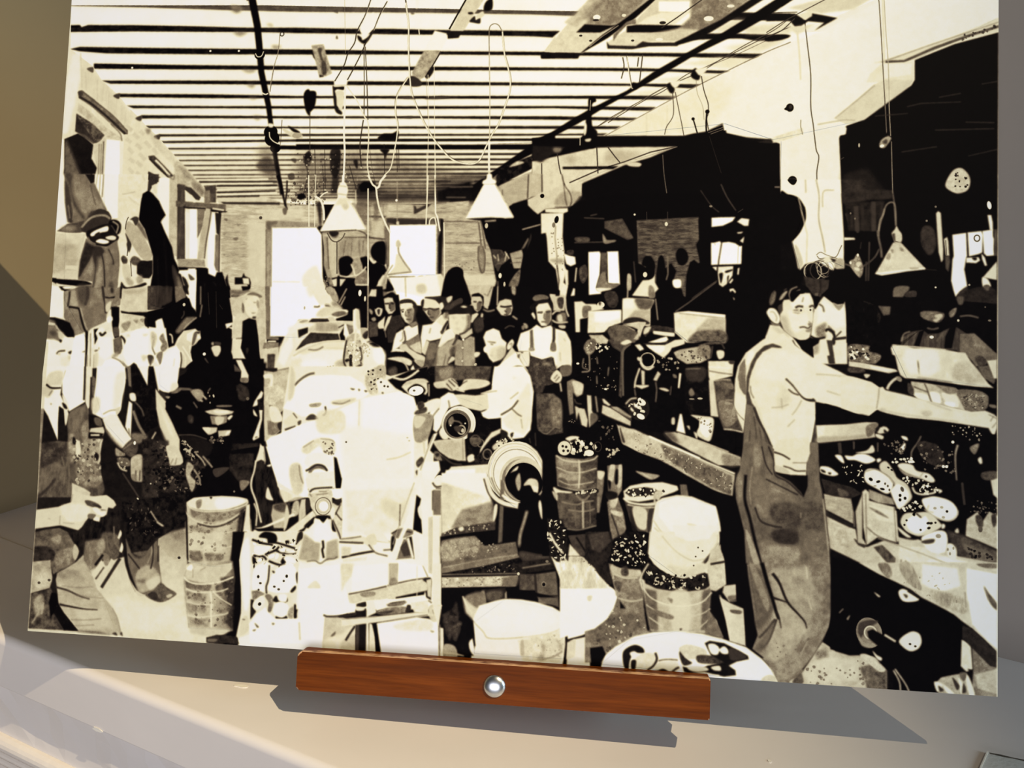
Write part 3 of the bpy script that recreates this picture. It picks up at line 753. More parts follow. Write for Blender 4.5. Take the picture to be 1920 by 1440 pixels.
f 240 b3.1|604,1151 64,0 20,345 -26,-30 -31,-71 24,-35 -41,-66 -14,-51
f 185 b3.1 t15,15|668,1151 41,-20 35,466 -21,0 -37,-91
c 110 w6.2 b3.1|651,1131 39,30 3,-30
f 108 b3.8 t14,13,44|30,1132 160,0 31,56 31,56 50,92 -13,52 -111,21 -81,6 -28,-5 -24,-113
f 24 b3.8|158,1132 59,0 1,46 -21,8
s 60 b7.9 a0.9|33,1132 43,0 7,93 39,87 54,71 -16,6 -60,-77 -36,-118
s 45 b6.4 a0.8|36,1173 23,21 29,103 14,113 -28,-10 -27,-113
s 140 b6.3 a0.8|91,1183 71,5 70,77 54,72 -70,10 -48,11 -42,-72
c 80 w6.3 b4.7|195,1193 21,67 19,51
c 150 w5.1 b3.2 a0.7|88,1297 15,51 -2,51/67,1312 17,77
f 70 b5 t14,13|8,1462 62,-42 107,-21 29,-51 52,-16 55,15 19,35 -13,46 -96,22 -74,21 -64,1
s 135 b9.5 a0.8|28,1446 54,-16 44,11 -42,25
s 45 b3.1|178,1414 39,-56 42,-24 43,10 33,38 -16,46 -74,27 -52,16 -39,-21
c 140 w12.6 b3.2|158,1440 40,-46 42,-21 53,-3 34,18
s 20 b3.1|322,1403 37,-10 34,25 -2,51 -36,15 -34,-25
c 150 w7.8 b3.1|344,1403 34,25 -8,46
c 100 w6.3 b3.1|335,1428 17,21 13,20
s 24 b3.1|187,1471 36,-26 95,-27 52,56 18,25 -30,36 -52,16 -65,-9 -35,-31
s 240 b2.5|215,1475 41,-25 58,-19 4,28 -45,11 -47,21
s 30 b2.5|242,1480 26,-15 2,25 -22,6
s 244 b2.5|250,1521 26,-16 49,10 1,13 -32,5
s 225 b2.5|307,1495 37,-10 27,9 -9,16 -38,-2
c 120 w7.9 b3.1|200,1496 18,25 33,15
f 205 b2.5 t12,25|-5,1473 190,5 -12,90 -21,87 -2,87 -158,-11
f 165 b15.8 a0.75 t16,22|13,1534 147,8 -13,113 -4,26 -144,27 -9,-123
f 212 b3.1|76,1659 79,1 -4,26 -76,-7
f 205 b4.7|84,1687 67,1 -4,51 -65,-4
f 18 b2.5|-8,1734 112,6 97,3 42,17 3,8 -96,9 -98,-9 -58,-16
f 205 b2.5|-3,1752 45,22 104,16 -16,13 -136,-18
s 235 b2.5|36,1774 32,-3 61,11 -27,9 -32,0
s 30 b3.1|48,1784 60,12 33,7 -10,10 -43,-2
f 236 b3.1|-10,1769 52,15 35,25 2,102 -87,1
f 110 b3.8 t15,16,44|190,1501 62,40 65,10 61,-41 22,91 9,131 -16,72 12,100 -321,6 -7,-96 74,-27 95,-22 -1,-15 -87,-9 11,-147
f 35 b7.9 t10,13|191,1522 39,20 33,9 -29,52 -28,51 -33,62 -15,20 3,-102
s 40 b6.3|233,1582 40,-36 35,31 -20,25 -7,51 -13,41
c 40 w9.4 b4.4|287,1582 21,71 12,101 5,66
c 55 w9.4 b4.7|328,1561 31,56 7,35/266,1602 -5,77 -5,76 -11,76 11,76
s 155 b9.4 a0.7|277,1602 19,76 -1,178 -37,0 7,-126
s 150 b9.4 a0.75|307,1571 27,82 9,126 -16,-76
s 150 b9.4 a0.6|197,1685 40,-42 4,61 -50,42
c 50 w12.5 b4.7|236,1781 -7,51 -16,76
s 24 b3.1|322,1825 25,17 42,-13 -4,15 -20,21 -27,-10
s 70 b6.2|347,1754 21,-6 13,45 -14,26 -18,-25
s 150 b6.3 a0.7|77,1814 49,9 -1,61 -36,16
f 226 b3.1|395,1530 46,-31 26,65 46,51 18,30 62,-16 9,50 -13,121 -4,101 -159,3 -27,-161 5,-91
s 60 b3.7 t20,9|407,1616 14,-18 23,17 1,26 -18,8
s 45 b3.7|423,1468 29,31 13,40 -13,41 -16,-41 1,-25
s 80 b3.7 t20,9|463,1625 22,-25 39,20 -9,30 -32,0
f 24 b3.1|524,1624 74,-1 5,76 -19,26 -42,0 -34,-25 -3,-50
l 40 w5|466,1630 11,86/445,1549 -2,51
s 150 b6.2 t20,12|509,1721 26,-11 13,35 -31,11
s 200 b4.7|420,1651 42,5 11,70 -37,6
s 140 b6.2 a0.7 t20,12|446,1722 44,24 -9,26 -28,-15
f 200 b3.1 t14,15|424,1788 58,-6 100,-7 5,125 -158,4
s 25 b3.1|418,1747 32,30 62,-11 47,-16 6,15 -83,27 -53,-9
l 30 w12.4 b3.1|421,1758 1,85
e 230 r12.4,15.4|600,1772
s 175 b3.7 t14,16|420,1428 20,-26 39,25 46,51 47,70 21,45 -16,31 -37,-5 -40,-40 -35,-50 -36,-56
s 60 b6.2 a0.8|476,1386 46,41 37,81 -23,-20 -46,-61
s 50 b3.7|445,1392 30,-18 23,12 -14,41 -23,-30
c 60 w5|436,1377 -11,30 -3,41
f 12 b3.4|512,1243 33,-20 28,20 40,41 24,46 21,35 -22,30 -4,11 30,60 45,80 17,66 36,65 31,85 31,84 -40,28 -134,25 -58,1 -1,-100 14,-101 -6,-101 -26,-70 -32,-81 -41,-55 7,-97
s 60 b9.2 t12,12,61|715,1647 29,40 48,90 9,59 -35,21 -27,-85
s 105 b7.7|751,1707 36,70 18,44 -24,26 -20,-60
l 30 w9.3 b6.2 a0.8|658,1497 21,151 15,150/623,1598 23,201
s 70 b6.2 t15,9|585,1780 40,4 -7,66 -25,10
e 14 r27.7,21.6|606,1855
f 14 b3.1|761,1862 40,-28 31,2 9,59 -89,2
f 240 b3.1|811,1666 47,-1 9,230 -26,0 -17,-99
s 240 b3.1|755,1692 14,-26 42,0 7,35 -14,25 -22,-24
s 30 b3.1|777,1712 22,14 18,35 12,25 -21,-5 -24,-40
f 190 b3 t28,27,6|942,1257 105,10 196,-9 115,42 214,4 6,114 -295,13 19,433 -240,5 -57,-176 -26,-340 15,-11
f 165 b18.3 a0.75 t30,27,6|995,1358 140,-1 14,234 -80,51 -58,-19
f 205 b15.2|1143,1402 103,-1 20,362 -103,-23
f 205 b9.1 a0.8|1180,1331 281,-12 3,60 -229,12
l 140 w4.3 b3.1 a0.7|1001,1367 135,-3/1024,1403 109,-1/1002,1463 139,-4/1033,1473 89,3/1041,1515 93,-3/1033,1553 108,-4/1002,1633 87,-8/1146,1357 82,-1/1081,1307 125,19
s 90 b4.6 a0.8|1002,1383 21,-1 -4,16/1077,1415 30,-3 -19,10/1061,1493 30,-6 -9,20/999,1468 19,0 -10,7/1009,1581 15,4 -9,6
e 60 r9.1,9.1|1215,1376
f 45 b3.1|976,1287 346,1 0,15 -325,-2
l 90 w4.8 b3|1322,1295 118,5
f 205 b3.1|964,1262 279,-5 4,26 -272,2
l 225 w12.3 b3.1|832,1166 416,-8/855,1186 420,-7/951,1219 351,-14/942,1249 361,-14
l 40 w9.2 b3.1|843,1174 457,-3/949,1196 352,-3/952,1234 341,-11/953,1259 249,-6
f 65 b4.6 t20,19|876,1201 68,-10 6,101 -47,0 -13,-40
f 60 b3.1 t18,12,62|715,1189 45,3 30,424 -50,1
f 85 b3.1 t20,15|713,1283 295,19 2,40 -73,1 -48,-25 -173,-2
f 20 b2.5|757,1314 137,6 127,22 -11,6 -94,-5 -153,-19
l 220 w9.2 b3.1|931,1325 68,10
f 45 b3.1|761,1202 37,5 61,55 -9,18 -21,-5 -56,-48
f 225 b3.1|774,1240 32,10 29,38 -16,5
f 120 b3.1 t15,15|878,1227 31,-5 7,76 -34,0
f 130 b6.2 t15,15|791,1171 58,15 35,46 -20,25 -50,-45
f 235 b2.5|772,1339 22,15 11,257 -16,0
f 248 b2.5|798,1329 44,-1 18,282 -47,1
f 110 b4.6 t15,31,12|842,1328 47,0 -4,96 -32,71
f 178 b3.1 t10,12,37|892,1323 29,5 -8,126 -17,156 -36,5 8,-120
c 70 w7.7 b3.1|924,1343 -9,101 -9,75 -5,91
f 248 b3.1|938,1353 11,15 18,291 9,25 -11,25 -38,-20 -8,-85 -2,-120
f 30 b3.1|948,1348 37,5 -5,130 -17,-20
f 110 b3.1 t15,12,37|958,1473 24,0 9,210 -18,-9 -12,-30
l 30 w6.1 b3.1|977,1353 14,330
f 150 b3.1 t20,15|742,1614 45,-1 115,2 7,40 -161,2
f 20 b3.1|748,1657 167,3 6,9 -167,8
f 14 b3|858,1663 68,1 4,30 40,17 9,-27 31,-1 24,60 23,49 15,77 13,121 -212,4
l 40 w6.1 b6.1 a0.7|910,1745 18,126/961,1734 23,39/1003,1743 28,126
f 245 b3.1|808,1666 45,-1 9,60 -2,148 -25,0 -14,-127
s 80 b3.1|813,1696 38,29 -25,6
f 24 b3|1028,1728 13,-35 8,49 18,45 -20,0
s 130 b4.5 t20,15|1052,1787 56,-6 104,13 32,24 -20,20 -144,-17
f 20 b3|1084,1712 41,-1 9,-25 11,20 26,10 9,24 -3,35 -17,5 -2,-30 -72,2
f 220 b3|1130,1716 36,0 5,34 -34,-2
s 200 b4.5|1086,1757 72,-4 -9,27 -51,-1
f 185 b3 t15,15|1069,1822 145,7 53,36 -195,4
c 60 w9.1 b3|1073,1792 46,4 51,-16/1069,1817 42,1
f 140 b4.5 t14,15|1246,1396 76,-3 164,6 61,4 1,25 -265,3 17,436 -28,0
f 80 b6.1 a0.8|1248,1396 69,-1 -9,15 -31,6 -3,34 -21,-19
f 175 b6 a0.6|1256,1590 21,0 15,274 -20,1
l 110 w6 b3|1251,1441 24,424
f 254 b3.6|1283,1431 255,-5 32,42 17,231 24,181 -307,6
s 230 b9|1472,1711 67,-70 43,68 25,83 -90,12/1548,1636 12,24 -9,15
l 190 w2.4 b2.4|1305,1733 155,-1
l 16 w21.3 W9.1 b2.4|1300,1135 22,55 32,120
c 20 w9.1 b2.4|1356,1165 1,75 -5,50 13,40
s 90 b3|1339,1325 25,-5 -3,35 -15,0
x 30 V90 n70 r3.6,12.1 a0.75 q8|1361,1170 214,-10 7,144 -213,1
x 190 V220 n26 r3,9.1 a0.7 q9|1362,1180 213,-11 7,130 -214,1
f 18 b4.5|1421,1240 36,-5 16,25 -30,15 -25,-10
s 20 b6 a0.9|1530,1289 26,0 9,89 -7,50 -20,-99
l 226 w6.6|1478,1135 17,289
l 226 w4.8|1519,1134 2,115 6,174
c 230 w12|1524,1254 32,25 17,50 6,59
c 226 w7.8|1549,1259 20,-20 24,-10
f 165 b4.4 t30,26,6|1732,1288 200,4 225,4 51,-15 117,-1 66,-5 225,8 20,556 -966,18 -100,-399
f 40 b17.7 a0.85 t10,59,9|1747,1169 182,54 213,4 245,-59 4,107 -192,11 -267,6 -179,1
l 120 w3.6 b1.8 a0.8|1896,1146 242,-2/1877,1169 262,-2/1898,1198 277,-1/1929,1223 212,-3/1890,1238 252,1
l 200 w4.7 b2.4 a0.8|1896,1161 346,-4/1907,1189 317,-4/2151,1146 235,-2
f 22 b8.8|2206,1222 116,-35 64,-24 5,112 -115,5 -68,1
f 15 b6|1763,1199 24,-30 70,0 12,54 -89,5
f 185 b8.9 t24,27,6|1932,1297 139,-1 2,59 -138,1
f 190 b8.8 a0.8 t24,26,6|1935,1351 459,-3 1,24 -459,-1
l 120 w3.5 b2.4|1939,1336 134,4/1756,1362 169,1/1773,1303 110,-1/2211,1339 156,4/2229,1315 98,2
l 70 w8.9 b3|1831,1364 95,2
f 50 b2.4|2079,1301 10,5 8,15 48,-23 34,-7 -21,19 -65,37 -12,1
s 60 b6 a0.5|1753,1298 70,-1 -4,119 -37,-39/1858,1302 25,0 0,113 -19,20
l 110 w6 b3.6 a0.7|1793,1303 9,83/1833,1302 12,143/1863,1297 1,138/1907,1297 14,187
f 195 b11.9 a0.8|1852,1386 65,10 9,88 -65,-10
f 90 b2.9 t20,15|1926,1371 315,2 11,20 -1,320 -25,1 -13,-311 -265,7 10,230 -20,0
f 45 b4.4|1931,1376 230,3 1,24 -175,4 -50,-12
f 20 b2.9|2227,1373 19,5 -1,73 -1,224 -14,5 -9,-199 13,-49
f 254 b2.9|1948,1412 260,-4 10,277 75,100 -149,63 -112,2 -66,-142 -25,-19 17,-49
f 110 b3|1920,1415 28,0 7,215 -22,1
l 60 w5.9 b3|1935,1503 5,127
f 165 b4.4 t30,26,6|2257,1393 169,-11 14,338 -170,-7
l 90 w4.7 b2.9|2252,1388 143,1/2261,1505 139,1
l 140 w3.5 b2.9 a0.8|2347,1460 51,-5/2269,1558 116,-6/2300,1606 63,-1
c 215 w7|2249,1393 8,136 8,174
f 216 b2.9|1994,1571 20,0 26,39 43,57 -74,11 -63,16 42,-54
s 190 b4.4|1991,1503 12,-10 14,24 -10,15 -15,-5
l 110 w5.9 b2.9|1950,1684 59,-8 74,-9
c 130 w7.1 b2.9|2003,1532 6,34 27,44 41,52
c 150 w5.9 b2.9|1978,1630 -28,44 -9,20
s 60 b2.9|1923,1626 14,-5 12,24 -19,30
s 215 b2.9|1926,1631 14,-5 2,29 -13,5
l 60 w5.9 b2.9 a0.9|1956,1696 147,-2/2162,1690 49,0
s 40 b2.9|2118,1694 22,-6 12,5 -9,5
f 190 b3 t10,12,60|1575,1468 85,-11 13,256 -40,-10 -37,-117
f 150 b3 t10,12,60|1586,1477 20,0 13,158 30,98 19,68 -21,-5 -58,-161
l 60 w4.5 b3|1601,1482 19,177
s 150 b5.9 t18,12,42|1712,1486 120,-1 4,98 -59,1 -95,1 -18,-49
l 110 w5.9 b4.2 a0.8|1743,1505 -1,79/1782,1495 10,88/1807,1495 -1,68/1707,1496 -10,89
c 45 w4.8 b2.1|1760,1436 50,20 31,24 90,9
l 60 w4.2 b2.4|1697,1481 135,-1 90,11
s 75 b6 a0.9|1615,1452 45,0 -3,30 -26,0
c 70 w6|1600,1457 27,40 31,9 29,-20 14,-29
l 40 w4.8|1658,1506 9,177
s 12 b3|1673,1614 19,-24 35,-6 26,20 11,34 -18,39 -24,20 -35,-4
s 12 b3|1850,1548 18,-34 29,-13 33,12 5,108 -17,10 -35,-19 -27,-29
f 12 b3.5|1792,1593 35,-10 41,43 20,-14 45,23 11,25 -32,59 -60,88 2,47 -114,2 -60,1 -23,-61 -19,-88 44,-10 91,8 1,34 70,4 -3,-63 -41,-34
s 150 b3.6 t20,12|1749,1623 28,-30 21,20 12,39 -13,44 -20,-4 -17,-30
s 120 b4.4 t25,12|1777,1696 43,-39 21,24 3,58 -70,1
c 225 w7.7 b2.4|1744,1628 16,34 12,30 39,-26 18,-24
l 215 w7.1 b2.4|1682,1693 40,7 40,-8
l 225 w7.4 b2.4|1775,1743 69,-1
c 220 w11.8 b3|1847,1592 21,25 15,-5
f 215 b3|1638,1718 30,-10 4,88 -16,-24
f 205 b3|1683,1712 35,0 -32,49
l 110 w8.9 b2.4|1684,1840 51,-84/1700,1857 42,-67
f 14 b3|1672,1693 10,0 8,164 -20,0
e 235 r8.9,14.8|1801,1784
e 225 r8.8,14.7|1830,1813
l 225 w7.7|1819,1208 13,277 18,369
l 210 w6 b2.1|1749,1219 6,79
s 12 b2.9|2284,1703 8,-44 33,-24 35,14 11,38 22,72 18,84 -130,2
f 200 b5.8|2366,1678 39,4 3,87 -15,-19
f 228 b11.9|1504,1750 79,-36 44,68 53,75 -190,4
x 60 V130 n30 r3,8.9 q12 a0.8|1572,1699 50,0 55,97 -8,34 -47,-33
s 236 b2.4|1662,1184 14,-15 21,20 9,35 -6,29 4,15 -53,1 -1,-15 -4,-35
c 190 w6 b2.4|1652,1194 46,5/1649,1239 53,7
f 240 b2.4|1650,1264 56,0 48,63 65,104 -4,7 -120,6 -131,9 -5,-8 41,-82
f 210 b9 a0.8|1656,1264 45,0 17,44 -19,25 -27,-35 -24,5 -15,10
s 175 b9 a0.6|1678,1303 25,-5 10,15 -19,15
c 30 w5.4 b2.1|1564,1453 76,-5 60,-4 65,-3
s 30 b3|1612,1452 48,-2 1,17 -30,10
l 200 w3 b2.4|1701,1264 54,69 59,98
c 236 w12|1674,1134 1,25 1,20
c 226 w10.1|1815,1134 27,50 21,20 8,49 18,69 38,83 28,49
c 230 w11.9|1915,1134 -28,35 -7,29 -16,10
l 222 w7.7|2150,1134 1,274
l 232 w8.8|2189,1133 12,211 11,20 17,78
c 226 w7|2169,1408 4,-29 24,-10 12,44
l 150 w4.7 b2.1|1981,1168 10,242
e 235 r7.1,7.1|1981,1274
s 200 b2.4|1986,1395 13,-5 3,20 -12,0
f 216 b2.4|1925,1684 18,10 9,24 -28,44 -34,1 12,-44
s 150 b5.9|1936,1694 10,10 -12,53 -20,6
f 16 b2.4|1951,1704 42,57 -9,10 -78,21 -16,-19 54,-11
f 212 b2.4|1885,1768 20,4 -8,30 -50,6
s 100 b5.9|1895,1773 40,4 21,19 -55,11
f 240 b2.3|1966,1708 278,-33 73,110 -155,19 -168,-33
l 40 w5.8 b2.3|2162,1807 68,-6 58,-9
f 205 b8.7 a0.7|2225,1685 24,-6 58,101 -58,6
l 150 w4.7 b2.3|2049,1697 8,107
s 170 b5.8 a0.6|2115,1740 44,-6 7,43 -44,1
f 12 b2.3|2542,1371 631,-138 778,-3 18,1016 -1326,41 -105,-521 -70,-56 -13,-329
f 20 b14.6 a0.6|2183,1158 175,-39 214,10 -37,58 43,111 -194,1 -1,-29 -166,1
l 130 w4.1 b2.3 a0.8|2252,1148 214,0/2277,1168 131,-3/2273,1200 127,-3/2256,1256 107,0
f 172 b2.9 t30,26,6|2258,1285 125,-10 -15,97 83,19 59,145 35,173 -24,132 -120,2 -30,-160 -7,-39 -92,-13
l 80 w5.3 b2.3|2262,1388 175,1/2267,1507 184,-2
l 60 w5.8 b2.3|2439,1391 20,136/2451,1381 30,155
l 110 w3.5 b2.3 a0.8|2342,1460 73,-3/2264,1451 39,0/2263,1405 121,-4
s 130 b3.5 t14,12|2442,1522 29,5 13,86 -13,54 -14,-5 -10,-63
c 50 w4.6 b2.3|2444,1522 0,68 17,67 17,0 2,-82 -14,-53
f 205 b7.2 t6,17|2366,1678 168,-3 11,43 -18,29 -135,-7
f 190 b2.9 t10,17|2397,1740 130,-12 -1,113 -43,1 -12,-60 -62,6
s 12 b2.9|2274,1674 27,-29 34,-10 25,19 9,38 24,58 18,93 -150,3 -4,-99
x 90 V120 n14 r2.9,5.8 q21 a0.6|2290,1606 136,-2 2,58 -58,-8
f 12 b2.9|2455,1372 87,-1 65,-73 85,-29 59,62 25,14 -2,106 -64,73 -94,35 -48,-14 -58,-4 -31,-63
l 200 w5.7 b2.3|2676,1429 97,-28
f 60 b2.9 t30,14|2510,1536 58,4 44,48 -41,38 -18,34 -21,-38
l 210 w5.8 b2.3|2549,1564 6,39/2597,1559 -8,43/2525,1569 16,19/2587,1549 25,39
f 150 b3.4 t14,14|2614,1559 63,-20 11,33 -12,67 -38,1
l 80 w4.3 b2.3|2618,1611 57,-5/2641,1587 38,-5
s 12 b2.9|2571,1626 38,-5 29,24 7,48 -23,24 -34,-4 -15,-34
s 100 b3.4 t40,11|2617,1722 55,-78 7,72 -25,86 -25,-28
e 220 r8.6,14.4|2566,1680
e 190 r5.7,14.4|2591,1727
l 120 w5.7 b2.3 a0.8|2555,1709 4,131
f 14 b2.3|2691,1524 45,-87 53,9 19,19 4,125 45,52 25,61 -2,67 -47,6 20,42 -227,21 43,-123
f 90 b4.3 t20,11|2673,1539 36,-68 5,14 -23,44
s 40 b4.3 a0.9|2722,1447 6,29 -18,48 -8,29
f 168 b2.3 t12,41,12|2537,1231 28,-25 127,-78 76,0 8,97 -80,39 -99,32
f 185 b2.3 t10,12,58|2692,1128 81,0 3,97 -77,34
f 208 b2.3 t8,12,58|2771,1128 116,0 7,53 -118,44
l 40 w5.8 b2|2699,1128 0,131/2771,1128 5,97
l 70 w4.4 b2|2561,1211 1,34
f 200 b2.3 t8,14|2699,1266 77,-39 118,-41 92,-8 -1,51 -45,67 -28,10 -114,10 -41,30 -25,-20 -30,-28
s 150 b5.7 a0.8 t15,11,40|2886,1224 99,5 -45,62 -95,1
l 60 w4.3 b2.3|2846,1306 80,0
e 16 r11.5,11.5|2777,1246
f 222 b2.3|2794,1316 121,-5 2,19 -23,10 -97,-5
f 226 b2.3 t5,11,57|2773,1341 121,-4 -1,127 12,82 3,71 10,29 -12,66 24,19 -15,102 -19,1 -23,-140 -11,-52 -40,-43 -13,-124 -6,-29 -24,5
e 16 r11.4,20,10|2858,1374
e 110 r8.6,14.3|2844,1403
l 110 w4 b2|2854,1407 -1,67 13,96 2,48
x 90 V140 n30 r2.3,5.1 q22 a0.8|2821,1436 77,9 8,244 -75,-119
s 140 b5.7 a0.7 t12,11|2827,1590 70,-6 1,28 -42,-4
f 190 b2.8|2833,1776 71,8 1,49 -51,1
f 14 b2.3|2861,1756 26,-1 -2,29 -24,0
l 30 w5.7 b2.3|2868,1618 14,85 -7,58
c 60 w5.7 b2|2878,1128 16,58 30,43 11,43 -9,34
c 70 w4.6 b2|2889,1176 12,82 11,43
s 240 b2.3|2475,1128 24,0 6,25 17,9 -2,20 -62,2 -6,-17 19,-14
f 244 b2.3|2460,1182 60,0 108,181 -48,6 -77,-7 -63,5 -74,6
l 228 w4.7 b2.3|2458,1192 -88,178/2523,1184 103,177
l 228 w5.8 b2.3|2373,1372 130,-9 123,2
f 14 b1.7|2368,1374 135,-8 78,4 -38,21 -68,-10 -34,1
f 16 b2.3|2448,1377 94,-1 2,53 -58,1
e 190 r8.7,14.5|2482,1410
l 150 w8.7 b2.9|2473,1386 60,-5
f 74 b4.2 t34,22,6|3279,1375 322,-21 10,244 -66,113 2,70 -33,-22 -37,-47 -88,-7 -10,-57 -84,-46
l 45 w2.8 b2.2 a0.7|3290,1408 312,-7/3290,1432 312,-7/3291,1456 312,-8/3291,1479 312,-8/3292,1503 303,-8/3293,1527 293,-8
f 70 b4.2 t20,14|3112,1381 93,-15 63,104 -32,10 -123,-61
l 90 w5.7 b2.8 a0.7|3003,1363 108,4/3036,1351 37,-8/2956,1497 215,-7
s 130 b2.8|3104,1448 15,19 10,14 42,0 0,7 -56,12
s 70 b4.3 t20,11|2960,1469 70,-1 1,24 -61,0
l 16 w14 b2.8|3272,1380 8,289
l 60 w5.6 b2.8|3271,1593 13,113
e 220 r5.6,5.6|3269,1344
e 215 r8.4,11.2|3435,1393
l 70 w2.8 a0.8|3331,1328 6,123/3440,1327 1,61
f 252 b2.3|3032,1546 59,-3 7,15 -3,109 -17,71 26,19 1,11 -63,8 -7,-151
f 252 b2.3|3130,1543 59,-3 14,177 -63,-4
f 70 b4.2 t15,11|3098,1548 33,0 3,113 -33,1
s 120 b3.4 t20,11|3101,1662 24,-5 15,52 56,4 0,9 -32,19 -60,16 -24,-19
s 230 b2.8|3080,1738 80,3 -47,13 -18,7
f 240 b2.3|2902,1557 61,17 5,38 -27,12 -24,-12
s 50 b2.8 t30,9|2919,1541 33,-3 1,26 -28,0
f 225 b2.8|2904,1636 24,10 4,75 -10,29
l 210 w6.8 b2.3|2972,1631 -5,76
f 235 b2.3|2946,1783 13,-43 9,5 -1,35
s 60 b4.2 t25,11|2988,1635 32,-19 12,57 -23,43 -19,-33
s 45 b4.2 t20,11|3123,1766 55,-11 20,47 -17,38 -37,-9
s 12 b2.8|3313,1602 13,-33 18,-5 19,5 19,37 -3,38 -18,7 -24,-7 -3,-23 -16,-5
s 12 b2.8|3487,1557 13,-33 27,-2 21,25 3,38 -22,26 -27,-7
f 12 b2.8|3398,1573 15,-17 14,16 11,57 13,-19 14,-10 28,42 -12,42 0,38 42,13 10,42 2,75 -48,94 -91,-3 -7,-276
f 12 b2.8|3544,1665 17,-71 22,-14 19,18 23,0 50,9 23,32 14,228 -182,-6 16,-103
f 12 b2.8|3601,1373 18,-24 45,4 6,244 -50,6 -20,-61 -10,-42 18,-29
l 130 w5.6 b2.2|3446,1563 4,94 -8,33
s 245 b2.8|3476,1689 32,-5 14,14 -4,28 -27,5 -14,-14
s 120 b4.2 a0.8|3522,1684 13,-1 -3,29 -9,14
f 222 b2.2|3320,1694 32,-3 27,-24 2,-28 4,66 19,32 -22,24 0,21 -115,-7
s 120 b3.3 t15,11|3353,1724 23,4 11,52 -32,3
s 12 b2.8|3337,1640 42,-1 -4,38 -27,9
e 215 r11.2,14|3332,1663
f 226 b2.2|3219,1792 21,-5 143,7 -4,23 -13,29 2,98 -28,-14 -120,-11
f 235 b5.6|3221,1797 56,-6 -3,52 -51,5
s 90 b7 t18,14|3286,1791 87,3 -3,42 -41,15 -28,-13
f 170 b8.4 t14,14|3283,1852 83,-2 -3,85 -125,-26
s 30 b4.2|3238,1900 46,-11 46,9 33,23 -69,6 -69,-3
l 200 w6.2 b2.2|3245,1660 -1,127
s 170 b2.8 t20,11|3241,1665 18,4 2,71 -20,0
f 12 b2.8|3366,1846 17,-38 8,140 -23,1
l 190 w4.4 b2.2|3389,1789 15,112
f 222 b2.3|2966,1813 42,-3 19,14 51,-1 47,27 -83,16 -3,29 -40,10 2,70 -23,1 -5,-75
s 110 b4.2 t20,11|3013,1838 42,0 -7,47 -33,10
e 225 r19.7,16.9|3106,1827
s 45 b2.8|3092,1813 14,0 -4,19
f 226 b2.2 t8,14|3041,1861 173,-10 2,68 -60,25 -27,29 -88,16
f 246 b5.6|3075,1866 134,-10 1,40 -78,25 -56,-4
c 30 w8.4 b2.2|3032,1991 79,-9 27,-14 23,-24
f 222 b2.8 t10,14|3032,1989 102,-3 15,40 -116,3
f 84 b2.8 t24,11|3147,1949 36,-20 42,4 52,22 28,42 -17,26 -139,3
l 215 w13.9 b2.8|3225,1935 61,29
f 215 b2.2|3221,1928 82,-16 42,4 -18,29 -13,51 -14,-32 8,-33
l 225 w13.9 b2.8|3346,1954 22,-12/3382,1962 106,16
s 45 b3.3 t25,11|3327,1954 50,-24 101,11 19,23 -119,-2 -36,29
f 235 b2.2|3370,2021 82,-32 5,30
f 222 b2.2 t10,17|3485,1862 72,-11 191,15 3,145 -199,5 -60,-52
f 238 b2.2|3489,1859 73,-5 186,14 -5,12 -185,-15
l 140 w4.1 b2.2|3512,1864 50,4 177,17
f 175 b8.2 t20,16|3658,1886 90,-1 3,126 -171,5 25,-73
s 90 b6.9 t40,11|3570,2016 22,-49 67,-20 86,7 1,58
l 110 w4.4 b1.9|3494,1855 63,-46 142,-114
f 12 b2.7 t3,16|3887,1155 126,0 8,475 124,-2 107,90 132,114 -547,11 11,-351
f 250 b2.2|3667,1358 52,-3 70,-2 -15,23 -49,24 -57,7
f 235 b2.2|3797,1378 22,-19 40,5 -4,35 -22,0
f 215 b2.2|3798,1434 31,-4 -7,9 -20,2
f 225 b2.2|3814,1479 22,-24 -6,35
f 250 b2.2|3667,1490 14,0 32,-9 4,8 41,-5 32,7 23,16 12,-3 -2,96 -153,7
l 30 w5.5 b1.9|3722,1484 -14,103 -3,66
l 190 w2.7|3806,1502 -1,98/3686,1489 2,14
f 245 b2.2|3677,1618 23,-2 -2,23
f 225 b2.2 t15,11|3706,1616 77,-4 -4,49 -30,47 -18,14 -18,-13 -8,-56
s 16 b2.2|3712,1653 18,-5 0,28 -8,28 -7,-23/3743,1638 36,-10 0,7 -31,13/3753,1671 9,-10 -6,42
f 235 b2.2|3804,1656 2,-33 9,-4 -4,37
f 230 b2.2|3762,1699 18,-24 4,9 -13,19/3765,1733 20,-5 14,17 -4,9 -14,-16 -11,11/3784,1773 9,9 -2,9
l 70 w3.9 b1.9|3575,1786 66,-53 62,-45
c 90 w3.9 b2.2|3711,1179 33,70 47,71
c 70 w3.3 b2.2|3607,1212 56,80 42,37
l 60 w3.3|3800,1329 27,-19
e 120 r8.3,5.6|3662,1297
e 150 r5.5,5.5|4040,1458
f 236 b2.2|4013,1155 300,-1 13,195 8,111 0,165 -40,-18 -17,19 -71,-45 -62,15 -26,32 -23,-78 -19,-69 39,-52 26,-70 -3,-56 -34,-51 -41,-18 -31,2 -16,-16
s 12 b2.7|4014,1220 36,12 49,16 32,42 12,46 -6,46 -30,61 -36,33 -53,15 -11,-140
s 16|4049,1155 44,0 -8,25 -18,0
s 190 b5.4|4090,1499 18,18 23,65 -4,28 -18,9 -10,-55
l 140 w4.1 b2.2 a0.8|4138,1155 3,69
c 110 w3.3 b1.9|4191,1154 17,93 -1,112 21,102 13,73
c 170 w4.4 b2.7|4280,1210 -48,4 -8,42 2,42
l 205 w5.4 b2.7|4104,1248 47,195 -2,153
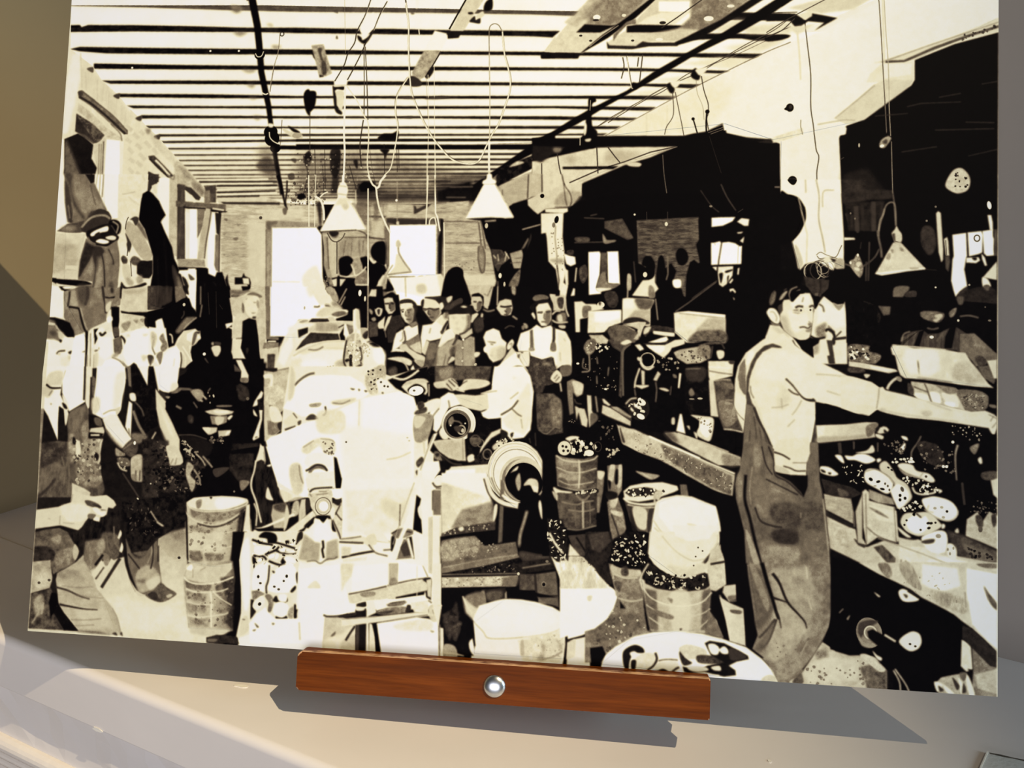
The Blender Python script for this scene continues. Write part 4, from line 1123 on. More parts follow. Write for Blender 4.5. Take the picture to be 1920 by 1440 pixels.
s 170 b5.4 t16,11|4289,1571 44,-1 1,55 -40,-9
l 110 w6.6 b2.2|3984,1194 29,0
o 190 r43.3,46,0 w4.1|4182,1634
o 170 r40.5,43.2,20 w3.8|4244,1620
o 140 r29.7,37.8,-30 w3.8|4230,1608
o 150 r35.1,27,40 w3.2|4251,1631
o 60 r45.9,48.6 w5.4 a0.7|4215,1627
c 120 w3.8|4197,1549 21,-15 31,14 53,18
c 90 w3.8|4201,1553 14,14 35,-5 44,-5 21,-42 8,-19
s 220 b2.7|4241,1557 22,0 0,28 -26,0
s 30 b2.7|4267,1566 27,5 -9,14
f 22 b5.4|4136,1651 18,27 53,9 57,-24 13,-37 61,-1 28,137 -52,47 -35,-9 -49,-40 -21,51 -45,-77 -44,-14
s 50 b6.7 t10,11|4154,1688 62,-6 44,-1 -17,65 -35,14 -44,-31
l 190 w3.3 b1.9|4140,1609 5,42
f 40 b8.1 t14,16|4319,1154 117,0 1,111 -112,14
l 60 w10.8 b4|4396,1297 5,134/4343,1330 19,55
e 110 r5.4,8.1|4365,1332 22,25
f 225 b2.2|4334,1460 53,1 2,5 -53,3
s 150 b3.2 t35,8|4364,1579 26,-14 13,-23 18,36 9,37 -9,36 -21,-4 -23,-22
f 236 b3.1|-21,2072 694,-68 109,109 14,222 -812,25
f 240 b3.1|-11,1780 82,-1 13,124 -4,57 -91,6 -4,-99
f 120 b3.7 t14,12,44|77,1807 135,-24 113,-2 95,-2 -1,102 -55,9 -21,46 3,37 -85,40 -15,15 -24,8 -62,25 -36,-45 -37,-60
s 150 b6.3 a0.8|85,1811 24,0 10,83 -18,20 -15,-30
s 165 b6.3 a0.8|121,1811 29,-1 17,76 -40,5
s 70 b9.4 a0.9|155,1777 73,-1 6,86 -30,31 -34,-30
s 110 b12.5 a0.8 t12,25|219,1885 104,-10 17,68 -88,63 -35,-38
c 22 w12.5 b2.5|112,1896 40,4 25,9 15,48 25,64 17,15
c 160 w7.5 b3.1|184,1901 25,68 25,56
c 50 w12.6 b3.1|113,1807 -1,38 -5,50
c 60 w15.6 b4.7|216,1776 8,56 -13,53
c 45 w15.6 b3.7|308,1775 12,59 11,41 8,53
f 22 b2.5|324,1832 32,5 32,-8 -3,15 -23,10 -25,-7
s 40 b6.2|360,1774 17,17 -2,23 -17,-7
f 130 b3.1 t15,12|329,1845 91,-5 -1,37 -51,16 -30,28
s 205 b3.1|336,1883 30,-24 -5,50 -19,11
l 24 w12.4 b3.1|420,1773 0,67
f 18 b2.5|42,1779 97,-1 -54,28 -25,-6
s 236 b2.5|71,1779 68,-1 -31,16 -32,-1
f 205 b3.1 t12,19|425,1790 158,-20 1,146 -158,-1
s 150 b9.3 a0.6 t15,15|437,1794 127,-6 -38,27 -79,-2
f 18 b3.1|425,1911 48,7 107,-2 86,-21 4,56 -38,24 -22,27 -32,-8 -3,-48 -81,-14 -64,-6
f 60 b4.6 t20,12|579,1770 79,-1 8,130 -78,5
f 40 b4.6|618,1770 40,-1 8,122 -28,-3
e 16 r15.4,12.3|606,1853
f 18 b3.1|368,1890 48,-1 6,83 -5,52 11,38 -28,8 -21,-75
s 70 b4.6|388,2010 32,-1 3,45 -27,1
f 90 b3.7 t18,12|393,2074 46,-20 13,67 -10,31 -27,11 -13,-18
c 30 w12.3 b3.1|435,2054 21,18 19,41
s 244 b3.1|345,1958 27,-15 9,22 -22,16
f 205 b4.6 t25,15|422,1926 64,7 80,6 11,52 -53,24 -90,24
s 120 b4.6 a0.85 t20,9|439,1986 42,-16 9,15 -21,38 -25,-14/504,1962 28,0 -7,19/544,1958 23,-4 -6,22
s 24 b3.1|575,1946 56,14 2,33 -31,9 -29,-15
f 20 b3.8|-12,1958 43,-1 58,14 37,15 28,48 8,34 -42,3 -30,-20 -21,-19 -23,-30 -54,-25
s 110 b6.3 t15,13|-9,1970 41,10 15,34 26,22 -10,27 18,26 -3,11 -38,-18 -45,-6 -8,-72
s 205 b4.7|-8,1985 41,6 1,10 -37,-1
s 70 b6.3|4,2037 37,-4 9,23 -28,8
f 238 b3.1|-10,2083 92,13 14,-26 56,-2 4,61 -29,38 12,57 -36,117 -112,4
s 200 b6.3|53,2033 37,14 6,23 -20,8
f 236 b3.1|4,2087 70,17 74,25 -2,23 -45,-7 -73,-13
c 60 w9.4 b3.1|58,2165 15,-15 36,-5
s 40 b3.1|128,2152 22,-8 -3,17 -12,2
s 30 b3.1|68,2082 17,3 -3,15 -9,-3
s 190 b6.2 a0.9 t15,12|62,2157 20,4 -7,11/128,2175 16,3 -6,23/53,2260 57,10 -12,49 -50,-21
s 100 b3.7|95,2277 15,-7 -2,15
s 222 b9.4 a0.8|80,2187 48,-5 3,42 -26,19
f 246 b3.1|160,2061 67,-17 17,293 -141,4 37,-106 14,-144
f 22 b2.8|222,2033 20,-1 1,42 0,90 1,173 -8,0 -7,-210
f 225 b2.5|242,2036 34,-12 4,64 8,248 -44,1 2,-192
l 120 w5 b2.5|255,2043 10,196/243,2164 9,173
l 245 w6.2 b2.5|268,2028 3,98
f 18 b2.8|273,2020 28,-6 -14,29 12,29 -16,35
f 240 b3.1|287,2043 14,-27 23,-8 18,18 -7,23 -32,1
c 24 w12.4 b2.5|309,2038 14,15 23,-19
c 30 w12.4 b2.5|309,2125 16,3 18,-19 -4,-7
s 30 b3.1|311,2050 16,-5 -3,12
s 110 b4.7|210,2150 20,-8 0,8/285,2137 24,-1 -19,12
f 244 b6.2|304,2065 76,-2 11,97 -46,32 -34,-30
l 130 w6.2 b2.5 a0.9|285,2163 2,113
s 205 b6.2|283,2163 24,-8 0,64 -13,38
f 248 b3.1|353,2191 59,-9 46,33 26,36 10,79 -190,5 7,-60
c 120 w6.2 b3.1|392,2175 53,22 39,47 6,34
s 150 b6.2 t18,12|391,2168 30,-23 6,18 -19,12
f 130 b3.1|453,2192 34,33 34,104 -27,1 -9,-75
f 246 b3.1|486,2045 38,-30 78,-10 50,37 4,67 -16,49 -33,34 10,37 -2,97 -19,1 -43,-104 -29,-21 -30,23 -36,-66 1,-53
s 200 b6.1 a0.8 t15,12|631,2023 23,56 0,60 -11,15 -3,-52/470,2046 21,3 -4,11/565,2044 39,-5 -23,12/565,2160 40,2 -22,31
c 120 w9.2 b3.1|641,2064 0,53 14,29
f 22 b3.1|498,2225 26,-23 17,11 22,40 37,73 -67,2
f 22 b3.1|619,2211 15,36 17,78 -40,1
c 70 w12.2 b3.1|612,2162 20,7 3,33
f 240 b3.1|636,1990 10,-34 24,-5 3,56 -16,1
f 90 b4.6 t20,12|655,2154 28,-1 2,45 -14,15
f 14 b3|586,1916 87,-25 77,-31 30,-23 23,-4 24,3 39,63 31,55 16,7 7,-196 136,-2 25,157 6,45 -42,16 40,21 18,177 19,132 -350,10 63,-113 29,-23 -11,-51 6,-38 48,-38 -7,-44 -93,2 -36,45 -14,38 -38,16 -19,-112 -108,3
f 45 b6.2 t14,12,62|622,1770 107,-2 -3,85 -46,23 -46,16
f 110 b4.6 t18,12|740,1768 43,-1 20,58 -53,35 -7,-45
f 244 b2.4|819,1766 39,0 8,133 -21,-19 -18,-48 -21,-14
s 24 b3.1|783,1767 24,0 15,46 -25,-14
l 110 w7.3 b3|903,1868 -7,71/889,1765 6,103
f 60 b4.6 t16,9|577,1770 45,0 12,115 -49,19
e 200 r8,9.2|798,1870
c 60 w6.1 b3.1|800,1904 1,22 -14,23
f 240 b3.1|635,1967 15,-11 23,-7 10,25 20,66 20,75 -49,23 -65,28 -11,-168 43,6
s 130 b3.7 t22,9|665,2060 21,-27 11,30 17,26 2,26 -27,23 -13,-22 7,-26
c 90 w6.1 b3.1|631,2080 -2,37 18,37
s 110 b4.6|662,2146 27,-8 -4,52 -10,23 -18,-30
s 190 b6.1 t20,12|616,2027 28,15 2,37 -13,38 -14,-37
s 60 b3.7|602,2162 26,-4 9,18 -6,34 -11,4
s 110 b6.7 t16,15|760,2017 50,-69 20,-7 42,-1 -21,26 -45,42 -29,23
c 160 w7.3 b3|803,2008 32,-34 41,-34
s 14 b3|807,2016 44,-42 45,-35 14,45 -10,30 -23,0 -24,-14
f 210 b3|793,2046 14,-27 65,-16 21,18 13,33 -10,12 -14,22 -19,12 -24,-3 6,29 -15,8 -58,-47
f 236 b4.6|824,2034 48,-27 13,14 -12,49 -19,12 -28,-15
s 90 b4.6|866,2029 19,-8 -5,38 -14,37 -8,-7
s 235 b2.4|892,2036 14,18 -19,4
s 50 b3|877,2022 27,-5 -10,15
c 230 w7.3 b3.1|722,2036 16,11 7,41
f 205 b3|765,2091 30,-15 45,25 5,33 19,47 -29,31 -29,38 -21,30 11,-63 4,-67
c 60 w9.1 b3|795,2135 7,52 -7,74
c 225 w9.1 b3|798,2128 26,36 3,45
c 235 w7.3 b3|804,2102 30,40 30,43
f 246 b3|628,2221 28,-52 23,44 24,-57 25,-34 38,-16 25,22 7,52 -6,89 -20,52 -125,4 -12,-59
f 226 b6.1 a0.8|624,2222 13,-46 29,33 13,7 -24,109 -16,0
c 215 w6.1 b3 a0.9|762,2173 -4,52 -8,60
s 70 b3|770,2299 15,-8 5,19 -22,11
e 235 r9.1,9.1|933,2143
e 200 r7.3,9.1|873,2226
c 80 w6 b3|937,2165 17,22 25,32
c 40 w4.3 a0.8|1004,1866 21,26/934,1797 15,126/980,1792 16,205
s 210 b4.2|972,2105 26,-12 23,3 6,26 -14,30 -19,0 -13,-22
s 150 b4.5|970,2079 13,-4 3,14 -11,5
s 60 b4.5|989,2074 35,3 -3,15 -27,-3
f 236 b2.4|1045,1973 42,-10 -1,13 -32,23
f 195 b4.5 t14,15|1060,1828 53,-9 83,-34 67,-26 20,342 -46,-125 -32,-36 -101,-5 -23,-15
s 120 b6.1 a0.8|1073,1787 99,-9 -29,22 -62,-2/1074,1816 35,-4 -11,11
f 14 b3|1125,1761 54,-1 -7,18 -38,9
s 205 b4.5 t14,12|1140,1815 45,-23 58,18 -14,11 -68,24 -21,37 -16,-7
s 110 b5.4|1159,1808 37,-16 51,21 -11,12 -39,-14/1135,1853 16,22 -2,33 -12,-7/1160,1830 8,7 -7,11
s 222 b3.6|1150,1852 25,-30 38,-8 20,18 -1,41 -6,30 -11,22 -26,8 -29,-29
s 150 b4.5 a0.9|1222,1836 12,15 -2,33 -13,-22/1191,1907 27,-1 -15,8/1199,1847 20,2 -11,6
s 60 b3|1200,1929 19,0 -3,11 -15,0
f 205 b3.6 t8,12|1090,1957 21,-45 39,3 32,26 -29,37 -8,52 5,26 -62,-2
c 110 w7.2 b3|1111,2053 35,-2
f 14 b3.6|1144,1956 37,-19 39,10 20,81 14,110 20,80 13,103 -167,5 -3,-111 31,11 32,-49 -39,-73 4,-74
s 50 b6|1176,2103 11,7 -9,30
f 216 b3|1092,2061 54,-5 -9,48 10,40 39,66 9,40 -5,33 -19,8 -16,-10 -2,-48 -38,-43 -26,-62
s 150 b4.5|1151,2266 42,3 -3,21 -26,5
f 70 b4.5 t16,12|1111,2186 33,40 6,36 -29,-47
f 190 b4.5 t14,18|1230,1977 46,13 15,257 -17,-29 -21,-102
f 110 b3 t14,12|1263,1759 27,0 12,275 53,6 1,15 -72,-2
f 235 b3|1299,2060 42,-1 1,9 -54,1
f 120 b3.6 t20,15|1273,2071 84,-2 1,22 -90,17
f 205 b4.5 t14,15|1264,2108 94,-17 8,139 -84,-12
f 60 b3.6 t20,15|1296,2134 45,-2 -2,85 -39,1
f 20 b3|1270,2219 65,2 -3,21 -49,-2
f 215 b4.5 t25,12|1271,2244 95,-10 5,84 -99,3
f 230 b3|1339,2224 66,-251 59,-31 282,-72 196,214 32,216 -630,19
f 254 b3|1292,1761 215,-4 73,102 129,23 -73,42 -172,18 -71,93 -89,2
s 228 b11.9|1499,1757 53,-1 -12,49 -23,4
f 228 b8.9|1576,1771 54,28 39,36 21,36 -49,1 -17,-43
f 14 b3|1605,1753 321,-5 25,227 -140,3 -5,-98 -38,-10 4,73 -105,-5 69,-31 -1,-26 -26,-6 -40,-40
s 150 b3.6 t25,9|1606,1766 33,-13 36,45 9,37 -30,0 -20,-36
l 190 w5.9 b2.4|1685,1846 41,-82/1697,1857 23,-49/1654,1766 13,29
e 236 r8.9,17.7|1801,1787
e 215 r5.9,14.7|1831,1818
l 205 w6.5 b2.4|1845,1749 13,287
s 150 b5.9 t18,12|1643,1843 26,-4 36,32 -34,8
s 212 b5.9 t8,12|1561,1918 35,-45 75,-9 42,18 -10,22 -56,12 -33,8
s 95 b4.4 t30,12|1647,1909 25,-15 48,-5 20,14 -59,16
s 230 b3|1720,1887 19,-2 -3,11
c 110 w8.9 b3|1547,1867 22,1 11,-7
e 170 r4.5,8.9|1494,1875
f 20 b3|1674,1930 96,-24 -3,15 -25,15 -64,5
f 34 b3.6 t10,9|1517,1956 22,-23 90,-2 12,11 -11,9
s 200 b4.4|1629,1924 26,-4 16,21 -30,5
f 205 b4.4 t8,15|1464,1953 53,-12 4,15 124,-7 127,-6 9,36 -74,16 -179,12
f 160 b8.9 t12,12,41|1563,1955 79,-2 45,14 5,29 -89,9 -38,-6
f 236 b6|1406,1987 59,-27 60,-5 38,7 -37,23 -67,1 -5,59 -42,52
s 150 b3.6|1468,1953 26,-12 23,3 -30,12
f 26 b3 t8,12|1463,1997 56,-16 1,30 -51,30
f 40 b3 t12,12|1454,2111 38,-56 43,-45 155,2 12,34 -97,10 -89,20
f 14 b3|1697,2017 21,-37 3,-14 -29,15 -4,-3 32,-19 12,91 -26,0
f 110 b4.4 t25,12|1728,1958 45,7 9,29 -29,29
f 240 b2.9|1721,1966 10,-15 22,72 -10,15 -23,-21
f 236 b2.9|1767,1881 16,-10 17,9 11,98 5,44 -36,15 -9,-72
s 205 b5.9|1784,1888 17,-4 10,102 -19,-22
f 175 b4.4 t18,12|1814,1978 45,-1 3,58 -41,-6
s 40 b4.4 t20,9|1827,2014 29,-22 -2,40 -18,4
f 12 b2.9|1859,1977 92,-16 5,123 -30,-14 -31,-35 -33,0
c 222 w8.8 b2.9|1844,2047 29,-10 30,8 23,29
c 70 w8.8 b2.9|1852,2057 22,-7 30,10 19,21
s 20 b2.9|1863,2061 33,-5 23,22 -29,8
f 226 b6|1350,2224 9,-125 34,-60 59,-31 1,88 -24,52 -4,55
f 240 b8.9|1359,2172 15,-74 56,-74 12,73 -27,55 -21,48
f 238 b5.9|1438,2301 -7,-131 20,-44 80,-50 104,-21 97,-2 8,239
f 222 b7.4|1458,2115 81,-43 179,-19 13,44 -123,6 -111,29
c 130 w8.9 b3|1525,2102 34,3 26,-5 26,-15
c 205 w8.9 b3|1444,2141 51,-31 111,-47 123,-10
l 212 w5.9 b3|1626,2092 101,1
s 222 b11.9 t8,18|1431,2170 67,-9 -11,81 -43,45
s 70 b3.5|1514,2245 25,-12 30,-6 -29,13
c 110 w11.8 b3|1460,2301 22,-26 36,-30 51,-20
f 150 b4.5 t24,15|1339,2224 86,-21 9,99 -94,2
f 90 b8.9 a0.7 t20,12|1350,2224 75,-17 2,33 -67,16
s 235 b3|1283,2244 15,-1 -1,41/1314,2254 18,-8 6,36 -14,23
s 190 b7.4 t30,15|1683,2171 40,-16 14,58 -33,15 -24,-28
s 190 b4.4 t40,12|1733,2060 20,-44 60,-1 25,72 -3,91 -27,55 -45,-6 -33,-65
c 30 w8.8 b2.9|1740,2046 -9,65 0,58 32,50 31,18
c 40 w8.8 b2.9|1816,2080 14,54 -10,26/1766,2125 7,72
s 24 b2.9|1734,2155 18,-8 8,11 -18,8/1759,2132 22,4 3,61 -18,8/1799,2189 36,-15 1,11 -15,11 6,54 -20,-43
x 60 V110 n26 r2.3,5.9 q31 a0.8|1733,2060 88,-24 15,160 -50,44
x 235 V246 n26 r2.9,8.8 q32 a0.8|1737,2068 77,-24 14,145 -42,37
c 225 w11.7 b2.9|1789,1986 -3,102 -4,73 15,65
c 225 w11.7 b2.9|1813,2015 16,43 47,42
f 232 b5.8|1821,2036 69,42 45,28 23,14 3,65 -80,27 -41,56 -18,-50 16,-59
x 150 V190 n26 r2.9,7 q33 a0.7|1821,2044 54,42 -12,51 -30,-14
s 244 b5.8|1890,2086 37,-1 27,21 2,50 -32,15 -31,-28
f 150 b4.4 t40,12|1860,2227 28,-22 51,-27 22,7 3,54 -50,48 -59,2
x 30 V60 n16 r2.9,7.6 q34 a0.8|1860,2224 87,-31 2,50 -72,45
f 248 b4.4|1498,2300 28,-45 88,-24 75,-10 137,69
s 246 b14.8|1498,2168 113,-10 39,43 -74,16 -59,17 -24,-29
x 90 V140 n12 r2.9,5.3 q35|1575,2203 112,-18 2,44 -90,2
f 14 b2.9|1851,1810 166,-18 10,73 34,93 -56,52 -15,73 -10,22 -114,-62 -12,-175
f 60 b4.4 t15,12|1857,1941 49,6 7,73 -48,8
s 16 b2.9|1936,1808 43,-30 31,29 13,43 -25,15 -17,-43
f 210 b4.4 t12,12|1850,1803 14,-37 29,-1 -1,40
s 205 b3.5|1889,1871 17,-8 24,8 -4,32 -14,10 -16,-13
s 40 b2.9|1901,1878 16,-4 -2,29 -8,-3
s 14 b2.9|1879,1853 17,-22 30,3 6,33 -26,-4 -15,12
f 215 b3.5|1910,1947 21,-18 17,-19 -5,51 5,18 -33,1 -7,-15
s 140 b4.4|1858,1872 19,14 -3,18 -15,-14/1871,1926 19,-8 8,15 -15,7
f 205 b3.5|1936,1816 22,-8 26,3 13,40 5,25 -17,20 -19,3 -18,-25
s 90 b5.3|1967,1837 30,-1 2,40 -19,4 -11,-14
c 20 w7.6 b2.3|1941,1843 26,-1/1977,1840 16,2
c 50 w7.3 b2.9|1971,1844 -1,22 8,4
c 50 w5.9 b2.3|1973,1880 15,2
f 40 b4.4 t10,9|1958,1961 27,-48 44,-12 32,57 -43,30 -23,66 -25,1
c 215 w11.7 b2.9|1971,1913 -13,37 -10,40
f 215 b2.9|1960,1932 14,-23 11,-4 -13,41 -17,29
c 120 w4.7 b2.9|1948,1983 10,43
s 36 b3.5 t10,9|2019,1836 14,-15 44,-6 34,19 12,29 -5,44 8,35 -21,4 0,-72 -12,-32 -37,-3 -26,4
f 226 b3.5|2025,1850 31,-11 36,-1 13,36 -5,55 -17,22 -23,-11 -23,-32
s 130 b6.4|2072,1871 33,0 -4,65 -18,15 -16,-36
c 60 w7 b2.3|2028,1878 22,-5/2065,1877 25,-4
e 90 r7,5.3|2043,1885 33,1
c 90 w5.8 b2.3|2061,1882 -1,22 8,4
c 70 w7.6 b2.3|2065,1926 24,1
f 130 b4.4|2083,1951 36,-16 12,15 -33,19
f 236 b3.5|2061,1966 22,-8 15,11 33,-16 9,50 -53,42 -22,-3 -17,-54
f 238 b3.5|1994,2097 8,-58 10,-36 35,-23 16,29 2,36 -28,30 -29,18
c 70 w8.7 b2.9|2055,1987 10,51 -14,18
c 150 w5.8 b2.9|2048,1995 2,36 -14,15
f 24 b2.9|2132,1950 24,6 -12,51 5,36 -11,-7
f 120 b4.4 t22,12|2065,2049 75,-46 14,69 -28,29 -37,-20 -30,-14
f 200 b4.4 t20,12|2088,2070 57,-27 13,43 -2,25 -30,-10
s 205 b3.5|2037,2067 29,-8 23,22 45,27 44,21 -5,43 -22,8 -38,-35 -38,-42 -37,-14
s 150 b4.3 a0.7|2128,2148 44,-1 -2,32 -22,1
s 16 b2.9|1965,2109 36,-16 37,7 45,10 38,35 -30,0 -52,-27 -44,1
f 230 b2.9|1987,2105 14,-22 36,3 30,10 -7,7 -44,-2
f 220 b3.5|2147,1823 25,-15 44,2 30,32 10,47 -28,37 -18,7 -34,-35 -20,-28
s 34 b3.5 t10,9|2144,1852 -1,-26 14,-11 -1,40/2161,1806 47,-4 69,-4 13,33 -14,29 -18,-7 -23,-21 -19,-14
s 110 b5.8|2182,1872 62,-4 -2,43 -28,22 -27,-28
c 30 w8.1 b2.3|2152,1866 22,3 18,-4 26,5 26,-6
s 70 b3.5|2154,1866 20,3 -5,11 -12,-5/2204,1870 25,-2 -7,11
c 50 w7.3 b2.9|2186,1872 -1,22 13,4
c 60 w7 b2.3|2191,1912 26,0
s 225 b2.9|2243,1839 17,-8 7,25 -16,15
f 236 b4.3|2156,1956 51,-8 49,-52 41,28 -16,58 -23,44 -58,16 -18,-7 -8,72 -15,-7 -11,-79
f 222 b4.3 t8,12|2228,1933 46,-48 19,18 -2,50 -33,1
s 120 b5.8 t20,12|2267,1896 25,-15 8,29 -21,11
c 40 w14.5 b2.9|2297,1928 -20,33 -13,33
s 60 b3.5|2256,1986 18,-3 -3,17 -11,1
c 150 w5.8 b2.9|2201,1970 -6,29
f 70 b4.3 t22,12|2182,2049 69,-16 -2,51 -5,57 -12,58 -7,79 -43,-56 -15,-21 12,-65
s 100 b4.3 t18,12|2190,2064 43,-9 -4,72 -36,8
f 205 b4.3|2155,2101 27,-66 15,10 -19,73
s 26 b3.5|2295,1888 17,-33 22,-14 57,-5 30,25 1,29 -51,-7 -43,9
s 60 b4.3|2269,1860 49,-37 43,-19 8,25 -35,15 -36,26
f 40 b4.3 t14,12|2277,1802 33,-11 8,32 -27,33
s 200 b4.3|2281,1806 29,-12 -3,22 -17,15
s 200 b2.9|2359,1851 18,-6 18,7 -17,6
f 218 b4.3|2296,1896 40,-5 72,-1 8,32 -5,43 -42,37 -29,4 -38,-39
s 110 b7.2|2394,1894 23,6 -6,65 -35,33 20,-47
s 170 b5.8 a0.7|2311,1906 25,3 -10,11/2365,1905 22,3 -10,11/2337,1931 11,7 -7,11/2332,1970 28,0 -14,7
c 60 w11.5 b2.9|2358,2002 32,-11 21,-26
f 232 b4.3|2261,2012 20,-30 32,-15 27,36 -6,21 -36,15 -35,37 -18,-6
f 200 b4.3 t10,12|2362,2006 28,-12 35,-29 5,28 -32,23 -21,14
f 150 b4.3 t18,14|2341,2024 37,10 42,-26 22,7 9,156 -45,23 -30,-17 -36,-10 -4,-93
f 165 b5.8 t20,14|2245,2077 53,-38 43,-22 -1,79 -31,29 -6,29 10,75 -34,47 -52,-27 8,-79
c 60 w11.5 b3.5|2340,2003 8,14 -23,43
s 70 b5.8 t15,9|2314,2075 25,-8 -2,43 -21,4
f 60 b7.2 t24,11|2310,2161 59,13 36,17 46,-16 0,68 -126,7
s 205 b3.5|2303,2154 17,-32 18,3 0,14 -28,18
e 238 r5.7,5.7|2379,2072 2,71 0,-114
c 100 w4 b2.3 a0.8|2378,2038 7,135
c 110 w5.8 b2.9 a0.8|2290,2111 -15,72 -33,66
s 20 b3.5|2419,1796 6,-18 29,-6 25,12 7,36 -8,29 -9,-47
f 195 b4.3|2414,1821 8,-25 43,-1 9,32 -6,33 -17,18 -15,-11
s 90 b4.3|2449,1828 25,-1 -9,40 -15,0
c 40 w6.9 b2.3|2427,1823 18,1/2456,1824 18,2
s 80 b2.9|2439,1864 18,0 -7,7
f 205 b3.5|2422,1893 29,-11 8,10 -31,44 -11,0
f 20 b3.4|2424,1943 41,-58 51,-5 14,11 4,86 -36,8 -3,107 -42,15 -8,-93
s 50 b5.7 t15,9|2438,1921 43,-15 9,57 -42,23
s 190 b4.3|2473,1885 10,3 -2,18 -11,-3
s 218 b3.4|2442,2104 10,-11 22,3 -7,18 -18,8
e 200 r8.6,8.6|2453,2161
f 14 b2.9|2481,2106 43,-1 17,71 2,53 -85,6 -6,-56
s 210 b4.4 t14,15|1970,2141 62,-12 44,6 30,17 -6,22 -29,-3 -45,-17
f 14 b3.5|2026,2161 29,-4 31,24 9,40 -29,19 -37,-7 -9,-39
s 70 b5.8 t18,12|1977,2206 21,-18 26,2 -2,47 -29,1
c 205 w7 b2.9|2040,2150 30,18 20,35
c 236 w11.6 b2.9|1960,2235 63,16 51,-12 35,-26 40,-12
s 236 b2.9|2101,2195 17,-25 9,25 18,3 -21,11
f 30 b4.3|2107,2156 44,24 17,42 -37,-13
c 225 w17.3 b4.3|2061,2283 42,-41 43,-9 45,32
c 90 w14.5 b4.3|2082,2257 35,-23 44,-8 37,28
s 12 b2.9|2119,2281 29,-19 30,17
c 230 w8.7|2023,2251 -2,33
f 205 b4.3 t20,11|2228,2278 85,-49 60,44
f 218 b2.9|2368,2259 39,-22 44,2 -14,33
f 222 b3.4|2454,2239 75,1 16,28 -93,3
f 188 b3.5 t10,14,40|2395,1740 144,-2 -19,67 -12,58 -22,-11 -2,-57 -30,-21 -36,7
l 90 w5.8 b2.9 a0.8|2525,1738 -23,53 -19,-11
f 14 b2.9|2532,1738 21,0 10,145 -55,-13 12,-65
l 170 w8.6 b2.9|2557,1738 0,102
f 16 b2.9|2561,1738 178,-3 110,114 -94,123 -75,94 -181,-67 -14,-79 78,-30
s 130 b4 t30,9|2629,1736 21,0 2,45 -18,-7
s 20 b3.4|2564,1818 13,-18 36,-4 29,14 6,57 -12,-28 -58,-21
f 205 b4|2552,1855 15,-37 32,-13 32,5 9,43 -9,36 -29,8 -21,-4
s 100 b4.3|2605,1857 17,-8 15,14 -17,26 -14,0
c 20 w8.6 b2.3|2573,1845 27,3 36,-6
c 40 w6.9 b2.3|2597,1868 12,7/2595,1890 21,1
f 18 b3.4|2496,1935 70,-38 65,-1 36,10 30,38 -13,36
c 150 w8.6 b2.9|2641,1896 26,17
c 120 w8.6 b2.9|2482,1863 26,10 36,-8
s 14 b3.4|2490,1970 35,-29 57,-23 57,-1 44,28 5,50 -23,57 -15,-14 -22,-14 -21,11 -22,-17 -30,-42
c 70 w5.7 b2.9|2601,1964 25,-15 28,4
f 234 b3.4|2488,2013 13,-32 39,-17 33,12 16,42 26,21 -9,57 -17,29 -42,22 -22,-20 -15,-28 -15,-11 -3,-17 12,-15
f 212 b5.7|2530,2070 57,-16 22,14 -6,42 -42,30 -33,-20
s 190 b7.1 t10,11|2566,2076 42,-15 2,42 -35,30
s 120 b2.9|2511,2034 43,3 -3,7 -29,-4
s 130 b2.9|2526,2045 18,3 -7,7
s 190 b3.4 a0.9|2524,2105 18,3 -3,6
s 240 b2.3|2493,2078 12,-15 3,29 -9,0
s 226 b2.8|2622,2043 21,-23 11,18 -10,25 -21,15 -7,-14
c 150 w5.7 b2.8|2629,2049 14,-7 -2,21
f 210 b4.3|2590,2146 27,-43 27,-43 22,28 -34,43 -48,37
f 240 b3.4|2547,2219 9,-40 55,-47 55,-48 30,52 38,49 20,77 -213,6
f 226 b4.3|2666,2088 71,-9 10,84 -35,1
c 50 w17 b3.4|2648,2180 28,-11 32,6 34,38
s 90 b2.8|2674,2105 14,-7 -3,21 -7,0/2691,2087 14,-8 -3,15
s 130 b2.8|2581,2186 11,14 -7,-4
s 105 b4 t16,11|2745,1804 14,-21 39,-5 32,14 -17,18 -43,5
s 24 b3.4|2729,1844 34,-29 46,-12 32,7 15,24 -13,36 -30,-49 -42,8 -14,22 6,49 -19,-31
f 226 b3.4|2764,1847 14,-18 49,-8 19,35 2,57 -24,32 -28,1 -22,-32
s 110 b5.7|2815,1871 28,-8 2,50 -17,29 -15,-28
c 50 w7.4 b2.3|2772,1875 29,-4/2819,1871 24,-4
s 70 b2.8|2776,1873 23,-1 -5,8/2819,1871 22,-4 -8,9
c 110 w6.8 b2.8|2811,1878 -2,25 14,3
c 90 w6.8 b2.3|2795,1923 29,1
s 225 b2.8|2741,1883 10,-8 12,22 -3,14 -11,-14
s 60 b3.4|2785,1943 26,10 31,-12 6,-25 5,25 -35,18
f 238 b3.4|2669,2052 18,-65 53,-22 31,-26 29,17 45,-15 15,14 64,16 30,53 10,105 -2,36 -46,-13 -35,22 -16,-63 -56,15 -64,-19 -8,-25 -57,2
f 244 b5.7|2758,1972 92,-10 7,99 -34,54 -57,-16
f 222 b5.6 a0.8|2882,1976 49,6 27,77 0,88 -42,-2 -35,22 11,-106
c 190 w5.6 b2.8|2899,2082 5,49/2918,2010 8,14
f 90 b2.8 t10,9|2737,1972 14,-7 10,106 -20,8
s 140 b2.8 t20,9|2737,2064 24,0 1,14 -25,1
f 45 b2.8|2856,1948 14,0 2,64 -8,60 -14,0 8,-60
s 110 b3.4 t15,8|2852,2037 21,-4 5,42 -28,1
f 56 b4.2 t28,11|2745,2107 57,19 56,-19 13,53 13,98 -141,4 -6,-91
s 120 b5.7 t30,11|2761,2167 28,-23 -6,25 -20,36/2803,2148 35,-8 15,28 -28,7
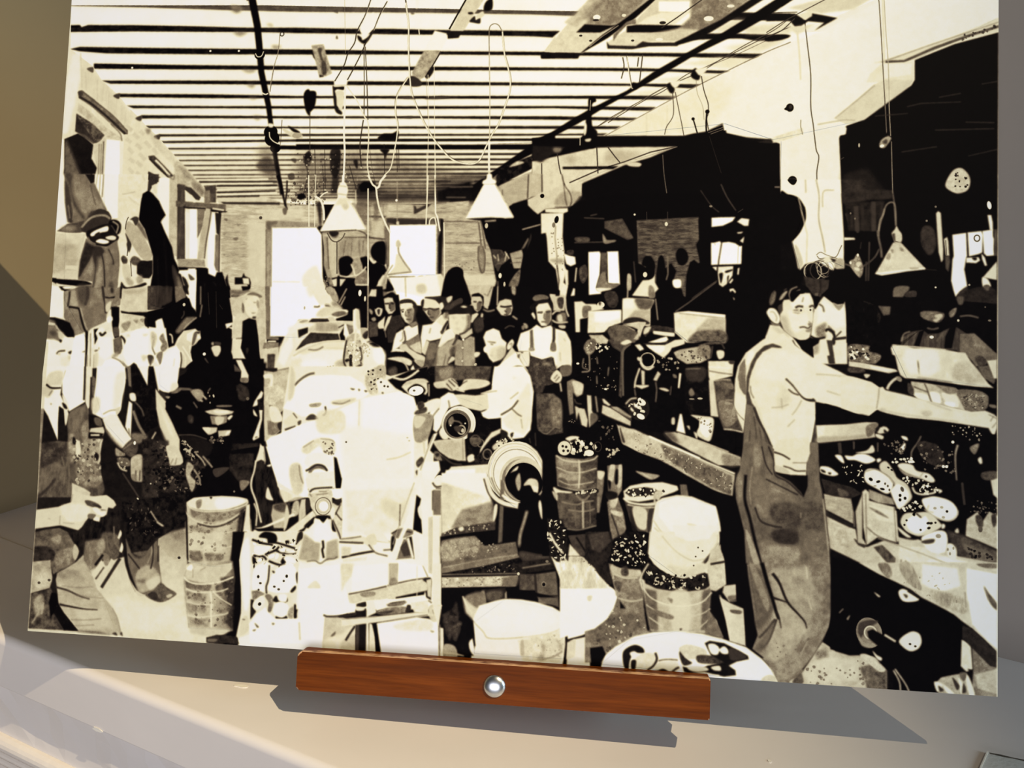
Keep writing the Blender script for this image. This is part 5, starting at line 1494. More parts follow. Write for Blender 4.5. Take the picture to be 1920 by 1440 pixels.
l 150 w6.8 b2.8|2805,2204 4,56
s 90 b5.1 t14,11|2905,2159 39,-11 21,13 -6,39 -41,11 -15,-24
s 215 b3.4|2855,2220 27,-43 28,24 1,32 -20,15 -22,-11
c 90 w5.6 b2.8|2869,2223 20,-25/2883,2234 17,-22
f 195 b3.4 t12,11|2835,1774 83,6 -1,82 -60,1 -2,-50
s 60 b4 t20,8|2876,1798 32,-4 -2,54 -21,-4
f 14 b2.8|2868,1756 17,-4 1,32 -21,0
c 205 w8.5 b2.8|2918,1798 6,56 15,39
s 120 b5.7 t20,11|2879,1884 42,-12 2,53 -43,1
s 200 b4|2879,1891 21,-8 8,36 -21,0
c 190 w8.5 b2.8|2852,1913 28,13 56,-4
c 205 w8.5 b2.8|2851,1884 20,-18 25,-2
s 190 b3.4|2888,1940 35,0 -3,17 -25,-3
s 150 b3.4|2700,1934 18,3 8,18 -14,7
s 120 b3.4|2693,1948 18,-4 -6,22 -11,0
f 38 b8.1 t14,22|4333,1210 236,-1 1,46 -135,5 -101,14
f 30 b8.1 t10,22|4334,1274 201,-10 -25,157 -157,1
l 62 w21.6 b4 a0.8|4391,1293 8,129/4476,1269 4,152
l 40 w13.5 b4 a0.8|4370,1339 3,65/4422,1283 3,134/4518,1274 0,82
e 110 r4.3,5.4|4365,1330 22,27
f 226 b2.2|4334,1455 50,2 5,6 -53,6
c 110 w6.4 b1.9|4340,1593 28,9 18,13
s 140 b3.2 t40,8|4360,1584 21,-10 17,-32 18,31 9,42 -8,46 -22,-14 -13,-27
e 225 r5.4,8.1|4403,1546 -35,40 38,13
s 210 b2.7|4399,1583 17,0 0,18 -21,0/4386,1611 22,-1 4,18 -22,-4
c 90 w5.9 b1.9|4421,1610 39,-28 30,-32 17,-37
l 60 w7 b2.1|4459,1477 -3,201/4445,1578 -1,101
l 45 w5.4 b2.1|4419,1477 -4,37/4356,1671 3,36
l 115 w4.8 b1.9|4569,1209 9,60 10,124
c 120 w7 b1.9|4588,1393 -5,-101 -17,-21 -26,16 -17,51 -17,65 -4,45
c 95 w10.7 b2.7|4499,1417 7,50 10,46 4,45
c 150 w5.4 b1.9|4531,1306 -6,32 -15,28 -6,55
s 200 b2.1 t12,11|4567,1432 15,-21 8,-18 13,23 14,22 -2,37 -30,5 -9,-23
s 70 b2.7|4569,1439 13,-5 3,41 -9,-9
c 80 w5.3|4584,1473 26,7
f 204 b2.1 t20,16,21|4574,1480 36,-3 124,136 -92,12 -78,15 -43,7 -32,-6 49,-92
s 120 b4 a0.8 t14,11|4607,1502 17,10 4,13 -17,-4/4563,1517 13,-1 -4,19/4546,1540 17,-5 -4,32 -17,-4
f 236 b2.7|4495,1634 69,-8 78,-11 86,-9 6,8 -92,12 -78,15 -43,8 -32,-7
s 215 b8 a0.7|4589,1494 35,54 61,54 -78,10 -18,-73
s 140 b2.7 a0.7|4659,1607 39,-1 -5,9 -30,1
s 52 b6.6 t18,13|4713,1410 30,-19 31,27 9,73 -21,46 -22,-4 -26,-41
e 130 r5.3,5.3|4737,1366 43,-73 2,413
e 225 r4,4|4782,1706
f 216 b2.1|4782,1327 10,-12 13,10 12,184 0,55 -8,14 -13,-50 -9,-119
f 205 b2.1|4821,1459 15,-11 6,24 5,73 -17,-2
l 60 w3.7|4829,1464 5,77
f 70 b2.6|4826,1545 21,0 4,27 -8,55 -13,-18
f 246 b2.1|4861,1436 66,-10 5,118 -4,9 -9,59 14,86 -34,27 -21,28 -9,-27 -13,-54 4,-64 2,-45 6,-18
f 246 b2.1|4934,1424 66,-8 8,19 -4,90 -17,9 -46,12
f 246 b2.1|5004,1416 51,-9 0,36 6,14 -2,54 2,29 -36,3 -13,-13
f 236 b2.1|4928,1553 59,-3 7,16 -19,14 -47,-2
s 20 b2.1|4955,1553 19,-3 5,12 -13,4
f 240 b2.1|5000,1530 17,22 10,40 -10,1 -13,-32
o 50 r13.2,15.8 w5.3|4979,1453
f 240 b2.1|5029,1334 17,0 8,37 1,41 -15,0
e 240 r10.5,21.1,-10|5037,1284
f 70 b2.6|5059,1407 15,0 0,135 -11,0
s 60 b6.6 t14,10|4882,1757 21,-32 30,-23 -17,59 -17,27
s 34 b6.5 t8,10|4899,1743 68,-37 75,-6 32,40 0,132 -183,4
e 160 r5.2,5.2|4943,1691
f 215 b2.1|5074,1569 -66,82 66,13
s 232 b2.1|5004,1652 26,8 16,36 -21,-4 -18,5
s 80 b3.1 t20,10|5013,1692 25,-1 -4,28 -21,-9
s 95 b5.3 t14,13|4586,1708 65,-5 0,22 -25,32 0,41 -45,1 -5,-41
s 55 b5.3 t18,13|4634,1739 52,-14 0,36 -34,23
f 85 b5.3 t20,11|4501,1805 65,3 -8,41 -26,1/4423,1770 73,3 -4,23
l 42 w5.3 b2.6 a0.8|4736,1615 52,4
f 14 b2.6 t6,13|4357,1763 217,-4 103,-2 399,28 0,250 1,275 -576,-89 -139,-59
s 14 b2.7|4496,1760 78,-1 0,45 -69,1
s 28 b5.3 t16,11|4392,1798 70,-10 52,53 -8,64 -86,-7
f 90 b4 t20,11|4505,1805 61,3 -4,41 -30,6
s 95 b5.3 t40,13|4712,1833 51,-6 56,8 0,27 -30,23 -68,-21
s 190 b3.9|4776,1850 30,-10 9,13 -26,28 -21,-9 21,-9
s 110 b3.9 t30,10|4848,1830 34,-23 -8,36 -21,14
s 80 b5.2|4886,1753 30,-1 -4,36 -21,1
c 85 w7.9 b3.2|4742,1913 26,6 30,-7
e 200 r5.8,6.5|4891,1872
c 90 w7.8 b2.6|4899,1851 43,-5 46,10
e 120 r7.8,5.2|5040,1869
e 90 r4.2,4.2|5019,1802
f 66 b3.9 t20,10,52|4619,1966 51,-33 51,-10 26,22 51,-6 42,-23 42,-10 51,34 60,35 -85,73 -25,-26 -268,-11
c 130 w7.9 b4 a0.8|4619,1984 12,-37 30,-14
l 90 w7.9 b4 a0.8|4653,1947 -8,54/4687,1937 -12,63/4747,1954 0,54/4815,1939 -25,41
f 14 b2.6|4704,1932 26,-10 -25,87 -26,-4
f 14 b2.6|4849,1911 33,-10 -20,113 -38,1 4,-59
e 236 r10.5,7.9|4764,1959
f 110 b5.2 t26,13|4900,1941 67,-6 51,48 56,52 0,31 -48,6 0,13 -50,15 -34,-44 -42,-25
s 60 b5.2 t16,10|4972,2056 29,-10 25,26 -8,22 -34,1
f 85 b3.9 t18,10|4984,2100 51,-6 21,57 12,17 -8,18 -42,-25
f 214 b2.6 t6,16|5026,2070 48,-6 1,95 -15,1 -13,-35
f 218 b2.1 t10,21|4576,2003 26,1 47,4 30,10 64,-4 89,7 55,10 38,4 30,48 46,61 34,43 25,19 -84,-4 -92,-6 -119,-14 -93,-9 -34,-3 -22,-15 -11,-27 -16,-71 -13,-5 -8,-31
f 238 b10.5 a0.8|4636,2019 128,2 34,12 9,89 -42,38 -111,-15 -26,-62
s 176 b10.4 a0.75 t24,16|4875,2094 82,-2 61,87 -84,11 -67,-25
s 150 b5.2 a0.8 t24,10|4706,2161 144,18 0,9 -136,-14
s 70 b2.6|4697,2076 6,22 2,27 -6,-13
s 150 b3.9|4699,2125 6,0 1,27
l 236 w4.2 b2.1|4576,2003 256,18
f 14 b2.3|4638,2172 85,2 127,14 126,19 92,6 7,17 0,80 -56,6 16,-54 -33,-29 -122,-19 -140,-13
f 190 b2.6 t20,16|4667,2185 73,6 140,23 29,21 17,89 -42,-12 -118,-23 -64,-16 -30,-30
s 232 b3.9|4677,2243 46,-2 34,17 5,26 -56,-11
s 236 b3.9|4757,2236 43,3 12,30 -4,23 -42,-12
s 225 b3.9|4812,2238 72,12 9,57 -51,-12
s 240 b2.6|4829,2282 47,3 -4,23 -38,-8
c 50 w5.2 b2.1|4731,2192 13,31 22,66
c 70 w5.2 b2.1|4680,2211 43,17 26,8
s 110 b3.9 a0.8 t20,10|4791,2203 84,7 9,26 -42,6 -38,-26
s 105 b3.9 t36,13|4888,2223 88,-3 51,21 8,30 -16,45 -84,7 -30,-43
x 150 V180 n30 r2.6,5.7 q41 a0.8|4901,2236 117,9 -8,63 -84,-2
x 50 V70 n30 r2.6,5.2 q42 a0.8|4901,2236 117,9 -8,63 -84,-2
s 60 b3.1 t20,10|4651,2194 25,17 5,40 -26,-8
s 110 b2.6|5039,2289 30,3 0,14 -25,-4
f 205 b2.6 t12,11|4365,2090 70,7 82,16 77,15 9,9 -43,10 -82,-15 -112,-15
f 232 b2.6|4465,2109 129,19 -43,13 -73,-14
s 60 b2.7 t20,11|4366,2121 69,7 5,18 -70,2
s 110 b3.7 t50,8|4360,2017 52,-19 52,8 0,31 44,13 13,17 -30,33 -86,-7 -40,-8
x 215 V235 n14 r5.3,10.6 q43|4365,2017 91,-7 9,50 34,17 -125,3
x 25 V45 n14 r5.3,11.9 q44|4369,2026 95,-2 27,35 -113,21
c 225 w8 b2.1|4369,2062 22,-14 17,13
s 235 b2.7|4359,1881 17,4 -4,14 -13,-5/4355,1908 30,0 -13,9
e 190 r8,4|4398,1939
s 205 b2.6|4440,2155 30,2 -13,16 -9,0
c 205 w13.2 b2.6|4552,2228 13,-27 30,-28 25,8
s 150 b2.6 t25,8|4595,2164 21,0 5,22 -18,-4
f 226 b2.7|4190,1829 49,-69 43,33 56,-1 3,-7 7,62 5,68 5,191 -167,4 -8,-88 -7,-48
f 236 b8|4207,1829 32,-56 47,48 52,-8 8,102 -46,8 -53,-33 -39,15
f 14 b2.7|4219,1760 25,-90 52,-49 73,-8 46,61 14,69 -58,55 -30,-20 -3,21 -33,4 -26,-13 -37,-30
s 130 b5.4 a0.9|4282,1793 30,13 23,-7 -10,24 -16,7
f 50 b5.4 t14,11|4139,1658 79,19 46,0 -6,44 -39,39 -33,1 -13,-21 -20,-27
s 90 b5.4|4193,1747 26,-1 -3,17 -16,1
c 30 w8.1 b2.7|4218,1677 4,49 -9,34
s 120 b6.7 t22,11|4202,1929 26,-21 23,-8 -3,52 4,20 -43,1
s 90 b5.4 a0.8 t20,8|4261,1910 23,20 13,14 -16,7 -16,-13
c 24 w13.4 b2.7|4248,1941 13,-10 23,13 10,27 -9,24
c 24 w10.7 b2.7|4173,1967 33,13 42,-8
c 34 w13.4 b2.7|4285,1981 36,-5 32,-5
l 40 w6.4 b2.7|4297,1971 30,-32
f 50 b2.7 t12,8,37|4255,1986 33,2 -3,31 14,88 -32,1 -8,-41 13,-3 -10,-44
s 34 b2.7|4285,1988 13,3 -3,17 -10,1
f 150 b6.7 t14,11|4190,2021 29,-17 -2,51 -26,7
f 14 b2.7|4170,1974 52,6 -6,24 -26,17 -6,14 7,44 -40,-12 -20,-34 -7,-44
c 90 w8.1 b2.7|4213,1801 20,14 7,27
f 14 b2.7 t10,11|4351,1799 46,-28 104,39 2,204 -150,-17
s 18 b2.7|3965,1834 -11,-55 20,-39 39,-14 53,-12 53,-7 34,6 20,24 20,27 23,-1 -9,45 -13,21 -20,-27 -133,-18 -6,62 -13,14 -17,-27
s 90 b4.9 t22,11|3968,1792 12,-41 20,-8 -6,49 -19,21
s 160 b3.8|4027,1760 20,-21 10,3 -23,35 -17,7
c 140 w6.5 b2.7|4106,1714 -29,14 -10,24 7,31
c 120 w5.4 b2.7|4120,1729 -20,13 -13,20
c 70 w5.4 b2.7|3993,1736 -12,28 -10,35/4053,1725 -13,11
s 60 b4.1|4012,1819 26,-14 -6,48 -10,7
f 222 b2.7|4034,1798 7,-14 26,-4 14,14 16,-18 23,-25 23,-5 27,1 17,27 3,28 -2,48 0,34 -9,35 -3,34 -6,21 -20,18 -33,-3 -40,-20 -34,-30 -20,-51 -1,-28 13,-21
f 236 b8.1 a0.9|4068,1804 26,-21 46,-28 26,-1 8,48 -20,14 -66,9
f 232 b8.1 a0.8|4062,1839 46,13 47,-1 20,47 -33,22 -32,35 -40,-34
s 176 b10.8 a0.75|4022,1867 34,13 21,62 33,40 -33,-13 -34,-33
f 14 b2.7|4074,1783 10,10 16,-20 20,-25 20,0 6,-11 -59,-2 -17,21
l 110 w4.3 b2.2|4137,1768 -5,25
f 14 b2.7|4170,1744 20,17 26,2 -9,49 -13,10 -6,-34
c 50 w10.8 b2.2|4098,1824 16,-9 23,2
c 50 w9.7 b2.2|4167,1819 13,-8 14,5
s 120 b2.7|4085,1837 16,-6 20,0 10,6 -13,4 -20,-1
e 60 r4.9,5.9|4126,1836 47,-3
s 235 b1.9|4111,1833 10,-2 0,7 -10,0
c 110 w4.8 b2.7|4187,1826 2,17
s 150 b5.4 a0.8|4085,1845 37,3 -14,7
c 130 w5.4 b2.7|4165,1892 13,13 -1,10 -12,-3
c 60 w7.5 b2.2|4120,1925 22,-4 20,7 15,-13
s 130 b4 a0.9|4152,1937 27,-11 -3,20 -20,1
s 110 b3.2|4162,1902 16,0 -3,10 -10,0
s 232 b2.7|3955,1851 10,-20 17,-4 20,9 17,28 4,24 -10,21 -23,-7 -21,-23
c 160 w5.4 b3.8 a0.8|3972,1848 17,-1 17,27 -3,21
s 130 b4.1 a0.8|3976,1899 20,7 27,3 -6,13 -27,-2
f 226 b2.7|3973,1913 27,6 23,0 20,24 34,26 27,20 17,27 13,27 -29,-3 -20,-16 -40,-6 -87,-15 -7,-24
s 190 b6.8 a0.6|3983,1916 60,27 28,33 -27,-6 -47,-26
f 14 b2.7|4087,1976 37,16 46,-8 20,51 1,44 -40,-12 -13,-20
f 228 b2.7|4077,1976 20,13 27,34 11,27 -24,-10
c 60 w6.5 b2.4|4087,1990 17,33 20,17
s 70 b2.7|4104,2017 20,20 4,10 -23,-7
f 222 b2.4 g228,3808,2187,4146,2223|3938,1991 35,-19 71,-16 54,59 44,30 44,31 80,44 48,21 44,24 56,14 65,20 35,22 0,36 -8,72 -47,42 -69,-21 -78,-26 -48,-10 -61,-12 5,81 -16,109 -28,161 -144,6 -28,-110 -37,-93 -46,-108 -27,-17 -10,-73 -8,65 -7,91 -8,59 -37,-76 -15,-72 7,-129 12,-64 38,-70
s 232 b13.5 a0.7|3913,2092 124,-39 106,43 1,90 -132,13 -97,-15
s 206 b13.4 a0.7|4039,2226 45,62 -34,56 -35,-17
c 60 w9.1 W5.4 b2.7|4056,2189 36,35 36,45 26,21 31,6
c 60 w8 b2.7|4070,2243 23,18 30,10
s 40 b4|4119,2260 31,26 35,3 9,-4 13,17 -35,-1 -31,-15
c 170 w6.4 b3.7 a0.8|4137,2296 -21,41 -26,37/3988,2339 44,-4 40,-15/4104,2396 -35,38/4041,2344 -5,-54
c 180 w8 b5.3 a0.7|4205,2162 70,2 78,7/4259,2246 61,17 35,-1
s 202 b8.1 a0.7|3895,2299 31,49 29,90 37,89 -37,-71 -37,-90
c 120 w6.5 b2.7|3880,2231 5,36 14,27
f 110 b3.8 t12,11,38|3851,2090 5,50 1,55 6,82 -13,0 -23,-36 -10,-54 8,-60
f 64 b2.7 t10,11|3861,2186 21,-74 26,-51 39,-38 40,-13 40,13 9,9 -53,-1 -44,24 -30,42 -22,56 -12,46 -3,59 18,59 19,27 -45,-12 -5,-55
s 234 b4.1|3868,2062 22,-15 5,23 -26,51 -13,-4
c 80 w5.4 b2.7|3804,2354 21,25 27,30
s 226 b4.1 a0.9|3803,2260 52,35 4,28 -12,73 -41,-54
f 222 b2.7|3802,2361 50,53 -3,59 -18,-22
f 100 b2.7 t16,16,54|3862,2325 29,10 18,13 9,45 37,63 37,84 27,58 -3,58 -177,7 11,-113 3,-91
c 44 w10.7 b2.7|3900,2339 23,63 32,58 37,80
c 60 w6.4 b3.2 a0.9|3901,2385 15,117 -1,161/3928,2439 20,108 10,114/3884,2458 -7,114 -15,93/3955,2474 28,94 28,66
s 130 b5.4 a0.7|3863,2504 13,0 -6,136 -18,1
f 62 b2.7 t14,13,42|4205,2393 9,81 12,173 -64,3 18,-112 16,-73
c 40 w8 b2.7|3996,2551 40,24 44,25
f 14 b2.6|4207,2307 57,9 56,14 70,25 69,18 47,-40 73,24 1,76 -112,-32 -259,19
f 222 b2.4|4328,2168 60,2 91,25 35,26 17,-5 13,17 94,20 111,28 93,23 114,23 63,-7 41,17 15,13 0,55 -15,46 -25,-45 -125,-15 -110,-14 -152,-9 -95,-19 -47,-16 -8,5 -39,33 -43,-12 -86,-29
s 228 b10.6 a0.8|4328,2208 138,14 35,35 -16,54 -156,-40
s 178 b7.9 a0.8 t12,11|4510,2329 35,-2 -9,14/4715,2339 43,-10 8,18 -25,14
c 190 w10.4 b5.2 a0.7|4519,2333 77,15 85,10 119,14 93,10
c 150 w5.3 b3.7|4514,2221 -4,54 -8,54
s 190 b5.2 a0.8|4741,2285 59,12 68,29 -51,-8
c 120 w5.1 b2.6 a0.8|5044,2373 16,-27/5052,2405 23,-29/5035,2338 40,20
f 14 b2.6|4330,2335 86,28 43,12 43,-37 51,16 95,19 152,8 101,14 174,47 0,70 -821,32 -3,-234
f 14 b2.6 t5,10|4206,2366 227,-8 76,18 266,7 137,12 94,19 26,32 47,-13 1,404 -197,64 -623,-125 -28,-88
f 200 b2.6 g228,4370,2448,4217,2453 t8,11|4209,2422 138,-10 108,-15 49,1 -16,34 11,39 -129,19 -154,19
s 160 b6.6 a0.8|4224,2481 146,-11 86,-9 21,11 -129,18 -124,19
s 110 b3.9 t20,8|4455,2417 49,-19 5,22 -32,46 -21,1
s 215 b2.6|4499,2437 26,-17 32,4 1,17 -38,12/4499,2454 37,10 -5,17 -27,-10/4531,2417 21,2 11,16 -22,1
s 24 b2.6|4499,2426 21,-9 -11,26 -10,5/4541,2430 22,22 -22,-5
f 36 b5.3 t12,13|4237,2688 152,38 49,31 -54,25 -124,-17
s 74 b5.2 t14,10|4319,2734 49,15 0,22 -38,2
l 60 w15.8 b4|4324,2505 6,56
l 110 w5.3 b2.6|4394,2497 1,39/4510,2498 0,45
c 110 w6.2 b2.6|4717,2457 -16,34 -26,40 -5,33
s 40 b5.2 t20,10|4701,2491 96,8 32,109 -95,-30
x 90 V170 n40 r2.6,7.8 a0.7 q45|4701,2491 180,26 1,121 -148,-15
x 120 V220 n22 r2.6,6.7 a0.8 q46|4817,2398 199,10 -20,83 -115,-7
c 150 w10.3 W5.2 b2.1|4891,2495 -10,44 0,56 6,76
c 60 w10.3 b2.6|4913,2681 5,55 6,54
s 120 b3.9 t20,8|4949,2504 42,-18 -16,50 -16,-5
s 225 b2.6|4986,2563 15,-12 6,28 -11,5
e 235 r7.7,7.7|4868,2482 -29,123 -15,0
s 70 b5.1 t24,10|5007,2628 72,-9 0,39 -67,3
f 215 b3.1 t10,13|5046,2664 33,-12 0,98 -20,-15
x 70 V130 n30 r2.6,6.1 a0.8 q47|4976,2766 103,6 -4,66 -141,-16
f 190 b3.1 t26,13|4935,2861 51,-41 21,53 31,-55 42,19 0,163 -72,-29 -78,-29
s 60 b3.8 t20,10|4976,2842 26,-1 11,43 -16,17 -16,-21/5049,2839 20,-12 6,43 -16,23
e 80 r10.2,15.3|4999,2906
f 64 b5.6 t22,15|4841,2920 83,23 156,68 0,59 -93,5 -104,-43
s 110 b7.6 a0.7 t30,13|4914,2981 94,23 72,50 -93,10
x 20 V40 n16 r5.1,10.2 q48|4914,2981 145,47 0,32 -124,-20
f 172 b2.6 t26,16,10|4252,2765 46,9 86,10 12,64 0,60 -135,-65
f 30 b3.1|4259,2848 51,26 86,40 11,16 -32,-4 -65,-30 -43,-20
f 196 b2.6 t16,15|4264,2876 111,50 32,9 12,66 43,20 84,-38 75,19 84,-32 126,43 57,29 192,28 0,92 -458,25 -106,-48 -118,-54 -113,-50
f 226 b7.7 t8,15|4620,2969 106,11 105,65 135,26 42,69 -281,15 -116,-76
f 238 b7.7|4747,3071 84,-26 135,37 1,60 -188,10
s 190 b5.2 t30,13|4289,2908 76,41 22,75 -75,-18
f 50 b2.6|4397,2980 65,30 -11,17 -32,-15
f 185 b2.6 t16,10,52|4406,2847 32,-90 2,221 22,32 -43,-9
f 205 b2.6 t18,13|4438,2746 15,-12 27,21 -10,34 123,27 12,175 -91,-22 -52,41 -17,-88
f 226 b5.2 a0.8|4470,2811 118,22 0,60 -74,-7
f 150 b3.9 t24,10,31|4469,2733 43,15 70,25 11,32 -80,-7 -43,-20
s 120 b3.9 t24,10|4470,2822 54,20 43,31 -54,-20
l 120 w5.2 b2.6|4454,2756 7,243/4396,2848 6,76/4593,2816 12,175
c 90 w5.2 b2.6|4461,2922 53,41 86,34
l 232 w7.8 b2.6|4598,2833 12,153
f 205 b3.1 t10,13|4604,2959 48,19 74,2 105,38 -73,-13 -137,2
l 150 w5.1 b2.6 a0.8|4514,2974 107,33 105,33 157,57
f 70 b3.9 t30,10,21|4494,3019 42,-13 64,62 -5,66 -37,-42
s 60 b3.9 t30,10|4516,3100 53,64 -31,2
l 120 w7.7 b3.9 a0.8|4627,3073 -5,60/4648,3077 6,82/4669,3098 6,60
s 236 b2.1|4234,2629 41,1 32,21 14,14 -24,9 -33,-4 -30,-13
s 20 b2.1|4234,2643 19,5 6,11 -17,-2/4270,2658 16,0 -6,11
s 240 b2.1|4303,2571 30,-2 17,36 -16,-2
s 240 b2.1|4352,2569 35,1 27,-12 43,1 43,26 -43,21 -53,-15 -38,-1
s 215 b2.1|4403,2553 54,-14 26,-28 11,33 -37,12
x 190 V240 n22 r3.7,8.4 k0.5 q51|4334,2611 102,2 12,99 -86,-13
s 205 b2.3|4519,2609 24,-20 21,13 27,43 16,27 43,26 21,43 1,33 -53,52 -16,-16 -6,-93 -43,-54 -27,-21
s 238 b2.1|4576,2729 32,-29 42,25 11,44 -47,52 -38,-70
e 20 r6.7,7.8|4619,2757 0,22 24,-9
e 70 r7.8,13,-20|4629,2726
e 20 r6.3,4.2,30|4562,2621 16,11
c 60 w4.2 b1.8|4527,2648 38,20 27,32
s 236 b2.1|4445,2668 13,-34 43,-2 53,26 30,32 -3,38 -26,24 -54,-26 -43,-25
c 130 w4.2 b1.8|4452,2645 49,-14 58,32 26,32
e 20 r10.5,7.8,35|4478,2683
e 20 r10.4,6.3,-20|4514,2693
e 20 r11.7,5.7,10|4534,2729
e 60 r4.2,6.2|4547,2702 13,11 8,19
e 150 r7.8,2.6|4499,2715
s 226 b2.1|4607,2611 21,-15 48,7 21,27 58,14 29,31 -18,12 -53,-19 -63,-20
s 150 b2.6|4612,2622 38,21 74,24 32,4 -106,-12
e 60 r6.2,6.2|4742,2658
c 150 w4.1 b1.8|4729,2639 -16,23
x 200 V240 n26 r3.6,10.3 q52|4618,2655 80,19 73,13 37,32 -31,28 -95,-12
x 16 V30 n26 r3.6,8.8 q53|4607,2650 91,24 73,13 21,21 -15,29 -95,-7
c 230 w8.8 b2.1|4677,2713 16,27 37,7 52,-11 0,-16 32,6 -11,9
x 205 V240 n12 r5.2,10.4 q54|4564,2579 112,-9 5,22 -95,9
s 236 b2.1|4505,2582 16,-6 6,11 -16,11/4622,2461 26,4 6,17 -21,-5/4633,2499 10,0 -5,28 -16,17 -10,-11
x 60 V110 n40 r2.6,6.8 q55|4531,2492 107,-15 11,71 -85,4
s 240 b2.1|4722,2777 29,-17 42,-5 68,21 32,43 -11,39 -36,15 -47,-11 -48,-31
c 190 w5.1 b2.1|4735,2821 53,36 63,16 37,-27 5,-27
e 24 r6.2,6.2|4842,2826
e 160 r7.7,6.2|4785,2813 32,-6 8,49
c 190 w4.1 b2.1|4756,2798 -5,27 27,10
s 214 b2.1|4622,2892 19,-45 52,-8 64,-3 52,47 6,21 -58,36 -52,14 -53,-20
s 244 b3.6|4651,2879 43,-29 26,15 21,-12 16,32 -10,34 -42,24 -43,-20
l 30 w6.2 b2.1|4696,2842 24,20
e 30 r5.2,5.2|4651,2879 -10,23 77,21 70,-39
e 24 r8.7,6.2,-20|4754,2888 13,0 -10,24
s 20 b2.6|4614,2892 17,21 21,27 37,14 -11,12 -37,-26 -21,-26
s 222 b2.1|4609,2914 38,26 26,21 -21,1 -32,-26
x 190 V235 n14 r5.2,10.3 q56|4619,2820 95,-42 11,32 -63,36
x 16 V30 n10 r5.2,10.3 q57|4603,2827 100,-38 32,53 -20,13 -96,-7
e 230 r7.8,7.8|4693,2787
s 240 b2.6|4721,2964 57,-36 42,-7 21,15 5,43 -15,50 -68,-2
s 60 b2.6|4721,2980 36,-13 27,-1 -6,17 -36,7
e 150 r12.8,10.3|4802,2949
s 232 b3.1|4841,2990 26,-6 21,31 -5,49 -36,-19
e 130 r4.1,7.7|4847,3012 26,-7 -16,28
s 234 b2.1|4820,2888 13,5 -3,16 -13,1
s 205 b2|4880,2918 13,-12 5,22 -15,1
f 12 b2.8 t8,14|2963,1979 178,-4 95,51 84,35 186,47 56,9 102,13 21,262 162,67 -7,153 -294,-112 -256,-32 -165,-151 -73,-18 -81,-72
f 12 b2.8|3027,2004 126,13 53,46 -41,43 -135,4
f 190 b4.2 t20,14|3047,1988 73,-2 32,26 -9,21 -63,-4
s 110 b3.9 t50,11|3023,2057 20,-42 36,-7 12,37 -20,38 -26,11
x 160 V225 n24 r2.8,7.3 q61|3022,2015 141,18 -9,32 -114,29
c 150 w6.7 b2.2|3028,2057 22,26 7,68 -4,27 -37,6
c 120 w5.6 b2.2|3025,2110 -4,48 26,9/3093,2103 6,37/3157,2154 -4,47/3096,2203 3,42
x 80 V190 n26 r2.2,5.6 k0.6 q62 a0.8|3019,2100 188,-5 5,178 -166,5
e 230 r8.4,5.6|2995,2140 149,130
x 120 V190 n10 r2.8,6.7 k0.6 q63|3107,2245 104,-4 1,32 -104,3
f 70 b2.8 t16,11|3152,2012 21,-11 63,30 31,-6 -35,38 -4,251 -15,-10 4,-231 -43,-25
f 84 b2.8 t22,11|3146,1965 35,-27 52,-7 64,35 16,37 -67,28 -83,-25
s 218 b2.8|3215,2026 36,-19 21,15 -36,14
c 90 w11.1 b2.8|3267,2030 -35,33 -4,63 8,177
f 14 b2.2|3237,2068 35,-33 27,26 11,42 -3,63 -14,73 2,52 -51,23
f 222 b3.9|3340,2028 102,3 51,-27 51,-7 1,26 -61,28 -45,48 -42,-25
s 238 b3.3|3350,2034 87,3 -4,31 -36,1
f 220 b2.8 t16,11|3288,2035 26,-6 26,26 -25,11
f 16 b2.8|3329,2029 11,-1 16,32 -16,5
f 190 b2.8 t14,11|3228,1931 72,-12 41,-6 -19,48 -19,47 -21,-4 30,-48 -37,-15
f 226 b2.2|3381,1959 55,4 56,4 0,18 -51,-1 -57,-9
f 238 b2.2|3355,2020 66,-25 30,-9 11,19 -46,14
c 30 w8.3 b2.2|3329,2026 62,1 51,-6 41,-22
s 205 b3.3 t16,11|3340,1944 28,-6 -10,27 -25,11
o 190 r36,36 w8.3|3357,2112
s 12 b2.8|3326,2097 15,-16 31,-1 16,26 -10,31 -30,7 -16,-21
c 214 w13.8 b2.8|3321,2123 16,26 27,10 25,-17
s 200 b2.8|3305,2098 21,4 0,21 -21,-10
c 205 w9.7 b2.2|3317,2155 -19,63 -4,42
f 205 b2.5|3325,2165 18,5 2,73 -15,0
f 215 b2.5|3294,2244 72,-2 0,8 -36,14 -31,-12
f 205 b2.8 t20,11|3410,2168 16,15 -20,37 -18,-5
c 110 w5.5 b2.2|3401,2225 6,42 -3,62/3294,2265 6,36
s 200 b2.2|3420,2256 28,-1 23,12 -12,6 -31,-9
c 90 w5.5 b2.2|3481,2244 -4,47
x 110 V210 n22 r2.8,8.3 q64 a0.8|3382,2090 154,7 -19,63 -112,3
f 236 b2.2|3520,2175 12,2 -8,76 -9,0
s 100 b2.7|3487,2181 18,5 3,16 -16,-3
f 175 b4.1 t28,14|3484,2061 51,-11 132,-24 11,67 -50,27 -71,7 -51,-29
s 120 b5.5 t30,11|3626,2021 51,20 -9,52 -56,-19
x 30 V60 n26 r2.7,8.2 q65 a0.7|3515,2056 152,-20 2,78 -122,8
f 14 b3.3|3479,2046 61,-17 106,-24 30,5 -40,11 -96,18 -46,27 -35,33
c 60 w8.2 b2.7|3667,2015 55,-6 26,35/3687,2030 -9,63
s 215 b3.3|3708,2056 35,-1 1,31 -25,11
f 20 b2.7 t8,14|3542,2138 122,-8 20,247 -106,9 -27,-72
s 50 b5.5 t14,14|3558,2153 91,-7 -4,62 -76,2
s 110 b4.1|3571,2272 14,-21 16,31 -20,11
e 190 r13.6,5.5|3629,2304
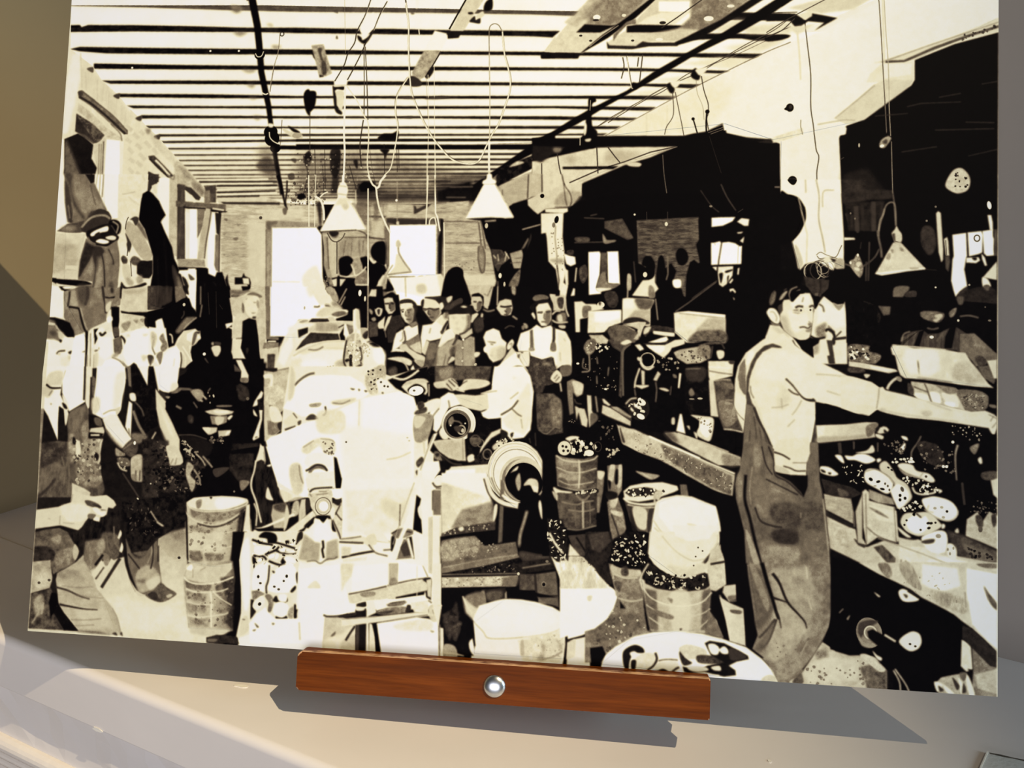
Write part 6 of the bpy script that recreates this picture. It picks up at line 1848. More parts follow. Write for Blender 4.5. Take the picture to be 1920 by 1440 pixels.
e 150 r13.7,3.8|3587,2308
l 110 w5.5 b2.2|3553,2153 76,-4
f 222 b2.7 t8,16|3666,2109 104,-3 25,10 -4,67 -60,17 -50,27 -11,-41
c 100 w5.4 b2.2|3670,2160 60,9 61,6
l 232 w8.2 b2.7|3669,2140 111,2
s 60 b4.1|3770,2106 30,-1 -5,16 -20,0
f 205 b2.7 t12,16,38|3671,2207 30,-1 27,103 -3,87 -40,-4
f 74 b4.1 t26,14|3696,2212 85,-18 22,61 -4,92 48,112 -96,-2 -31,-76
s 120 b5.4 t30,11|3723,2319 71,8 22,81 -60,33
c 150 w8.2 b2.7|3701,2211 40,-8 40,1
c 190 w8.1 b2.7|3751,2457 46,3 50,9
l 150 w6.5 b2.7|3758,2308 36,1/3754,2323 40,2
s 110 b4.1 t20,11|3752,2220 40,4 1,26 -31,-10
f 240 b2.2|3528,2387 10,0 22,102 -48,-13
s 216 b3.3 t16,11|3584,2391 60,3 51,8 6,41 -14,72 -30,2 -41,-30 16,-62
s 236 b3.8|3631,2420 44,-7 16,41 -19,52 -36,-30
x 90 V140 n14 r2.7,6.5 q66|3614,2400 81,7 -8,88
f 14 b2.7|3584,2416 20,-10 2,61 -21,1
s 200 b2.7|3488,2410 15,-1 0,31 -15,0/3565,2448 15,0 0,20/3601,2478 20,9 -4,26
f 196 b2.7 t14,16|3454,2488 50,-7 92,28 163,60 80,28 1,42 -110,4 -142,-67 -92,-48
s 60 b10.9 a0.8|3449,2483 46,4 31,50 -51,-19
l 225 w5.4 b2.7|3520,2486 127,41 132,46
s 110 b8.1 a0.7 t20,11|3749,2585 90,17 1,37 -80,3
f 190 b2.7 t26,16|3248,2470 47,3 78,33 82,39 103,47 122,53 -232,10 -155,-73 -42,-19 -42,-30 -13,-82
f 80 b6.8 t50,16|3430,2540 128,57 102,49 -161,7 -63,-51
x 50 V110 n80 r2.7,8.7 q67 a0.8|3259,2485 124,26 277,123 -202,20 -176,-82
x 205 V230 n60 r2.7,8.2 q68 a0.8|3259,2485 124,26 267,124 -192,19 -176,-82
l 240 w10.9 b2.2|3373,2509 113,47 150,56
f 205 b2.8 t12,11,33|3201,2450 27,20 12,83 -21,-20
s 50 b4.1|3223,2470 26,5 11,56 -20,12
f 200 b2.8 t12,14|3131,2354 42,14 53,30 52,34 1,26 -63,-24 -62,-24 -27,-14
l 70 w8.3 b2.8|3173,2358 74,49 36,20
s 150 b4.1 t24,11|3178,2363 62,-2 37,19 1,37 -63,-30
f 210 b2.8|3128,2322 13,0 32,30 -10,6 -27,-15
f 16 b2.8 t8,11|3130,2312 115,48 31,5 1,41 -73,-49 -32,-10
s 30 b2.8|3245,2340 40,-33 72,13 17,62 -34,43 -52,-9
x 190 V240 n14 r6.9,16.5 k0.6 q69|3255,2324 92,-9 23,73 -31,27 -57,-25
e 230 r22,16.5,20|3332,2334
e 236 r22,13.8,25|3329,2407
s 240 b2.2|3291,2338 21,10 5,15 -20,-4/3276,2359 16,16 0,10 -15,-10
x 16 V30 n12 r2.8,7.2 q70|3255,2324 92,-9 23,73 -31,27 -57,-25
c 190 w8.3 b2.2|3250,2345 25,-27 31,-6
f 130 b3.4 t22,11,39|2937,2239 34,-17 58,25 -4,53 -25,21 -27,-30 8,110 -20,11
s 205 b3.4 t14,11|2971,2233 53,14 -4,53 -31,1 -12,-32
f 205 b2.8 t10,11,39|3046,2304 24,2 5,76 39,82 -15,42 -31,-19 -14,-104
f 200 b2.8 t10,11,39|2986,2364 52,14 18,57 -4,42 -27,-15 -18,-68 -9,43
c 160 w6.7 b2.2|3093,2308 13,83
s 90 b4.2|3070,2403 37,9 -8,89 -26,-20
f 14 b2.8|2979,2322 67,-23 2,73 -41,1
c 70 w5.6 b2.2|2982,2327 14,21 26,4
x 150 V200 n8 r2.8,5.6 k0.5 q71|2946,2428 42,-1 1,31 -42,1
f 70 b4.2 t20,14|2870,2325 41,4 16,163 -51,6
f 12 b2.8 t5,14|2925,2439 137,37 71,-65 74,39 34,113 197,92 -30,56 -524,22 34,-199
x 60 V130 n26 r2.8,6.6 q72 a0.7|3113,2433 73,18 13,83 -73,2
s 150 b4.1 t30,11|3174,2587 26,-1 6,30 -26,1
e 215 r8.3,13.8|3229,2618
s 205 b3.3|3173,2623 38,-2 -5,8 -25,1
f 28 b3|680,2227 677,-18 49,895 -814,618 -563,36 -112,-1479 384,-41
f 14 b6|865,2193 430,-12 15,813 -579,27 -34,-527
f 205 b6 g222,405,3279,535,3659 t8,30|392,3085 506,-24 5,241 397,403 6,94 -1299,86 -15,-193 316,-310
f 170 b23.8 a0.7 t10,24|727,3118 163,-27 22,191 -121,35
f 228 b29.7 a0.8|472,3494 414,24 61,153 -412,-12
f 240 b3.1|-16,2237 140,-4 -20,101 -6,60 36,59 20,49 -12,61 -44,-104 3,195 -37,-69 -80,-137
s 205 b7.8 a0.9 t10,19|25,2276 74,-12 5,70 -53,11 -48,-3
s 190 b6.2 a0.9 t8,16|-7,2352 60,13 -23,46 -34,-14
c 24 w12.5 W9.3 b3.1|8,2339 34,19 59,-2
c 120 w6.2 b3.1|48,2371 -19,30/43,2446 6,5
f 244 b3.1|124,2233 107,-3 19,199 -92,58 -50,-103 -5,-65
s 230 b4.7|109,2394 35,39 9,49 -23,-19
f 24 b3.1|-13,2458 45,58 66,133 3,10 -111,14 0,-75
f 24 b3.1|95,2459 36,19 6,85 21,-1 7,94 -59,-2 -10,-100
s 225 b3.1|124,2458 30,44 -11,65 -9,-44
s 24 b3.1|112,2439 22,9 13,25 -22,-5
l 40 w12.4 b3.1|236,2230 6,190
f 225 b2.8|241,2230 37,-1 13,219 -27,26 -14,-45
l 40 w18.5 b3.1|280,2289 6,189 9,99
s 90 b4.6 t20,12|283,2289 22,19 6,80 -21,0
f 80 b3.7 t24,15,31|251,2439 24,39 11,159 85,-3 -7,129 9,58 37,73 -27,62 -392,17 -4,-126 3,-164 108,-29 67,2 -12,-94 11,-75
s 100 b6.2 t20,12,43|159,2502 82,-47 5,64 -18,41 -19,40 -43,-8
s 60 b7.7 t30,19|1,2677 139,-5 18,109 -72,37 -88,-31
s 104 b9.2 a0.9 t28,15,31|-3,2837 108,-64 57,57 -49,62 -113,54
c 110 w7.4 b4.6 a0.8|134,2742 22,78 0,79/166,2741 18,98 2,99/110,2783 -49,51 -62,28
c 34 w15.4 b6.2 a0.8|106,2862 -49,62 -55,49
s 130 b6.2 t40,15|168,2622 31,-12 10,129 -20,31 -21,-79
f 220 b3.7|207,2640 27,9 15,69 -19,25 -17,-14
s 130 b5.5 t30,15|238,2559 41,-21 5,139 -26,11 -15,-59
s 150 b6.1 t40,15|266,2648 99,-14 -5,74 -1,55 -63,12 -73,13 17,-50
s 120 b7.6 t50,18|222,2778 106,-4 58,86 -49,41 -86,-15
s 24 b4.6|328,2709 23,14 -4,30 -21,-4/190,2631 16,4 3,34 -16,-4
x 30 V60 n30 r3.1,9.2 q81 a0.7|180,2641 191,-7 17,246 -169,7
x 160 V205 n24 r4.3,12.3 q82 a0.8|193,2670 167,-36 27,236 -157,17
f 205 b3.1 t12,12|203,2883 71,26 44,23 -8,40 -100,4
f 22 b3.1|276,2498 49,9 39,28 13,39 -95,8
s 90 b3.7|310,2517 37,4 13,39 -37,-4
f 205 b3.1|293,2577 73,-12 13,29 -10,20 -85,-7
f 22 b2.5|283,2597 69,3 22,4 -20,26 -73,2
l 215 w9.2 b2.5|295,2614 53,-2
c 205 w9.2 b3.1|371,2634 -14,30 5,69 -13,40
f 246 b3.1|305,2228 169,-4 12,89 -16,79 -5,80 -24,31 -83,17 -61,-27 4,-105 5,-70
s 215 b6.2 a0.9 t10,15|291,2408 43,-1 4,59 -30,31 -18,-29
s 226 b9.2 a0.8|421,2285 56,-22 -11,149 -44,56
c 160 w6.1 b3.1|361,2495 41,-21 47,-6
f 205 b3.1|433,2463 30,-16 -3,35 -20,16
f 24 b3|484,2293 38,19 9,49 74,8 75,27 19,127 58,96 5,79 -71,66 -48,180 -229,11 -41,-134 -13,-108 18,-129 66,47 29,-40 -22,-94 28,-55
f 110 b3.7 t16,12|485,2223 26,0 19,118 -27,-9
f 20 b3.1 t6,12|506,2223 37,-1 70,106 -2,-108 31,-1 39,187 9,137 -90,63 -54,-176 -26,-79
f 240 b3.1|548,2222 63,-2 2,108
s 230 b3.1|511,2376 31,-1 8,40 -31,-4
f 240 b3.1|509,2416 21,14 3,119 0,69 -36,-58
l 40 w4.3 b2.4|519,2569 8,49
c 90 w7.3 b3.1|545,2420 40,38 18,39
c 120 w15.2 b4.6|538,2470 37,77 41,58
s 110 b6.1 t24,12|537,2598 62,-2 33,18 -45,36 -37,-13
c 180 w9.1 b3|679,2583 -21,40
c 120 w7.3 b3|621,2615 -29,25
f 234 b3.4|358,2520 45,-26 43,3 41,63 51,63 -3,34 -45,22 -45,-38 -63,-67
s 205 b6.1 a0.8|377,2574 45,38 67,57 -10,10 -56,-47
s 70 b4.3 t14,12|490,2679 54,-52 33,29 -2,44 -30,26 -38,-18
e 240 r7.9,10.9|559,2648
c 120 w6.1 b3|495,2684 55,-42
s 180 b3.9 t20,12|546,2731 50,-22 34,38 5,73 -18,40 -59,-12 -14,-63
c 60 w6.1 b3|576,2798 1,54/600,2797 1,59/617,2787 8,48
s 110 b3 a0.8|552,2824 31,-2 2,35 -26,-4
s 150 b4.3 t30,12|448,2680 27,14 33,23 -52,7
c 205 w9.1 b3|464,2759 23,33 37,13
s 100 b4.3 t30,12|462,2734 63,2 13,39 -52,2
x 110 V190 n10 r3,7.3 q83|448,2680 87,46 -5,79 -64,-17
f 244 b3|642,2219 152,-4 -5,89 11,19 -59,41 -63,-8
s 226 b6.1|758,2309 36,4 -8,30 -35,16
f 40 b3|682,2346 38,24 2,25 -38,-9
f 214 b3.3|661,2342 28,34 39,38 -3,40 47,77 47,86 5,73 23,53 -29,21 -52,-3 8,-39 -32,-4 17,-64 -58,-101 -28,-98
s 190 b6 a0.8|687,2504 48,97 35,67 -33,-38
s 228 b6.1 a0.9|693,2435 46,67 48,97 -33,-19
c 110 w6 b3 a0.8|794,2706 -8,49/814,2710 -2,44
f 14 b3|789,2304 8,-30 110,-73 13,217 -118,-70
f 110 b4.5 t14,12|801,2333 114,6 2,30 -166,0
f 16 b3 t5,15|741,2369 155,-5 32,230 -121,-6 -83,-164
c 90 w9.1 b4.5|776,2432 21,9 22,10
s 150 b3|721,2385 26,-1 -4,15
f 36 b6 t22,15|601,2625 157,4 -5,89 106,44 -10,-165 80,6 23,330 -329,15
x 70 V150 n60 r4.2,12 k0.6 a0.75 q84|682,2632 77,17 28,126 134,-15 30,171 -248,11
x 12 V30 n50 r4.2,12 q85|654,2633 105,16 28,126 134,-15 30,171 -277,12
s 180 b4.5 t30,12|867,2810 17,-64 32,24 -12,49 10,77 -23,-28
c 190 w9 b3.6|839,2607 43,32 34,48
e 190 r4.8,4.8|667,2868
c 80 w6.1 b3 a0.8|499,2816 46,57 57,73
f 14 b3 t5,15|730,2404 90,-62 53,-9 230,-169 175,-4 31,553 -403,16 -87,-151 -53,-101
s 150 b4.5 t20,12|867,2348 53,-9 25,29 -21,37 -24,-14
c 190 w9 b3|938,2372 24,21/924,2398 16,7
c 90 w12.1 b4.5|816,2342 42,-1 16,7
e 190 r4.8,9,-20|1001,2373
e 130 r4.2,6|978,2374 5,37 -15,-55
c 110 w6 b3|981,2330 -14,19/886,2410 25,32
c 120 w12.1 b4.5|787,2435 32,14
s 60 b6 t14,12|860,2488 27,-1 2,37 -23,-3
s 40 b6 t16,15|1130,2311 58,5 19,66 -53,9
e 100 r9,9|1198,2382
f 222 b3|1118,2171 31,-1 34,62 13,22 -2,36 -42,-2 1,-52
s 110 b3.6 t20,9|1153,2270 40,-1 -2,25 -35,-3
f 70 b4.5 t12,12|1108,2194 36,28 9,14 -39,-2
f 200 b3|955,2459 72,-17 96,12 -10,13 -68,15 -63,-9
s 228 b4.5|1004,2454 77,-4 16,12 -61,9
f 130 b4.5 t14,12|987,2484 99,-5 -1,38 -22,16 -62,-5
s 200 b4.2|1018,2490 50,-1 -13,40 -27,1
s 230 b3|1087,2492 19,-16 11,4 -18,22
s 110 b4.2|1026,2424 80,-3 -7,8 -69,4
f 14 b3|1040,2533 45,-16 34,-8 2,44 -80,6
f 196 b3|945,2548 88,-3 -3,25 -33,16 -15,1
s 220 b4.5|949,2551 46,0 -14,28
f 190 b3|1038,2563 76,-7 -10,30 -60,13
s 232 b3|1081,2583 10,-18 20,-1 -22,22
x 70 V150 n14 r4.2,10.2 a0.8 q86|990,2601 84,-3 -5,37 -69,2
c 80 w6 b3|812,2596 85,-3 79,20
s 24 b6|820,2600 101,0 55,16 40,28 -34,82 -88,-55
x 120 V200 n26 r4.8,15 k0.5 a0.8 q87|832,2607 92,48 28,72 -54,2 -59,-75
f 232 b3|1273,2336 12,10 -6,26 -24,45 -26,8 9,-30
s 228 b3|1233,2439 21,29 4,10 -20,-10
f 230 b3|1267,2442 19,-1 0,55 -12,58 2,37 -33,19 -6,-11 21,-59 16,-51
s 110 b3|1253,2588 15,-1 -14,12
f 24 b3 t10,12|1253,2387 34,-15 7,65 -30,1
f 226 b3|1282,2623 16,18 11,72 -49,1 17,-44
f 34 b5.9 t12,18|1122,2633 152,-13 5,94 -159,6
f 184 b3.9 t26,15|1282,2226 53,5 90,-21 11,193 -50,53 -48,-42 -45,1
f 205 b3.9 t26,15|1287,2313 75,-13 56,53 -72,61 -51,-13
s 230 b3|1283,2247 49,-1 4,62 -16,-3 -2,-37 -30,1
f 196 b3.9 t12,15|1291,2386 32,28 12,80 68,1 9,33 -50,52 -55,31 -9,-101
f 120 b4.4 t24,12|1316,2498 87,-3 13,32 -54,49 -38,-2
s 40 b4.4|1374,2514 37,-15 6,36 -26,15
s 226 b3.6|1323,2422 46,5 34,65 -64,9
f 14 b4.5 t5,15|840,2782 119,-63 60,-31 261,-49 -19,203 -6,68 -172,7 -202,38 -32,-18
f 34 b8.9 t16,18|1110,2684 142,-5 -7,145 -64,22 -65,-70
s 60 b4.5|1024,2775 91,-13 -68,55
s 120 b3.5|1180,2831 55,3 -42,50
e 110 r5.9,5.9|1150,2890
s 205 b3.6 t10,12|744,2660 57,-3 40,57 2,34 -25,13 -42,0 -12,-34
c 130 w5.4 b3|790,2726 -14,30/810,2720 -8,40
f 30 b6 t24,15|705,2768 144,4 69,-51 102,-4 -57,70 -6,68 -77,81 -161,46
x 60 V140 n46 r4.2,13.5 k0.6 a0.75 q88|705,2773 144,-1 69,-51 44,51 -5,83 -58,51 -185,-1
x 10 V26 n40 r4.2,12 q89|705,2773 144,-1 103,1 5,82 -77,81 -163,27
s 170 b4.8 t30,12|866,2801 7,-59 37,23 -17,44 33,38 -17,54 -24,-43
c 150 w9 b3.6|911,2779 34,43 7,34/958,2705 33,32 27,28
c 190 w7.2 b3|916,2692 38,32 23,33
f 22 b6|714,2914 165,3 6,183 -115,45 -40,11
f 130 b14.9 g205,788,3105,780,3299 t14,24|731,3166 68,-42 82,-14 27,182 -11,75 -153,8
e 40 r8.9,7.1|857,3263
f 18 b2.9|871,2956 395,-37 9,162 -55,99 -20,170 -30,2 -15,-73 -242,22 -12,-38
f 190 b3 t18,18 g120,1094,3090,1225,3084|877,2965 44,-31 162,-17 142,8 12,24 -28,40 -12,144 -37,140 -125,21 -123,-12 -19,-230
f 206 b7.4 a0.85 t14,18|907,3128 198,-14 -3,110 -187,19
f 120 b5.9 a0.85 t40,15|904,2993 283,-32 2,38 -58,41 -110,25 -104,-24
f 140 b7.4 a0.8 t50,15|899,3080 164,12 -39,30 -117,-8
s 96 b5.9 a0.8 t40,12|919,3229 61,-4 8,48 -56,3/1011,3233 91,0 2,29 -81,9
x 70 V120 n50 r3.6,11.8 a0.6 q90|900,3003 288,-23 -24,269 -243,18
s 228 b3|887,2960 54,-27 122,-12 101,-3 62,12 -9,20 -99,38 -101,12 -93,-8
s 244 b5.9|1054,2933 131,-6 22,19 -89,37 -61,3
s 130 b4.2 a0.9 t16,9|937,2953 30,-11 -2,39 -20,10
s 20 b3|1012,2925 16,0 -7,12
c 222 w7.1 b2.4|882,2960 32,33 63,12 91,-4 80,-14 69,-27 14,-20
c 205 w7.7 b2.4|877,2965 -3,34 22,33 53,31 73,16 50,-7 59,-27 49,-31 39,-31
c 50 w8.9 b3|950,3073 72,13 61,-7 59,-27 49,-34
c 205 w5.9 b2.4|901,3114 52,12 92,0 80,-13 70,-23/912,3200 77,11 111,-11 70,-22
c 222 w7.7 b2.4|909,3277 44,15 72,5 80,-16 55,-12
f 30 b7.4 a0.9 t20,12|1189,2990 29,-21 -10,96 -19,97 -25,92 -19,15 31,-145
f 200 b2.9 t12,18|903,3297 132,2 120,-25 3,52 -17,49 -243,13
s 240 b3|908,3296 36,8 -7,60 -33,-43
s 24 b2.9|1075,3287 31,4 -5,12
f 225 b2.4|1223,2959 19,-5 4,62 16,95 18,234 -65,4 -12,-121 8,-115 10,-96
s 244 b4.4|1212,3123 34,-12 19,235 -45,3 -14,-111
c 140 w5.9 b2.9|1250,3035 13,95 10,95
f 26 b3.5 t14,12,35|1260,2727 50,-89 14,67 33,56 46,104 -16,77 -15,77 -27,59 -43,-46 -33,-142
f 224 b3|1268,2697 17,-58 20,-1 15,86 -26,-13 -34,16
c 226 w10 b2.9|1264,2717 -7,58 -12,49 3,48 29,66 18,56 18,57
c 205 w8.8 b2.9|1267,2948 18,47 -1,76
c 150 w5.3 b3|1307,2667 9,67
s 226 b2.9|1338,2858 22,42 12,28 -41,-12
s 240 b2.9|1326,2743 25,-10 -4,14
f 246 b2.9|1315,2638 255,-10 114,-4 8,152 -148,102 -107,62 -39,-85 -47,-122
s 215 b8.8 a0.8 t14,15|1466,2728 60,7 19,162 -98,33 -43,-56 68,-31
c 120 w5.8 b2.9|1506,2731 14,71 22,43 -2,62
s 80 b4.4 t30,9|1568,2772 8,-34 59,-17 36,32 -30,1 -35,-8 -28,35
c 26 w11.6 b2.9|1573,2876 29,-25 54,-7 40,3
f 222 b4.1 t8,17|1563,2867 133,-15 7,142 -84,4 -42,-55
o 130 r49.4,46.5 w5.8|1656,2940
o 190 r37.7,34.8 w8.7|1653,2944
s 240 b2.9|1631,2941 19,-20 25,18 -8,33 -24,1
c 100 w5.8 b2.9|1574,2886 11,19/1583,2876 29,-11 70,-3
f 180 b3.8 t16,15|1373,2952 74,-13 8,134 -70,3 -19,-66
s 70 b7.3 t16,12|1378,2952 69,-13 3,48 -60,-7
f 40 b4.1 t30,12|1452,2939 83,-27 9,61 -76,32
s 190 b3.8 t26,12|1487,2938 29,-11 4,66 -39,12
f 200 b2.9 t10,12,41|1531,2917 24,-6 5,90 -38,40 -3,-67
s 40 b2.9|1556,2925 19,-20 8,57 -19,20
f 232 b2.3|1275,3081 40,-6 175,-85 10,14 -185,85
f 226 b2.9 t8,15|1408,3127 190,-156 21,27 -56,60 -114,91 -31,-3
s 205 b4.1|1448,2949 20,56 -18,77 -10,-9
f 18 b2.9|1285,3086 80,-14 41,32 3,47 -71,-11 -46,-31
s 226 b2.9|1275,3091 32,17 1,24 -35,2/1347,3116 34,-11 7,23 -29,21
s 26 b2.9|1516,3098 28,-20 -8,38 -23,34/1553,3058 57,-50 -17,58
f 230 b3.8 t8,17|1601,3018 103,-5 13,254 -192,6 -6,-118 26,-58
f 246 b5.8|1617,3046 74,6 19,84 -84,-1
s 190 b8.7 a0.9 t10,12|1548,3153 49,-11 35,101 -69,4/1671,3147 39,-11 5,94 -34,2
f 14 b2.9|1634,3007 35,-2 -10,39
c 20 w9.8 b2.3|1661,3129 4,37 -6,38 6,19
c 110 w6.9 b2.9|1583,3246 29,-6 30,8 34,-16 41,-12
x 110 V160 n12 r2.9,5.8 q91|1533,3249 168,-9 1,23 -167,14
f 240 b2.9|1236,3103 530,-26 35,708 -584,39 -8,-141 12,-142 -22,-284
f 18 b2.9|1155,3107 81,-4 -25,87 -12,67 19,142 13,141 -18,115 8,56 -181,-3 136,-75 5,-90 -27,-284
f 186 b3.8 t22,18 g90,1075,3455,1185,3449|886,3365 26,-78 253,-23 15,89 -4,190 11,94 -131,13 -122,-16 -36,-169
f 204 b4.1 t10,15|904,3321 19,-30 92,14 145,-32 2,34 -62,70 -130,17 -68,-25
f 92 b5.9 a0.9 t50,15|898,3383 153,16 -8,38 -132,-11/1071,3398 90,-15 -5,76 -71,-15
f 110 b5.9 a0.8 t50,15|906,3440 128,12 -18,39 -97,-9/1103,3424 71,-4 -6,76 -41,-7
f 130 b5.9 a0.8 t50,15|921,3501 107,13 2,38 -101,1/1068,3512 91,-5 -19,34 -70,-1/936,3581 116,3 -2,38 -102,1
f 40 b8.8 a0.85 t26,12|1099,3358 80,-14 7,284 -52,-35 26,-68
x 60 V110 n50 r3.5,10.6 a0.7 q92|903,3388 268,-15 4,241 -231,10
c 230 w8.8 b2.4|889,3365 40,26 71,6 101,-18 73,-30
c 222 w7.1 b2.4|906,3426 57,16 70,-4 71,-9 44,-17
c 216 w6.5 b2.4|915,3497 72,10 81,-5/925,3568 66,8 70,-12 70,-13 25,-11
c 226 w10 b2.3|1048,3432 9,61 2,76 6,57
c 226 w5.9 b2.3|1058,3431 48,36 67,34
s 240 b3|908,3306 25,-11 7,33 -36,-3
c 150 w4.7 b3 a0.9|1015,3305 -34,21/940,3319 3,47
f 205 b7.3 t8,18|944,3633 232,-4 -38,30 -100,16 -92,-13
f 36 b3.5 t16,12|1038,3680 60,-18 110,2 17,39 -185,3
s 90 b2.9|1049,3688 50,-3 -9,15 -40,2
f 226 b2.3|1221,3104 45,-3 8,152 1,190 2,123 56,15 -56,69 -58,23 -13,-9 20,-124 -2,-123 -22,-160 9,-67
s 244 b5.9|1211,3199 37,-59 22,208 -2,143 -23,29 -25,-169
s 210 b4.4|1233,3573 29,-21 14,70 -48,36
s 60 b2.9|1233,3571 17,-1 -2,5
f 226 b2.9|1266,3101 289,-14 -17,105 -3,189 9,168 -261,35 -8,-236
x 20 V50 n46 r4.7,14.6 k0.45 q93|1268,3139 249,-12 8,151 -248,13
x 235 V248 n34 r7,20.4 k0.6 q94|1274,3148 244,-2 7,122 -244,13
c 20 w11.7 b2.3|1266,3144 59,16 60,7/1369,3148 60,11 81,20/1343,3221 58,-27 19,-20/1278,3229 55,2 21,18/1365,3253 50,16 45,3/1401,3194 41,12 74,-3
s 20 b2.9|1303,3128 33,-30 61,11 7,42 -45,7 -11,-23/1453,3144 20,-6 1,19/1509,3160 25,-34 11,-38 2,37/1273,3234 21,13 -3,24 -13,1/1434,3249 19,-24 7,32 -20,11
s 244 b2.9|1281,3181 49,-7 45,2 -42,45 -40,3/1421,3184 34,-7 1,24 -29,1/1456,3201 54,-12 1,14 -44,4/1448,3230 34,-7 36,17 -9,20 -45,-8
s 244 b2.9|1279,3329 17,-44 39,-16 36,12 8,52 -28,39 3,38 -29,16 -41,-12
s 246 b2.9|1384,3333 28,-40 43,-26 55,7 18,51 -2,56 -33,31 -69,8 -56,-11 3,-38
e 24 r7,8.7|1312,3340 159,-11
e 40 r5.8,5.8|1456,3355 -138,55
e 60 r7.6,5.8|1326,3374 79,14 25,13
c 40 w8.7 b2.9|1371,3276 0,38 -3,48 -8,29 4,37
s 24 b2.9|1495,3407 25,-30 6,14 -18,22/1522,3316 9,-10 3,56 -7,-9
s 30 b3.5|1387,3304 16,4 -5,10
f 130 b4.4 t36,12|1279,3419 35,-7 41,17 -49,31 -19,6
s 120 b4.4 t30,12|1355,3438 30,-6 21,32 -12,57 -19,1 2,-47
f 28 b2.9|1276,3462 21,3 -8,34 21,27 -18,29 -12,15
s 236 b2.9|1293,3480 42,-40 22,27 -28,44 -30,1
e 24 r8.7,9.9,40|1328,3485
s 24 b2.9|1401,3464 18,-29 17,27 45,2 -2,-23 -8,33 -24,2/1421,3557 18,-34 16,23 20,-11 10,18/1521,3476 20,13 -3,33 1,23 -17,1
s 244 b2.9|1422,3472 39,-7 31,26 -12,44 -29,15 -36,-12 -11,-27
s 150 b3.5 t40,9|1493,3506 24,-16 -2,61 -25,-8
s 244 b2.9|1434,3429 40,-2 2,33 -35,2
f 246 b2.9|1363,3499 12,23 26,22 20,13 136,-8 7,130 -279,18 -11,-103 37,-54
s 90 b2.9|1306,3587 24,18 -10,5/1403,3581 15,2 -10,8/1296,3626 19,-6 -9,10
f 246 b2.9|1551,3295 112,-25 112,-25 13,276 -92,5 -4,33 -12,136 -116,-16 -9,-158
f 226 b5.8 a0.9 t8,14|1522,3136 64,-13 157,-8 6,104 -185,38 -36,-17
l 205 w8.6 b4.3|1553,3568 10,93
s 222 b5.8|1605,3382 23,-35 36,31 -25,-3
f 200 b2.9 t10,14|1696,3531 92,-10 9,171 -112,3
s 90 b2.9|1744,3621 14,-15 -8,20
f 222 b5.7|1692,3652 63,-22 -22,62 -48,3
l 30 w11.4 b2.9|1686,3529 102,-13
f 28 b3.6 t14,15,30|152,3131 107,10 49,-52 112,-44 144,-46 147,32 19,125 -2,136 -27,69 -99,53 -56,-142 -36,12 -113,25 -59,52 -37,-76 -70,-94
f 84 b4.3 t34,18|-11,3154 158,-23 49,23 36,52 40,51 -22,60 -91,59 -30,16 -21,-68 -117,-3
s 40 b7.6 t20,15|1,3252 85,-10 45,33 -18,49 -117,-3
s 120 b6.1 t34,15|132,3294 50,-42 63,-13 5,78 -92,44
s 190 b4.9|243,3220 29,37 -17,50 -18,-28
s 150 b6.1 t30,15|99,3198 56,-23 -1,49
f 24 b2.8|-11,3156 78,-21 84,-14 65,17 43,5 -41,19 -71,-26 -79,12 -78,23
f 168 b4.6 t34,21|-14,3331 121,-16 18,96 -12,60 -124,36
s 196 b6.1 t20,12|24,3407 72,-23 25,47 -39,41 -54,-6
e 70 r9.1,7.3|48,3443 59,-18
f 70 b4.9 t40,18|-11,3512 129,-46 43,70 23,38 69,73 45,45 -300,4
s 150 b6.1 t30,15|33,3524 41,-17 16,82 -39,41 -25,-57
c 170 w9.1 b4.6 a0.8|46,3558 9,47 -33,61/83,3550 -7,64
f 20 b4.2|139,3391 20,-20 -17,50 15,67 27,76 69,78 50,50 -89,1 -81,-107 30,-21
f 14 b3.6|126,3490 32,7 9,58 -36,80 -17,-91
f 178 b3.9 t16,24,15|155,3386 106,-70 39,-41 60,104 31,76 45,46 56,54 42,84 20,62 -245,-9 -102,-96 -35,-51 -25,-125
f 150 b12.1 a0.7 t14,18|161,3390 113,-35 46,56 -82,23 -85,-4
f 202 b15 a0.8|247,3570 209,-12 60,111 -177,11
c 50 w12.1 W4.5 b3|150,3461 70,14 75,27 59,13
c 30 w12.1 W4.5 b3|178,3554 58,7 85,9 84,0
c 130 w5.4 b4.2 a0.8|186,3452 95,4 84,-9/274,3496 95,9 62,1/252,3633 94,-4 83,-12/275,3665 115,-12
c 150 w6 b4.2|487,3556 35,55 27,85
s 130 b6.1 a0.8|150,3386 72,-28 64,20 -92,40
s 60 b3.6 t20,9|497,3694 20,-10 11,18/543,3692 10,-11 6,22
f 66 b6 a0.8|287,3688 147,1 63,13 -198,-5
f 118 b6.1 t24,18,36|305,3202 93,-19 27,86 -37,70 -45,22 -41,-57
s 84 b7.5 t20,15|397,3158 94,0 17,106 -49,42 -39,-37
s 150 b6 t20,12|384,3198 30,-16 9,58 -39,31
c 110 w7.2 b4.2|429,3166 15,73 39,27/467,3111 11,82 29,42
s 130 b4.8|420,3260 32,17 -2,44 -20,6 -14,-38
f 226 b3|505,3129 19,13 -21,40 -11,-9
f 226 b3|519,3196 18,23 -14,35 -16,-9
f 216 b3|355,3380 52,-81 17,28 6,9 -53,71
f 210 b3|389,3421 52,-75 22,-60 28,18 -75,135
l 40 w18.1 b3|515,3284 -98,165
l 70 w9 b3|425,3337 -45,68
c 24 w15.1 b3.6|372,3330 14,-20 29,-41
f 96 b4.2 t20,24,42|539,3176 46,-12 133,-17 25,144 23,114 -63,52 -35,16 -43,-17 -29,-51 -32,-85
s 40 b9 t16,15|546,3126 119,-5 7,106 -38,50 -53,-26
s 84 b7.5 t16,15|550,3185 72,-14 44,47 -12,48 -63,-15
c 24 w18 b4.2|512,3080 24,125 17,96 37,95 35,60
